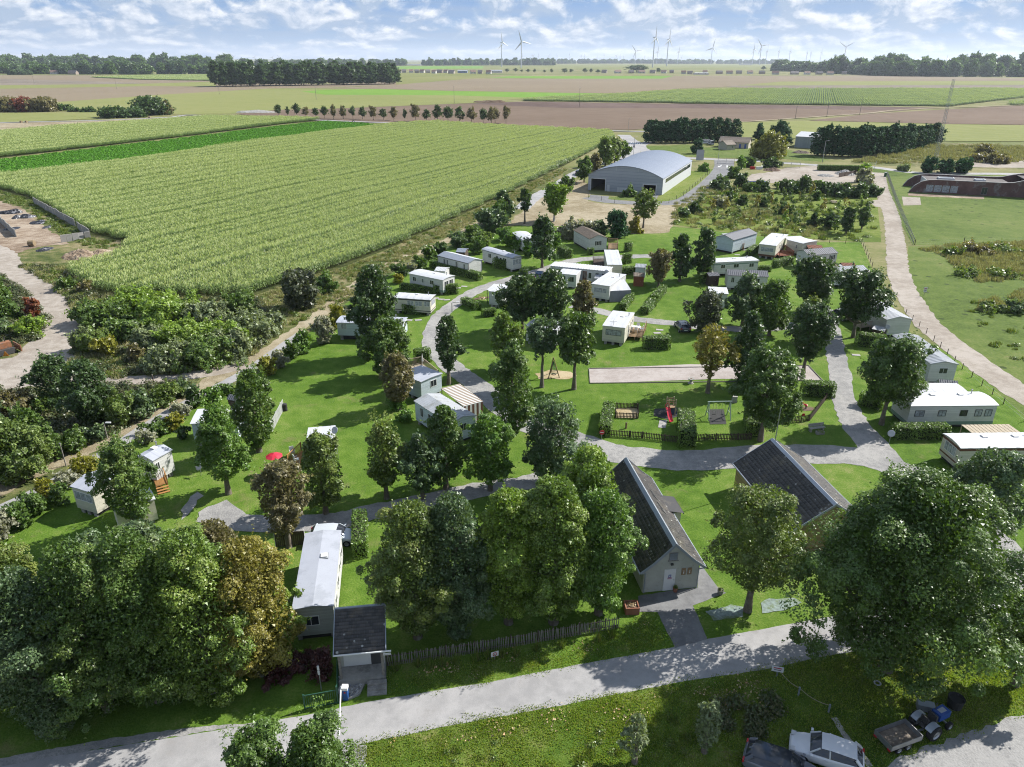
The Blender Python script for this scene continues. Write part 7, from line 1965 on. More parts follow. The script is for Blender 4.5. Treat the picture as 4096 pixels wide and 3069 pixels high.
picket_fence('grey board fence beside the long white-roofed mobile home', ats('g', [(1745, 190), (1930, 172)]), 1.4, 'wood_dark', .16, .15, name='board_fence', tip=False, jit=0, postm='plain_white')
lat = ats('d', [(1722, 835), (1795, 690)])
picket_fence('white lattice fence right of the tall yellow-tipped maple', lat, 1.3, 'plain_white', .2, .07, name='lattice_fence', rails=(.1, .5, .95), tip=False, jit=0)

def deck(label, t, A, B, C, z=.55, m='wood', rail=1.0, sides='FRB', plank=None, name='deck', steps=None, w=None, furn=None):
    ctr, rz, L, wd = frame3(t, A, B, C, z, w)
    r = thing(name, label, 'deck', ctr, rz)
    L2, W2 = L / 2, wd / 2
    n = max(3, int(wd / .19))
    pmh = MB().box(0, 0, 0, L, wd / n - .012, .05).mesh('plank', M[plank or m])
    for k in range(n):
        put('plank', pmh, r, (0, -W2 + wd * (k + .5) / n, z - .025))
    fx = MB()
    for x in (-L2 + .08, 0, L2 - .08):
        for y in (-W2 + .08, W2 - .08):
            MB().box(x, y, (z - .05) / 2, .12, .12, z - .05).build('leg', M[m], r)
    if rail:
        segs = {'F': ((-L2, -W2), (L2, -W2)), 'R': ((L2, -W2), (L2, W2)), 'B': ((L2, W2), (-L2, W2)), 'L': ((-L2, W2), (-L2, -W2))}
        bm = MB().box(0, 0, rail / 2, .05, .03, rail - .1).mesh('baluster', M[m])
        for s in sides:
            a, b = (Vector((*p, z)) for p in segs[s])
            d = b - a; Ls = d.length; d.normalize()
            for f in (.12, 1.0):
                MB().bar(a + Vector((0, 0, rail * f)), b + Vector((0, 0, rail * f)), .07, .06).build('rail', M[m], r)
            for p in (a, b):
                MB().box(p.x, p.y, z + rail * .53, .09, .09, rail * 1.06).build('post', M[m], r)
            nb = int(Ls / .16)
            for k in range(1, nb):
                p = a + d * (Ls * k / nb)
                put('baluster', bm, r, p, math.atan2(d.y, d.x))
    if steps:
        for k in range(3):
            MB().box(steps * (L2 + .15 + .25 * k) if abs(steps) == 1 else 0, 0 if abs(steps) == 1 else -W2 - .15 - .25 * k, z - .16 * (k + 1), .26 if abs(steps) == 1 else 1.1, 1.1 if abs(steps) == 1 else .26, .05).build('step', M[m], r)
    return r, ctr, rz, L2, W2
def garden_table(label, P, rz=0, m='white_plastic', n=4):
    o = thing('garden_table', label, 'table', P, rz)
    MB().box(0, 0, .72, 1.3, .85, .04).build('table_top', M[m], o)
    for sx in (-1, 1):
        for sy in (-1, 1):
            MB().box(sx * .52, sy * .33, .35, .06, .06, .70).build('leg', M[m], o)
def chair(label, P, rz=0, m='white_plastic', group=None):
    o = thing('garden_chair', label, 'chair', P, rz, group)
    MB().box(0, 0, .43, .46, .46, .04).build('seat', M[m], o)
    MB().box(0, .24, .72, .46, .04, .55).build('backrest', M[m], o)
    for sx in (-1, 1):
        for sy in (-1, 1):
            MB().box(sx * .2, sy * .2, .205, .04, .04, .41).build('leg', M[m], o)
    for sx in (-1, 1):
        MB().box(sx * .24, .02, .64, .05, .42, .03).build('armrest', M[m], o)
dk, c0, z0_, a_, b_ = deck('dark wooden deck with white furniture beside the cream home', 'b', (1905, 1492), (2008, 1502), (2045, 1440), .55, 'wood', 1.0, 'FR')
R0 = Matrix.Rotation(z0_, 3, 'Z')
garden_table('white plastic table on the dark wooden deck', c0 + R0 @ Vector((-.1, .2, .55)), z0_)
for k, (x, y, a) in enumerate(((-.9, .3, 1.6), (.75, .35, -1.6), (.1, 1.0, 0), (.0, -.55, 3.1))):
    chair('white plastic chair at the table on the dark wooden deck', c0 + R0 @ Vector((x, y, .55)), z0_ + a, group='chairs on the dark wooden deck')
deck('small brown deck at the side of the tall white chalet', 'b', (1790, 940), (1850, 942), (1850, 905), .6, 'wood', 1.0, 'FRB')
deck('dark fenced deck left of the flat-roofed home', 'b', (1695, 1045), (1768, 1047), (1768, 1005), .5, 'wood_dark', .9, 'FLB')
deck('orange wooden deck beside the bluish chalet', 'c', (378, 935), (440, 938), (445, 890), .6, 'wood_orange', 1.0, 'FR')
deck('red brown deck in the angle of the L-shaped home', 'c', (665, 985), (755, 985), (790, 940), .6, 'wood_red', 1.0, 'FR')
deck('long grey deck along the bay-windowed home', 'c', (935, 1075), (1085, 1062), (1060, 1025), .5, 'wood_pale', .9, 'FB')
deck('pale wooden deck before the white home beside the lane', 'c', (1180, 1440), (1305, 1425), (1300, 1400), .6, 'wood_pale', .9, 'FL')
dk2, c2_, z2_, a2, b2 = deck('pale raised deck with table and closed parasol', 'e', (612, 515), (718, 492), (675, 390), .7, 'wood_pale', 1.0, 'FRB')
R2 = Matrix.Rotation(z2_, 3, 'Z')
garden_table('wooden table on the pale raised deck', c2_ + R2 @ Vector((-.1, .2, .7)), z2_, 'wood_pale')
po = thing('parasol', 'closed white parasol standing on the pale raised deck', 'parasol', c2_ + R2 @ Vector((.55, .9, .7)))
MB().tube((0, 0, 0), (0, 0, 2.2), .025, .025, 8).build('pole', M['plain_white'], po); MB().lathe([(.03, 1.0), (.14, 1.15), (.09, 1.7), (.02, 2.25)], 10).build('folded_canopy', M['plain_white'], po); MB().lathe([(0, 0), (.25, 0), (.25, .08), (0, .1)], 12).build('base', M['concrete'], po)
deck('small orange stairs and landing left of the maple trunk', 'd', (985, 1180), (1060, 1160), (1040, 1110), .55, 'wood_orange', .9, 'RB', steps=-2)
deck('orange deck edge beside the red parasol', 'd', (1820, 1030), (1890, 1040), (1905, 950), .6, 'wood_orange', .9, 'L')
chair('white chair left of its twin on the orange deck', at('d', 1850, 985, .6), .5); chair('white chair right of its twin on the orange deck', at('d', 1875, 1030, .6), 2.2)
rp = thing('parasol', 'open red parasol over the lawn', 'parasol', at('d', 1748, 1095))
MB().tube((0, 0, 0), (0, 0, 2.35), .03, .03, 8).build('pole', M['steel'], rp)
MB().lathe([(.85, 1.95), (.45, 2.15), (.02, 2.28)], 8).build('canopy', M['red_plastic'], rp)
MB().lathe([(0, 0), (.28, 0), (.28, .1), (0, .1)], 12).build('base', M['concrete'], rp)

# awnings and canopies
def canopy(label, t, A, B, C, z, zb, m, post='plain_white', ribs=None, cat='awning', name='awning', wall=None):
    ctr, rz, L, w = frame3(t, A, B, C, z)
    r = thing(name, label, cat, ctr, rz)
    L2, W2 = L / 2, w / 2
    n = int(L / ribs) if ribs else 1
    for k in range(n):
        q = MB()
        x0, x1 = -L2 + L * k / n, -L2 + L * (k + (.86 if ribs else 1)) / n
        q.add([(x0, -W2, z), (x1, -W2, z), (x1, W2, zb), (x0, W2, zb), (x0, -W2, z - .05), (x1, -W2, z - .05), (x1, W2, zb - .05), (x0, W2, zb - .05)], [(0, 1, 2, 3), (7, 6, 5, 4), (0, 4, 5, 1), (1, 5, 6, 2), (2, 6, 7, 3), (3, 7, 4, 0)])
        q.build('roof_panel' if not ribs else 'roof_slat', M[m], r)
    if ribs:
        MB().box(0, -W2 + .05, z - .09, L, .08, .08).build('beam', M['wood_pale'], r); MB().box(0, W2 - .05, zb - .09, L, .08, .08).build('beam', M['wood_pale'], r)
    for x in (-L2 + .06, L2 - .06):
        MB().box(x, -W2 + .06, (z - .06) / 2, .09, .09, z - .06).build('post', M[post], r)
        MB().box(x, W2 - .06, (zb - .06) / 2, .09, .09, zb - .06).build('post', M[post], r)
    return r, L2, W2
ca, cl, cw = canopy('pergola with cream and brown striped roof beside the bluish home', 'e', (875, 672), (997, 640), (850, 535), 2.5, 2.6, 'plain_white', 'wood_pale', None, name='pergola', cat='pergola')
nst = 15
for k in range(nst):
    MB().box(0, -cw + 2 * cw * (k + .5) / nst, 2.53 + .1 * (k + .5) / nst, 2 * cl + .1, cw / nst * .6, .03).build('roof_stripe', M['wood'], ca)
wn_ = 9
for k in range(wn_):
    MB().box(-cl + 2 * cl * (k + .5) / wn_, -cw - .0, 1.2, 2 * cl / wn_ - .02, .04, 2.4).build('wall_board', M['plain_white' if k % 2 else 'trim_brown'], ca)
canopy('white canopy over the orange deck', 'c', (378, 878), (455, 872), (440, 838), 2.7, 2.8, 'roof_white')
canopy('white roof over the porch of the red-decked home', 'c', (735, 888), (850, 882), (800, 862), 2.75, 2.85, 'roof_white')
canopy('white porch roof half behind the dark maples', 'b', (1022, 1200), (1115, 1210), (1135, 1172), 2.5, 2.6, 'roof_white', 'trim_dark')
ga = thing('awning', 'grey canvas awning with pale flysheet on the white mobile home', 'awning', *(lambda f: (f[0], f[1]))(frame3('b', (1800, 1198), (1935, 1192), (1905, 1150), 2.2)))
M['canvas'] = mat('canvas', (.30, .30, .31), .9, .1, 2, .3)
_, _, gl, gw = frame3('b', (1800, 1198), (1935, 1192), (1905, 1150), 2.2)
gl, gw = gl / 2, gw / 2
q = MB(); q.grid([[(x, -gw, 1.95 - .08 * math.sin((x + gl) / gl / 2 * PI * 2) ** 2), (x, 0, 2.35), (x, gw, 2.65)] for x in np.linspace(-gl, gl, 7)]); q.build('flysheet', M['roof_white'], ga)
q = MB(); q.grid([[(x, -gw - .25, 0), (x, -gw, 1.93)] for x in np.linspace(-gl, gl, 5)]); q.build('front_cloth', M['canvas'], ga)
for s in (-1, 1):
    q = MB(); q.add([(s * gl, -gw - .2, 0), (s * gl, gw, 0), (s * gl, gw, 2.6), (s * gl, 0, 2.3), (s * gl, -gw, 1.92)], [(0, 1, 2, 3, 4)]); q.build('side_cloth', M['canvas'], ga)
# open pergola at the right edge
pg, pL, pW = canopy('open timber pergola behind the brown-striped mobile home', 'f', (1885, 842), (2195, 838), (2115, 785), 2.3, 2.3, 'wood_pale', 'wood_pale', .42, 'pergola', 'pergola')

# satellite dishes and aerials
def dish(label, t, x, y, z, rz=-.5):
    o = thing('satellite_dish', label, 'satellite dish', at(t, x, y, z), rz)
    d = put('reflector', MB().lathe([(0, 0), (.2, .03), (.38, .10), (.38, .13), (.2, .06), (0, .03)], 14).mesh('reflector', M['dish'], True), o, (0, 0, .1)); d.rotation_euler = (1.0, 0, 0)
    MB().bar((0, -.05, .1), (0, -.5, .35), .03).build('feed_arm', M['steel'], o)
    MB().tube((0, 0, -z), (0, .05, .1), .03, .03, 6).build('mast', M['steel'], o)
for a in (('white satellite dish behind the russet maple', 'd', 2120, 830, 3.2), ('white satellite dish at the ribbed-roof mobile home', 'b', 1778, 1090, 2.6), ('grey satellite dish before the white home beside the lane', 'c', 1350, 1440, 1.9), ('small white dish at the foot of the big pale-trunked maple', 'd', 1262, 1060, .9), ('small white dish at the left end of the long clipped hedge', 'f', 1372, 850, 1.0)):
    dish(*a)
def aerial(label, t, x, y, ty):
    P = at(t, x, y); h = topz(t, x, y, ty, P)
    o = thing('tv_aerial', label, 'aerial', P)
    MB().tube((0, 0, 0), (0, 0, h), .03, .02, 6).build('mast', M['steel'], o); MB().bar((-.5, 0, h - .15), (.5, 0, h - .15), .025).build('boom', M['steel'], o)
    for k in range(5):
        MB().bar((-.45 + .22 * k, -.3, h - .15), (-.45 + .22 * k, .3, h - .15), .018).build('element', M['steel'], o)
aerial('television aerial before the cream home with the wooden deck', 'b', 1815, 1545, 1395)
aerial('television aerial at the end of the arched white mobile home', 'b', 1197, 1050, 945)

# wire fences
def wire_fence(label, P, h=1.4, step=3.0, m='concrete', wires=3, r=.06, mesh=False):
    root = thing('wire_fence', label, 'fence', P[0])
    pm = MB().box(0, 0, h / 2 - .1, r * 2, r * 2, h + .2).mesh('post', M[m])
    for a, b in zip(P[:-1], P[1:]):
        L = (b - a).length; n = max(1, int(L / step))
        for k in range(n + (b == P[-1])):
            put('post', pm, root, a.lerp(b, k / n) - P[0])
        for w in range(wires):
            z = h * (w + .7) / (wires + .2)
            MB().bar(a - P[0] + Vector((0, 0, z)), b - P[0] + Vector((0, 0, z)), .012).build('wire', M['steel'], root)
wire_fence('wire fence with grey posts along the pasture beside the white track', ats('c', [(1345, 482), (1400, 640), (1510, 915)]), 1.7, 2.6, wires=4)
wire_fence('wire fence across the foot of the pasture', ats('c', [(1520, 918), (1830, 905), (2212, 905)]), 1.3, 8, 'wood_dark')
wire_fence('low wire fence between the right mobile homes and the white track', ats('f', [(1465, 90), (1640, 260), (1820, 440), (2080, 660), (2212, 770)]), .9, 2.6, 'wood_dark', 2, .035)
wire_fence('wire fence between nursery and upper camp', ats('c', [(470, 870), (880, 905), (1185, 910), (1250, 1060)]), 1.2, 3.5, 'wood_dark', 2, .04)
wire_fence('wire fence around the grass bank beside the hangar', ats('s', [(120, 560), (350, 605), (590, 615), (830, 605), (960, 540), (1190, 340)]), 1.3, 5, 'wood_dark', 3, .05)
wire_fence('wire fence along the far road beyond the maize', ats('a', [(1350, 108), (1800, 122), (2180, 140)]), 1.1, 12, 'concrete', 2, .1)
def mesh_gate(label, t, x0, x1, y, h=1.6):
    a, b = at(t, x0, y), at(t, x1, y + 4)
    d = b - a; L = d.length
    o = thing('mesh_gate', label, 'gate', a, math.atan2(d.y, d.x))
    f = MB()
    for z in (.1, h):
        f.box(L / 2, 0, z, L, .08, .08)
    f.build('frame', M['steel'], o)
    for x in (0, L / 2, L):
        MB().box(x, 0, h / 2 + .05, .12, .12, h + .1).build('post', M['steel'], o)
    n = int(L / .35)
    bm = MB().box(0, 0, h / 2, .03, .03, h - .1).mesh('bar', M['steel'])
    for k in range(1, n):
        put('bar', bm, o, (L * k / n, 0, 0))
mesh_gate('wide grey mesh gate across the hangar drive', 's', 1262, 1408, 255, 2.2)
mesh_gate('grey sliding gate at the dirt yard', 's', 1832, 1988, 290, 2.0)
# ================================================================= PLAYGROUND
M['mint'] = mat('mint_paint', (.42, .52, .44), .5, .08)
sA, sB = at('m', 1065, 355), at('m', 1238, 352)
sw = thing('swing_set', 'pale green metal swing set with two swings on black rubber mats', 'swing', sA, math.atan2((sB - sA).y, (sB - sA).x))
sl, shh = (sB - sA).length, 2.15
for x in (0, sl):
    for y in (-.55, .9):
        MB().tube((x, y, -.05), (x, .15, shh), .06, .06, 8).build('leg', M['mint'], sw)
    MB().tube((x, -.3, .8), (x, .6, .8), .04, .04, 6).build('brace', M['mint'], sw)
MB().tube((-.15, .15, shh), (sl + .15, .15, shh), .065, .065, 8).build('crossbar', M['mint'], sw)
for x, rx in ((.3 * sl, .12), (.7 * sl, -.05)):
    st = MB().box(x, .15 + rx, .48, .42, .2, .05).build('swing_seat', M['rubber'], sw)
    for s in (-.18, .18):
        MB().tube((x + s, .15, shh), (x + s, .15 + rx, .5), .016, .016, 5).build('chain', M['steel'], st)
tag(sheet('rubber_mat', ats('m', [(1085, 400), (1070, 280), (1195, 278), (1218, 398)]), .045, M['rubber']), kind='structure')
tag(sheet('rubber_mat', ats('m', [(632, 330), (640, 275), (850, 265), (865, 322), (750, 362)]), .045, M['rubber']), kind='structure')
tag(sheet('rubber_mat', ats('m', [(668, 425), (680, 365), (742, 366), (728, 430)]), .049, M['concrete']), kind='structure')
tag(sheet('rubber_mat', ats('m', [(1795, 275), (1830, 258), (1925, 265), (1915, 288), (1840, 292)]), .045, M['soil']), kind='structure')
sP0 = at('m', 765, 318)
sd = thing('slide_tower', 'small climbing tower with red slide and blue panel', 'slide', sP0, .1)
for sx in (-.42, .42):
    for sy in (-.4, .4):
        MB().tube((sx, sy, 0), (sx, sy, 2.1), .06, .06, 8).build('post', M['wood_pale'], sd)
MB().box(0, 0, 1.05, .9, .85, .08).build('platform', M['wood'], sd)
for sy in (-.4, .4):
    for z in (1.35, 1.6, 1.9):
        MB().box(.0 if sy > 0 else .25, sy, z, .84 if sy > 0 else .35, .05, .1).build('guard_rail', M['wood'], sd)
MB().add([(-.5, -.1, 0), (.9, -.1, 0), (.45, -.1, 1.1), (-.2, -.1, 1.1)], [(0, 1, 2, 3)]).build('climbing_panel', mat('panel_blue', (.10, .14, .30), .6), sd)
for s in (-1, 1):
    MB().bar((.95, .3 * s, .0), (.42, .3 * s, 1.1), .07).build('ladder_rail', M['wood_pale'], sd)
q = MB(); q.grid([[(-.55 + e * .24, y, z + (.17 if abs(e) == 1 else .0)) for e in (-1, -.75, .75, 1)] for y, z in ((-.35, 1.12), (-.7, 1.02), (-1.5, .42), (-1.9, .22), (-2.2, .2))])
q.build('slide_chute', M['red_plastic'], sd)
MB().path([(-.79, -.35, 1.1), (-.79, -.35, 1.5), (-.55, -.35, 1.65), (-.31, -.35, 1.5), (-.31, -.35, 1.1)], [.03] * 5, 6).build('grab_arch', M['red_plastic'], sd)
MB().box(-.55, -1.95, .1, .3, .12, .2).build('slide_foot', M['red_plastic'], sd)
sr = thing('spring_rider', 'small red spring rider on a bare patch', 'spring rider', at('m', 1855, 275))
MB().tube((0, 0, 0), (0, 0, .35), .1, .1, 10).build('spring', M['steel'], sr)
MB().lathe([(0, 0), (.16, .05), (.18, .2), (0, .32)], 10, (0, 0, .35)).box(-.35, 0, .6, .5, .14, .14).build('seat', M['red_plastic'], sr); MB().tube((-.4, -.25, .85), (-.4, .25, .85), .025, .025, 6).build('handlebar', M['steel'], sr); MB().box(-.48, 0, .75, .2, .12, .3).build('head', M['red_plastic'], sr)
aA = at('e', 1443, 490)
af = thing('climbing_frame', 'A-frame with green climbing net over the sand', 'swing', aA, .2)
hh_ = topz('e', 1443, 490, 368, aA)
for sx in (-.75, .75):
    MB().tube((sx, -.3, 0), (0, .2, hh_), .07, .06, 8).build('leg', M['wood'], af)
MB().tube((0, 1.4, 0), (0, .2, hh_), .07, .06, 8).build('leg', M['wood'], af)
nt_ = MB()
for k in range(7):
    nt_.bar((-.55 + .18 * k, -.2, .55), (0, .15, hh_ - .5), .03)
for z in (.6, 1.0, 1.4):
    nt_.bar((-.55 * (1 - z / hh_) * 1.2, -.15, z), (.55 * (1 - z / hh_) * 1.2, -.15, z), .03)
nt_.build('net', mat('net_green', (.05, .22, .14), .7), af)
MB().lathe([(.25, -.06), (.33, 0), (.25, .06)], 12, (0, -.1, .5)).build('tyre_seat', M['tyre'], af)
bn = thing('bench', 'grey concrete bench in the shade of the round maple', 'bench', at('m', 1940, 452), .22)
MB().box(0, 0, .45, 1.9, .42, .08).build('seat', M['concrete'], bn); MB().box(0, .24, .72, 1.9, .07, .34).build('backrest', M['concrete'], bn)
for s in (-.75, .75):
    MB().box(s, .03, .22, .16, .42, .44).build('leg', M['concrete'], bn); MB().box(s, .27, .55, .1, .06, .5).build('back_support', M['concrete'], bn)
def planter(label, P, a, b, h, m, col='red', rz=0):
    o = thing('planter', label, 'planter', P, rz)
    s = MB()
    for sx, sy, dx, dy in ((0, -b / 2 + .04, a, .08), (0, b / 2 - .04, a, .08), (-a / 2 + .04, 0, .08, b - .16), (a / 2 - .04, 0, .08, b - .16)):
        s.box(sx, sy, h / 2, dx, dy, h)
    s.build('trough', M[m], o); MB().box(0, 0, h * .42, a - .17, b - .17, h * .82).build('soil', M['soil'], o)
    f = put('flowers', leafy(60 + int(a * 10), 'litter' if col == 'dry' else 'weed', 90, a * .42, .22, .12), o, (0, 0, h * .8))
planter('white flower trough before the concrete bench', at('m', 1968, 475), .9, .4, .35, 'concrete', 'red', .1)
planter('square pinkish planter with dry plants by the white gabled building', at('z', 262, 1355), 1.05, .95, .62, 'terracotta', 'dry', .05)
def pot(label, P, r=.22, h=.4, m='terracotta'):
    o = thing('flower_pot', label, 'pot', P)
    MB().lathe([(0, 0), (r * .75, 0), (r, h), (r * .9, h), (r * .8, h * .8), (0, h * .8)], 12).build('pot', M[m], o)
    put('plant', leafy(77, 'weed', 60, r, .3, .12), o, (0, 0, h * .75))
pot('terracotta pot beside the glazed entrance door', at('z', 632, 1195), .2, .42); pot('wire basket pot at the corner of the white gabled building', at('z', 1012, 1215), .26, .45, 'wood_grey')
o = thing('bollard', 'short brown wooden post on the playground lawn', 'post', at('m', 410, 432)); MB().tube((0, 0, -.05), (0, 0, .75), .11, .11, 10).build('shaft', M['wood'], o); MB().tube((0, 0, .75), (0, 0, .78), .115, .06, 10).build('cap', M['wood_dark'], o)
o = thing('utility_box', 'grey utility box beside the round playground maple', 'box', at('m', 1280, 222)); MB().box(0, 0, .4, .55, .4, .8).build('cabinet', M['concrete'], o); MB().box(0, 0, .82, .6, .45, .05).build('lid', M['concrete_cap'], o)
o = thing('stone_basin', 'stone pedestal basin at the edge of the petanque court', 'basin', at('m', 930, 68)); MB().lathe([(0, 0), (.4, 0), (.3, .12), (.18, .2), (.18, .45), (.42, .6), (.42, .7), (0, .66)], 12).build('pedestal', M['concrete'], o); MB().lathe([(0, .67), (.3, .68)], 12).build('soil', M['soil'], o)
cA, cB, cC = at('e', 1668, 436), at('f', 850, 418), at('f', 938, 512)
ck = thing('court_edging', 'low timber edging around the petanque court', 'edging', cA)
for a, b in ((cA, cB), (cB, cC), (cC, at('e', 1675, 529)), (at('e', 1675, 529), cA)):
    MB().bar(a - cA + Vector((0, 0, .06)), b - cA + Vector((0, 0, .06)), .08, .14).build('edging_board', M['wood_grey'], ck)

# ================================================================= SIGNS
M['sign_red'] = mat('sign_red', (.50, .02, .03), .4, .05)
def sign(label, P, h, w, hh, shape='plate', rz=0, mark=None, post='steel', face='plain_white'):
    o = thing('sign', label, 'sign', P, rz)
    MB().tube((0, 0, -.05), (0, 0, h + hh * .3), .03, .03, 8).build('post', M[post], o)
    if shape == 'disc':
        d = put('plate', MB().lathe([(0, -.012), (w / 2, -.012), (w / 2, .012), (0, .012)], 20).mesh('plate', M[face]), o, (0, -.05, h)); d.rotation_euler = (PI / 2, 0, 0)
    else:
        MB().box(0, -.05, h, w, .025, hh).build('plate', M[face], o)
    if mark == 'bar':
        MB().box(0, -.072, h, w * .66, .012, w * .17).build('bar', M['plain_white'], o)
    if mark == 'ring':
        r = put('ring', MB().lathe([(hh * .28, -.006), (hh * .38, -.006), (hh * .38, .006), (hh * .28, .006), (hh * .28, -.006)], 18).mesh('ring', M['sign_red']), o, (0, -.07, h)); r.rotation_euler = (PI / 2, 0, 0)
        MB().box(0, -.07, h, hh * .3, .01, hh * .08).build('symbol', M['ink'], o)
    if mark == 'lines':
        MB().box(0, -.07, h + hh * .2, w * .7, .01, hh * .16).build('heading', M['sign_red'], o); MB().box(0, -.07, h - hh * .15, w * .6, .01, hh * .1).build('text_line', M['ink'], o)
    return o
s0 = sign('red no-entry sign on the gravel corner of the playground', at('m', 213, 516), .85, .55, .55, 'disc', 0, 'bar', face='sign_red')
sign('red round sign on the playground picket fence', at('m', 1825, 385), 1.05, .35, .35, 'disc', face='sign_red')
sign('small white sign with red ring before the paling fence', at('h', 1072, 900), .55, .55, .42, 'plate', .35, 'ring')
sign('white sign with red heading at the start of the rope fence', at('i', 645, 1010), .75, .75, .45, 'plate', -.25, 'lines')
sign('white notice beside the white track', at('c', 1578, 1240), 1.2, .6, .8, 'plate', .1, 'lines')
sign('grey display board near the hangar gate', at('s', 1102, 232), 2.4, 3.2, 4.2, 'plate', .1, None, face='roof_pale')
sg2 = thing('sign_post', 'tall white signpost left of the green gate', 'sign', at('n', 375, 1140)); MB().tube((0, 0, -.05), (0, 0, 2.2), .035, .035, 8).build('post', M['steel'], sg2)
for z in (1.6, 2.0):
    MB().box(0, -.05, z, .14, .03, .34).build('plate', M['plain_white'], sg2)

# ================================================================= ENTRANCE
M['barrier_blue'] = mat('barrier_blue', (.03, .11, .36), .45, .1)
cab = at('n', 648, 1232)
bt = thing('barrier', 'white road barrier boom with blue cabinet', 'barrier', cab, 0)
MB().box(0, 0, .45, .34, .32, .9).build('cabinet', M['barrier_blue'], bt); MB().box(0, 0, 1.0, .40, .38, .22).build('housing', M['plain_white'], bt); MB().box(.0, -.17, .72, .1, .02, .12).build('emblem', M['sign_red'], bt)
tip = at('n', 570, 1640, 1.0) - cab
MB().tube((-.26, 0, 1.0), tip, .05, .045, 10).build('boom', M['plain_white'], bt); MB().box(-.22, 0, 1.0, .16, .14, .14).build('boom_clamp', M['steel'], bt)
M['gate_green'] = mat('gate_green', (.025, .10, .06), .5, .1)
gA, gB = at('n', 195, 1345), at('n', 560, 1280)
gd = gB - gA; gLn = gd.length
gt = thing('field_gate', 'dark green metal gate with vertical bars by the road', 'gate', gA, math.atan2(gd.y, gd.x))
for z in (.08, 1.15):
    MB().box(gLn / 2, 0, z, gLn, .05, .05).build('rail', M['gate_green'], gt)
for x in (0, gLn):
    MB().box(x, 0, .62 + (.12 if x else 0), .09, .09, 1.25 + (.25 if x else 0)).build('post', M['gate_green'], gt)
gbm = MB().box(0, 0, .6, .025, .025, 1.05).mesh('bar', M['gate_green'])
for k in range(1, 15):
    put('bar', gbm, gt, (gLn * k / 15, 0, 0))
gf = at('n', 560, 900) - gB; gw_ = thing('side_fence', 'dark green fence running from the gate to the hut', 'fence', gB, math.atan2(gf.y, gf.x))
for z in (.1, 1.0):
    MB().box(gf.length / 2, 0, z, gf.length, .04, .04).build('rail', M['gate_green'], gw_)
for k in range(12):
    put('bar', gbm, gw_, (gf.length * (k + .5) / 12, 0, 0))
peb = ats('n', [(565, 1150), (570, 990), (700, 965), (830, 960), (845, 1080), (790, 1190), (680, 1240), (600, 1240)])
sheet('stone_bed', peb, .044, G['gravel'])
rgn = np.random.default_rng(3)
pm_ = []
for k in range(3):
    a = MB(); a.lathe([(0, -.05), (.09, -.02), (.10, .03), (.05, .07), (0, .08)], 7); pm_.append(proto('pebble', a.mesh('pebble', mat('pebble_%d' % k, ((.55, .54, .52), (.36, .35, .34), (.22, .22, .23))[k], .8, .1))))
pp = fill_poly(peb, 60, 4)
scatter('pebbles', 'white and grey stones in the bed before the hut', 'stones', pm_, pp, rgn.uniform(0, 6, len(pp)), rgn.uniform(.5, 1.25, (len(pp), 3)), .05)
ke = thing('kerb', 'curved concrete kerb round the stone bed', 'kerb', peb[4])
for a, b in zip(peb[4:7], peb[5:8]):
    MB().bar(a - peb[4] + Vector((0, 0, .07)), b - peb[4] + Vector((0, 0, .07)), .12, .16).build('kerb_stone', M['concrete'], ke)
# tufts of ornamental grass and planting sheet
for k, (x, y) in enumerate(((450, 955), (585, 930), (668, 935), (740, 925), (830, 910), (960, 890), (1030, 880), (1110, 870), (1205, 860), (1335, 830), (1500, 810), (1725, 770), (1815, 745))):
    o = thing('grass_tuft', 'tuft of feathery grass standing before the paling fence', 'plant', at('h', x, y + 15), k, 'grass tufts before the paling fence')
    put('blades', tuft(80 + k % 3, 'weed', 60, .22, 1.0, .5, .03), o); MB().lathe([(0, 0), (.12, 0), (.05, .08), (0, .08)], 8).build('crown', M['soil'], o)
M['plastic_sheet'] = mat('plastic_sheet', (.20, .26, .23), .5, .35, 4, .6, alt=(.12, .17, .06), altscale=1.5)
for lab, pts in (('pale green plastic mulch sheet right of the open maple', [(1350, 1290), (1430, 1260), (1640, 1250), (1700, 1290), (1560, 1360), (1370, 1380)]), ('pale plastic mulch sheet left of the open maple', [(890, 1370), (1100, 1310), (1220, 1330), (1200, 1410), (960, 1440)])):
    o = sheet('mulch_sheet', ats('z', pts), .05, M['plastic_sheet'], None, .08, .4); tag(o, lab, 'sheet')
# rope fence and concrete strip at the lower verge
rp_ = ats('i', [(650, 1000), (785, 1125), (975, 1235)])
rf_ = thing('rope_fence', 'low rope fence on grey posts across the lower verge', 'fence', rp_[0])
for p in rp_:
    MB().tube(p - rp_[0] + Vector((0, 0, -.05)), p - rp_[0] + Vector((0, 0, .7)), .06, .06, 8).build('post', M['zinc'], rf_)
for a, b in zip(rp_[:-1], rp_[1:]):
    MB().path([a.lerp(b, t) - rp_[0] + Vector((0, 0, .62 - .9 * t * (1 - t))) for t in np.linspace(0, 1, 7)], [.02] * 7, 5).build('rope', M['wood_pale'], rf_)
ribbon('kerb_strip', ats('i', [(1010, 1270), (1080, 1380), (1160, 1470), (1240, 1580)]), .36, .05, M['concrete'], .3, .05)
o = thing('tyre_ring', 'small pale ring lying in the shade of the huge maple', 'ring', at('i', 1285, 1052)); MB().lathe([(.16, .02), (.22, 0), (.25, .06), (.2, .1), (.16, .06)], 16).build('tread', M['dish'], o); MB().lathe([(.13, .03), (.16, .03), (.16, .06), (.13, .06)], 14).build('rim', M['steel'], o)
o = thing('tub', 'large black tub on legs behind the blue tractor', 'tub', at('o', 1430, 640)); MB().lathe([(0, .12), (.42, .12), (.5, .85), (.46, .85), (.4, .7), (0, .7)], 18).build('tub', M['rubber'], o); MB().lathe([(.36, 0), (.36, .13)], 10).build('foot', M['steel'], o)
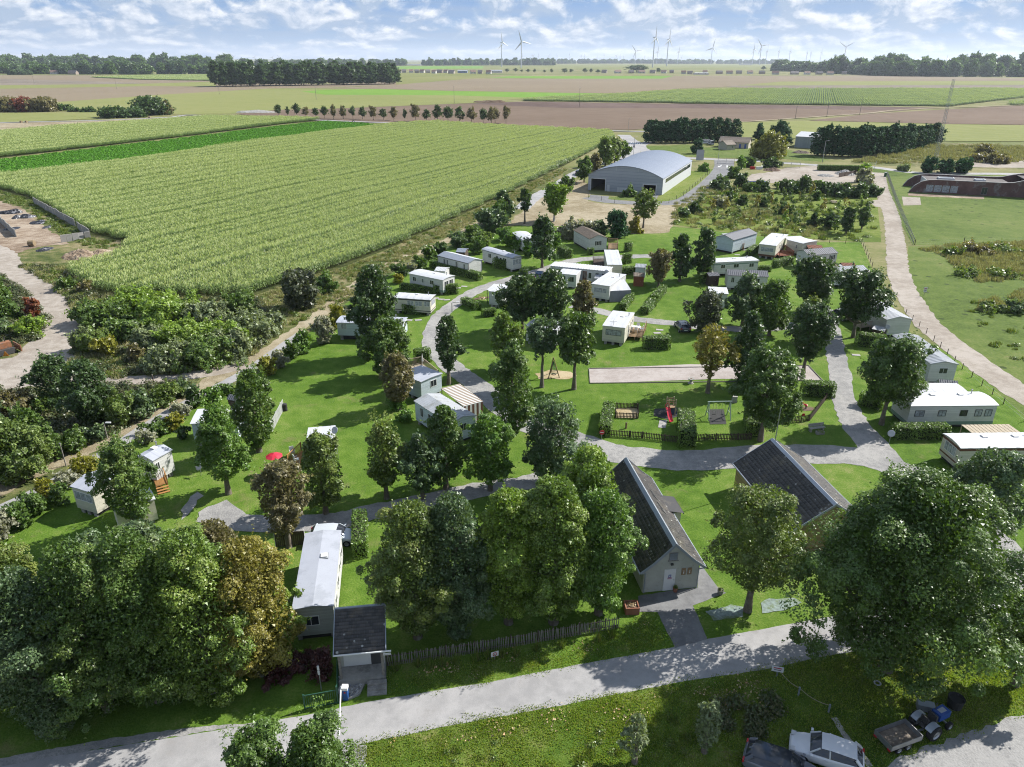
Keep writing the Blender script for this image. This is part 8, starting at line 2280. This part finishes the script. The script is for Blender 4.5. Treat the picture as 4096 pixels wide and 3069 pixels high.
o = thing('garden_machine', 'dark box-shaped machine in the shade behind the tractor', 'machine', at('o', 1105, 670), -.3); MB().box(0, 0, .35, 1.0, .55, .45).build('casing', M['zinc'], o); MB().bar((-.4, .2, .5), (-.75, .5, .95), .05).build('handle', M['steel'], o)
for s in (-.35, .35):
    MB().tube((s, -.3, .15), (s, -.22, .15), .15, .15, 12).build('wheel', M['tyre'], o)

# ================================================================= VEHICLES
def wheel(parent, x, y, r, w, rim='steel', s=1):
    o = put('wheel', MB().lathe([(r * .62, -w / 2), (r * .92, -w / 2), (r, -w * .32), (r, w * .32), (r * .92, w / 2), (r * .62, w / 2)], 22).mesh('wheel', M['tyre'], False), parent, (x, y, r))
    o.rotation_euler = (PI / 2, 0, 0)
    put('rim', MB().lathe([(0, -w * .40), (r * .2, -w * .42), (r * .55, -w * .28), (r * .64, -w * .46), (r * .64, w * .46), (r * .55, w * .28), (r * .2, w * .42), (0, w * .40)], 12).mesh('rim', M[rim]), o)
def paint_mat(nm, c):
    m = mat(nm, c, .22, .02, spec=.6); m.node_tree.nodes['Principled BSDF'].inputs['Coat Weight'].default_value = .6
    return m
def car(label, P, rz, col, L=4.1, Wd=1.76, H=1.46, kind='hatch', rim='steel', roofm=None):
    r = thing('car', label, 'car', P, rz)
    pm = paint_mat('car_paint', col)
    l, w = L / 2, Wd / 2
    # front is +x.  stations: x, half width, bottom, belt height
    st = [(-l, .80, .42, .80), (-l + .10, .90, .26, .98), (-l + .5, .98, .20, 1.0), (-.4, 1.0, .18, .95), (.45, 1.0, .18, .92), (l - 1.15, .99, .18, .90), (l - .55, .95, .20, .80), (l - .12, .84, .26, .66), (l, .70, .34, .52)]
    rows = []
    for x, ww, zb, zt in st:
        a = ww * w
        rows.append([(x, -a * .86, zb), (x, -a, zb + .16), (x, -a, (zb + zt) / 2 + .05), (x, -a * .95, zt - .04), (x, -a * .80, zt), (x, 0, zt + .035), (x, a * .80, zt), (x, a * .95, zt - .04), (x, a, (zb + zt) / 2 + .05), (x, a, zb + .16), (x, a * .86, zb), (x, -a * .86, zb)])
    b = MB(); b.grid(rows); b.add(rows[0][:-1], [tuple(range(11))]); b.add(rows[-1][:-1], [tuple(range(11))[::-1]])
    b.build('body', pm, r, smooth=True).modifiers.new('round', 'SUBSURF').levels = 2
    xr = -l + .12 if kind != 'van' else -l + .06
    xf, xt = (l - 1.12, .42) if kind != 'van' else (l - .7, l - 1.35)
    cs = [(xr, .80, .80, .98 if kind != 'van' else 1.0), (xr + .42 if kind != 'van' else xr + .05, .78, .70, H - .10), (-.2, .80, .72, H), (xt, .79, .70, H - .05), (xf, .78, .76, .93)]
    g = MB(); rows = []
    for x, wb, wt, z in cs:
        zb = .93
        rows.append([(x, -w * wb * 1.12 * (1 if z > .99 else .98), zb), (x, -w * wt, max(z - .05, zb)), (x, 0, max(z, zb + .01)), (x, w * wt, max(z - .05, zb)), (x, w * wb * 1.12 * (1 if z > .99 else .98), zb)])
    g.grid(rows)
    g.build('glasshouse', M['glass'], r, smooth=True)
    rf2 = MB(); rows = [[(x, y * w * wt * .98, z + .02 - .045 * abs(y) ** 2) for y in (-1, -.5, 0, .5, 1)] for x, wb, wt, z in ((cs[1][0] - .05, 0, .72, cs[1][3]), (-.2, 0, .74, H), (xt - .06, 0, .72, H - .05))]
    rf2.grid(rows); rf2.build('roof', M[roofm] if roofm else pm, r, smooth=True)
    for s in (-1, 1):
        pl = MB(); pl.bar((xt, s * w * .71, H - .09), (xf + .02, s * w * .86, .93), .07); pl.bar((cs[1][0], s * w * .71, H - .13), (xr + .04, s * w * .86, .97), .22 if kind != 'van' else .5, .07); pl.bar((-.1, s * w * .75, H - .06), (-.15, s * w * .90, .93), .07)
        if kind == 'van': pl.box(-.7, s * w * .81, 1.3, L * .5, .06, H - 1.02)
        pl.build('pillars', pm, r)['kind'] = 'stuff'
        MB().box(l - 1.2, s * (w + .09), .98, .14, .2, .13).build('mirror', pm, r)
        MB().box(l - .20, s * w * .66, .66, .28, .34, .12).build('headlight', M['dish'], r)
        MB().box(-l + .06, s * w * .76, .82, .1, .26, .2).build('tail_light', M['sign_red'], r)
        MB().box(.0, s * (w + .002), .80, .2, .03, .04).build('door_handle', pm, r)
        for x in (l - .82, -l + .78):
            wheel(r, x, s * (w - .09), .31, .2, rim)
    MB().box(l - .05, 0, .40, .1, 1.0, .16).build('grille', M['trim_dark'], r); MB().box(-l + .02, 0, .62, .06, .5, .11).build('number_plate', M['plain_white'], r)
    return r
def axis(t, A, B):
    a, b = at(t, *A), at(t, *B)
    d = b - a
    return (a + b) / 2, math.atan2(d.y, d.x)
P1, r1 = axis('i', (1135, 1585), (770, 1470)); car('white hatchback parked on the grass beside a darker car', P1, r1, (.72, .73, .75), rim='trim_dark')
P1, r1 = axis('i', (510, 1560), (850, 1690)); car('dark grey car with glass roof at the bottom edge', P1, r1, (.16, .17, .20), 4.4, 1.8, 1.42, roofm='glass')
P1, r1 = axis('c', (1085, 1395), (1000, 1365)); car('beige grey estate car under the wide dark maple', P1, r1, (.20, .19, .16), 4.3, 1.75, 1.6)
P1 = at('g', 2105, 78, 1.2); P1.z = 0; r1 = 0.02; car('white car behind the long white-roofed mobile home', P1, r1, (.6, .65, .7))
P1, r1 = axis('s', (1165, 80), (1118, 80)); car('white van left of the cream bungalow', P1, r1, (.7, .71, .72), 5.0, 1.95, 2.2, 'van')
P1, r1 = axis('s', (1212, 92), (1190, 84)); car('white van against the end of the cream bungalow', P1, r1, (.68, .7, .72), 5.0, 1.95, 2.2, 'van')
P1, r1 = axis('b', (1590, 478), (1612, 458)); car('dark car on the road left of the hangar', P1, r1, (.05, .05, .06))
P1, r1 = axis('b', (1345, 1150), (1365, 1110)); car('dark blue car half hidden beside the central dark maples', P1, r1, (.03, .05, .1))
P1, r1 = axis('c', (60, 1465), (40, 1440)); car('dark car below the purplish tree on the lane', P1, r1, (.06, .065, .07))
# trailer
t4 = [at('o', x, y, .95) for x, y in ((545, 890), (760, 1078), (1100, 955), (885, 766))]
tx = ((t4[2] - t4[1]) + (t4[3] - t4[0])) / 2; tl = tx.length; tx.normalize(); ty_ = Vector((-tx.y, tx.x, 0)); tw = abs((t4[0] - t4[1]).dot(ty_)) 
tc_ = sum(t4, Vector()) / 4; tc_.z = 0
tr = thing('trailer', 'galvanised twin-axle trailer with dirty wooden floor behind the tractor', 'trailer', tc_, math.atan2(tx.y, tx.x))
tl2, tw2 = tl / 2, tw / 2
MB().box(0, 0, .60, tl - .06, tw - .06, .05).build('floor', mat('trailer_floor', (.17, .14, .11), .9, .3, 3, .3, alt=(.30, .25, .19), altscale=2.5), tr)
for s in (-1, 1):
    MB().box(0, s * tw2, .78, tl, .035, .36).build('side_board', M['steel'], tr); MB().box(s * tl2, 0, .78, .035, tw, .36).build('end_board', M['steel'], tr); MB().box(-tl2 - .03, s * tw2 * .8, .56, .04, .22, .1).build('tail_light', M['sign_red'], tr)
    for x in (-.38, .32):
        wheel(tr, x, s * (tw2 - .12), .27, .17)
MB().box(0, 0, .46, tl * .9, tw * .5, .1).build('frame', M['steel'], tr); MB().bar((tl2, 0, .48), (tl2 + .85, 0, .45), .09).build('drawbar', M['steel'], tr)
# tractor
tp = tc_ + tx * (tl2 + 1.35) + ty_ * 0.15
tk = thing('tractor', 'small blue tractor with wide rear tyres parked on the verge', 'tractor', (tp.x, tp.y, 0), math.atan2(tx.y, tx.x) + .08)
M['tractor_blue'] = mat('tractor_blue', (.03, .09, .34), .35, .1)
MB().box(1.05, 0, .98, .95, .62, .48).build('hood', M['tractor_blue'], tk); MB().box(1.53, 0, .95, .03, .5, .36).build('grille', M['steel'], tk); MB().box(1.05, 0, 1.235, .5, .3, .03).build('hood_panel', M['roof_pale'], tk)
MB().box(.45, 0, .68, 2.0, .34, .3).build('chassis', M['trim_dark'], tk); MB().box(.32, 0, 1.0, .14, .56, .5).build('dashboard', M['trim_dark'], tk)
MB().tube((.30, 0, 1.2), (.10, 0, 1.38), .025, .025, 6).lathe([(.17, -.015), (.2, 0), (.17, .015)], 14, (.08, 0, 1.4)).build('steering_wheel', M['rubber'], tk)
MB().box(-.28, 0, .98, .42, .46, .1).build('seat', M['rubber'], tk); MB().box(-.47, 0, 1.2, .08, .46, .4).build('seat_back', M['rubber'], tk)
for s in (-1, 1):
    wheel(tk, -.2, s * .62, .50, .40); wheel(tk, 1.35, s * .52, .28, .22)
    q = MB(); q.grid([[(-.2 + .58 * math.cos(a), s * .5 + y, .5 + .58 * math.sin(a)) for y in (-.2, .22)] for a in np.linspace(.5, 2.6, 7)]); q.build('fender', M['zinc'], tk)
MB().bar((1.35, -.5, .3), (1.35, .5, .3), .1).build('front_axle', M['steel'], tk); MB().bar((-.2, -.55, .5), (-.2, .55, .5), .14).build('rear_axle', M['steel'], tk)
MB().tube((.75, .22, 1.2), (.75, .22, 1.75), .03, .03, 8).build('exhaust', M['trim_dark'], tk)

# rider at the crossing
def rider(label, P, rz, c1, motor=True):
    o = thing('motorcycle' if motor else 'bicycle', label, 'motorbike' if motor else 'bicycle', P, rz)
    wheel(o, -.7, 0, .31, .13); wheel(o, .72, 0, .31, .13)
    MB().box(0, 0, .62, .8, .26, .34).box(-.35, 0, .82, .6, .24, .1).build('body', M['trim_dark'], o); MB().tube((.5, -.35, 1.05), (.5, .35, 1.05), .03, .03, 6).build('handlebar', M['steel'], o); MB().bar((.72, 0, .31), (.5, 0, 1.05), .06).build('fork', M['steel'], o)
    return o
def rider_body(label, P, rz, col):
    r = thing('person', label, 'person', P, rz)
    me = bpy.data.meshes.new('body')
    v = [(-.3, 0, .88), (-.22, 0, 1.15), (-.12, 0, 1.42), (-.08, 0, 1.56), (-.05, 0, 1.66), (-.12, .2, 1.4), (.12, .3, 1.2), (.42, .3, 1.08), (-.12, -.2, 1.4), (.12, -.3, 1.2), (.42, -.3, 1.08), (-.28, .13, .86), (.12, .2, .84), (-.08, .2, .42), (.06, .2, .36), (-.28, -.13, .86), (.12, -.2, .84), (-.08, -.2, .42), (.06, -.2, .36), (-.03, 0, 1.78)]
    e = [(0, 1), (1, 2), (2, 3), (3, 4), (4, 19), (2, 5), (5, 6), (6, 7), (2, 8), (8, 9), (9, 10), (0, 11), (11, 12), (12, 13), (13, 14), (0, 15), (15, 16), (16, 17), (17, 18)]
    rad = [.15, .16, .17, .07, .11, .08, .06, .045, .08, .06, .045, .10, .085, .06, .05, .10, .085, .06, .05, .09]
    me.from_pydata(v, e, []); me.materials.append(col)
    o = put('body', me, r)
    md = o.modifiers.new('skin', 'SKIN')
    for k, sv in enumerate(me.skin_vertices[0].data):
        sv.radius = (rad[k], rad[k]); sv.use_root = k == 0
    o.modifiers.new('sub', 'SUBSURF').levels = 1
    MB().lathe([(0, -.14), (.12, -.12), (.15, 0), (.12, .12), (0, .16)], 12, (-.03, 0, 1.74)).build('helmet', M['rubber'], r)
cl1 = mat('rider_blue', (.03, .06, .18), .7); cl2 = mat('rider_dark', (.03, .03, .035), .7)
Pm = at('s', 521, 112)
rider('motorbike at the pedestrian crossing behind the hangar', Pm, 1.9, cl1); rider_body('person in blue riding the motorbike at the crossing', Pm, 1.9, cl1)
Pm = at('q', 180, 769, .3)
rider('motorbike on the far road behind the maize', Pm, .2, cl2); rider_body('person in dark clothes riding on the far road', Pm, .2, cl2)

# ================================================================= OLD SILO YARD AT THE LEFT
def wall_panels(label, t, A, B, h, n, m='concrete', tilt=.04):
    a, b = at(t, *A), at(t, *B)
    d = b - a; L = d.length
    r = thing('panel_wall', label, 'wall', a, math.atan2(d.y, d.x))
    me = MB().box(0, 0, h / 2 - .1, L / n - .06, .14, h + .2).mesh('panel', M[m])
    for k in range(n):
        o = put('panel', me, r, (L * (k + .5) / n, rg.uniform(-.06, .06), rg.uniform(-.12, .05)), rg.uniform(-.03, .03)); o.rotation_euler[0] = rg.uniform(-tilt, tilt)
wall_panels('long concrete panel wall along the maize', 'l', (290, 118), (640, 312), 1.9, 18); wall_panels('short concrete panel wall at the maize corner', 'l', (662, 340), (770, 405), 2.0, 5)
wall_panels('pale leaning panels across the silo mouth', 'l', (520, 448), (768, 412), 1.7, 5, 'concrete_cap', .25); wall_panels('left concrete wall of the old silo', 'l', (0, 275), (138, 400), 1.8, 7)
M['straw_bale'] = mat('straw_bale', (.27, .20, .12), .95, .25, 6, .8)
for k, (t, x, y, lab) in enumerate((('l', 275, 478, 'round bale lying in the old silo yard'), ('a', 200, 184, 'round bale nearest on the stubble strip'), ('a', 135, 145, 'left of two round bales at the far stubble edge'), ('a', 168, 145, 'right of two round bales at the far stubble edge'), ('a', 780, 146, 'round bale alone in the middle of the stubble'), ('a', 945, 116, 'round bale below the big dark thicket'), ('a', 1232, 110, 'round bale at the right end of the stubble'), ('a', 16, 208, 'round bale at the left edge of the stubble'))):
    P = at(t, x, y)
    o = thing('straw_bale', lab, 'bale', P, rg.uniform(-.6, .6)); b = put('roll', MB().lathe([(0, -.65), (.6, -.65), (.68, -.58), (.68, .58), (.6, .65), (0, .65)], 20).mesh('roll', M['straw_bale']), o, (0, 0, .66)); b.rotation_euler = (0, PI / 2, 0)
    b2 = put('wrap', MB().lathe([(.69, -.3), (.695, 0), (.69, .3)], 20).mesh('wrap', M['straw']if 'straw' in M else M['straw_bale']), o, (0, 0, .66)); b2.rotation_euler = (0, PI / 2, 0)
def heap(name, label, cat, t, x, y, w, dpt, h, m, seed, kind=None):
    P = at(t, x, y); R = px(t, w, P) / 2
    rng = np.random.default_rng(seed); n = 22
    ph = rng.uniform(0, 6, 6)
    rows = []
    for j in range(n + 1):
        rr = []
        for i in range(n + 1):
            u, v = 2 * i / n - 1, 2 * j / n - 1
            q = max(0, 1 - u * u - v * v)
            z = h * q ** .7 * (.65 + .35 * math.sin(3.1 * u + ph[0]) * math.sin(2.7 * v + ph[1])) + (rng.uniform(-.12, .12) * h if q > 0 else -.05)
            rr.append((u * R, v * dpt, max(z, -.05)))
        rows.append(rr)
    o = MB().grid(rows).build(name, M[m] if m in M else G[m], None, P)
    tag(o, label, cat, None, kind)
heap('soil_heap', 'brown soil heap in front of the maize corner', 'heap', 'l', 680, 560, 280, 3.4, 1.6, 'dirt', 1); heap('soil_heap', 'smaller soil heap joining the brown heap at the maize', 'heap', 'l', 860, 545, 210, 3.0, 1.1, 'dirt', 2)
M['tarp'] = mat('tarp', (.022, .022, .026), .35, .4, 2, .8, alt=(.28, .28, .30), altscale=.8, altpos=(.56, .62))
for k, (x, y, w, h) in enumerate(((90, 195, 190, 1.3), (230, 230, 150, 1.0), (330, 280, 140, .7), (160, 235, 90, .8), (410, 315, 70, .4), (380, 505, 120, .5), (100, 330, 120, .35))):
    heap('crumpled_tarp', 'crumpled black and white silage sheet in the old silo yard', 'sheet', 'l', x, y, w, 2.2, h, 'tarp', 10 + k); 
for o in list(COL.objects):
    if o.name.startswith('crumpled_tarp'): o['group'] = 'crumpled silage sheets'
heap('rubble_heap', 'heap of pale rubble in the dirt yard', 'heap', 'c', 1080, 470, 120, 4, 1.6, 'gravel', 5); heap('rubble_heap', 'low grey rubble heap left of the pale rubble', 'heap', 'c', 960, 480, 110, 3, .8, 'gravel', 6); heap('brush_heap', 'brown heap of cut branches in the dirt yard', 'heap', 's', 1740, 315, 150, 3, 1.2, 'soil', 7)
heap('log_heap', 'dark heap of firewood before the metal barn', 'heap', 'c', 800, 335, 110, 3, 1.2, 'wood_dark', 8); heap('soil_heap', 'long earth heap at the edge of the bright green field', 'heap', 'q', 1040, 648, 210, 8, 3.0, 'plough', 9); heap('rubble_heap', 'long stone heap before the first street trees', 'heap', 'p', 1620, 712, 260, 8, 2.2, 'concrete', 12)
wall_panels('low brown retaining wall in the dirt yard', 'c', (1040, 490), (1150, 470), 1.5, 6, 'wood_dark', .02)
o = thing('road_barrier_blocks', 'red and white plastic road blocks in the dirt yard', 'blocks', at('s', 1600, 305)); MB().box(-1.4, 0, .5, 1.8, .6, 1.0).build('red_block', M['sign_red'], o); MB().box(1.2, 0, .5, 2.4, .6, 1.0).build('white_block', M['plain_white'], o)
o = thing('pipe_stack', 'stack of blue pipes at the dirt yard edge', 'pipes', at('s', 1600, 418))
for k in range(4):
    MB().tube((-3.8, -.3 * k, .15 + .05 * k), (3.8, -.3 * k, .15 + .05 * k), .14, .14, 8).build('pipe', M['barrier_blue'], o)
o = thing('picnic_table', 'pale picnic table in the nursery grass', 'table', at('c', 1008, 655)); MB().box(0, 0, .75, 1.8, .8, .06).build('table_top', M['wood_pale'], o)
for s in (-1, 1):
    MB().box(0, s * .75, .45, 1.8, .28, .05).build('bench', M['wood_pale'], o); MB().box(s * .7, 0, .37, .1, 1.5, .1).box(s * .7, 0, .37, .12, .5, .72).build('leg', M['wood_pale'], o)
# orange loader at the left edge
lo_ = thing('bulldozer', 'rusty orange bulldozer at the left edge by the chalk track', 'bulldozer', at('d', 10, 345), .9)
M['rust_orange'] = mat('rust_orange', (.30, .13, .06), .7, .25, 3, .2, alt=(.18, .12, .09), altscale=2)
for s in (-1, 1):
    MB().prof([(s * .75 - .25, .1), (s * .75 + .25, .1), (s * .75 + .25, .85), (s * .75 - .25, .85)], -1.5, 1.5).build('track', M['trim_dark'], lo_); MB().bar((1.2, s * .6, .5), (2.1, s * .6, .5), .14).build('push_arm', M['rust_orange'], lo_)
MB().box(.6, 0, 1.25, 1.6, .9, .8).build('engine_hood', M['rust_orange'], lo_); MB().box(-.7, 0, 1.5, 1.0, 1.2, .9).build('cab', M['dish'], lo_); MB().box(-.7, 0, 2.35, 1.2, 1.4, .08).build('cab_roof', M['rust_orange'], lo_); MB().box(2.15, 0, .6, .12, 2.7, .9).build('blade', M['rust_orange'], lo_); MB().tube((.9, .2, 1.6), (.9, .2, 2.3), .06, .06, 8).build('exhaust', M['trim_dark'], lo_)
for x, y in ((-.25, -.55), (-.25, .55), (-1.15, -.55), (-1.15, .55)):
    MB().box(x, y, 2.12, .08, .08, .4).build('cab_post', M['rust_orange'], lo_)
tri = thing('warning_sign', 'orange triangular warning sign by the bulldozer', 'sign', at('d', 40, 360), .2); MB().add([(-.4, 0, .1), (.4, 0, .1), (0, 0, .85), (-.4, .03, .1), (.4, .03, .1), (0, .03, .85)], [(0, 1, 2), (5, 4, 3), (0, 3, 4, 1), (1, 4, 5, 2), (2, 5, 3, 0)]).build('plate', mat('sign_orange', (.6, .22, .02), .5), tri); MB().bar((0, .05, 0), (0, .05, .5), .03).build('stand', M['steel'], tri)
# flower bed and stepping slabs
for k, (t, x, y) in enumerate((('b', 700, 1255), ('b', 735, 1262), ('b', 770, 1265), ('b', 530, 1393), ('b', 590, 1393), ('b', 840, 1190), ('b', 880, 1180), ('b', 2100, 1475), ('b', 2115, 1455), ('b', 2085, 1495), ('c', 470, 930), ('c', 440, 950), ('c', 400, 980), ('f', 1150, 350))):
    o = thing('paving_slab', 'pale paving slab set in the lawn', 'slab', at(t, x, y), rg.uniform(-.3, .3), 'paving slabs in the lawn'); MB().box(0, 0, .025, 1.1, .6, .09).build('slab', M['concrete_cap'], o)
fb = at('b', 990, 1255); o = thing('flower_bed', 'narrow bed of orange flowers beside the porch', 'flower bed', fb, .45)
put('flowers', leafy(91, 'litter', 220, 1.3, .35, .14), o); MB().box(0, 0, .03, 2.8, .7, .12).build('soil', M['soil'], o)
o = thing('gas_bottle_cover', 'dark barrel beside the white lattice fence', 'barrel', at('d', 1803, 700)); MB().lathe([(0, 0), (.28, 0), (.28, .85), (.2, .9), (0, .9)], 14).build('drum', M['rubber'], o); MB().lathe([(0, .9), (.12, .9), (.12, .96), (0, .96)], 10).build('lid', M['trim_dark'], o)
for k, (t, x, y) in enumerate((('k', 303, 180), ('k', 383, 172))):
    o = thing('bollard', '%s green bollard at the head of the white track' % ('left', 'right')[k], 'bollard', at(t, x, y)); MB().box(0, 0, .7, .7, .5, 1.5).build('cabinet', M['gate_green'], o); MB().box(0, 0, 1.5, .8, .6, .12).build('cap', M['plain_white'], o)
o = thing('barrier_post', 'white leaning pole beside the head of the white track', 'post', at('k', 310, 125)); MB().tube((0, 0, 0), (.6, 0, 3.2), .08, .06, 8).build('pole', M['plain_white'], o); MB().box(0, 0, .1, .4, .4, .25).build('foot', M['concrete'], o)

# ---- alike shrubs and trees that only their place tells apart
ORD = 'leftmost second third fourth fifth sixth seventh eighth ninth tenth eleventh twelfth thirteenth fourteenth fifteenth sixteenth seventeenth eighteenth'.split()
bygroup = {}
for o in COL.objects:
    if o.get('group') and o.parent is None and o.name.split('.')[0] in ('shrub', 'leylandii_tree', 'sapling', 'house', 'garden_chair', 'grass_tuft', 'crumpled_tarp', 'paving_slab', 'maple_tree', 'tree'):
        bygroup.setdefault((o['group'], o['label']), []).append(o)
for (g_, l_), os_ in bygroup.items():
    if 1 < len(os_) <= 18:
        os_.sort(key=lambda o: o.location.x / depth(o.location))
        for k, o in enumerate(os_):
            o['label'] = ' '.join(l_.split()[:11]) + (', leftmost one' if k == 0 else ', rightmost one' if k == len(os_) - 1 else ', %s from left' % ORD[k])

# ================================================================= HAZE
hz = MB().box(0, 13000, 130.5, 32400, 26400, 263).build('haze', None)
mh_, nt, b = new_mat('haze')
nt.nodes.remove(b)
vp = N(nt, 'ShaderNodeVolumePrincipled')
vp.inputs['Color'].default_value = (0.80, 0.88, 1.0, 1)
vp.inputs['Density'].default_value = 0.00005
vp.inputs['Anisotropy'].default_value = 0.2
nt.links.new(vp.outputs[0], nt.nodes['Material Output'].inputs['Volume'])
hz.data.materials.append(mh_)
tag(hz, 'thin pale summer haze over the whole plain', 'haze', None, 'stuff')
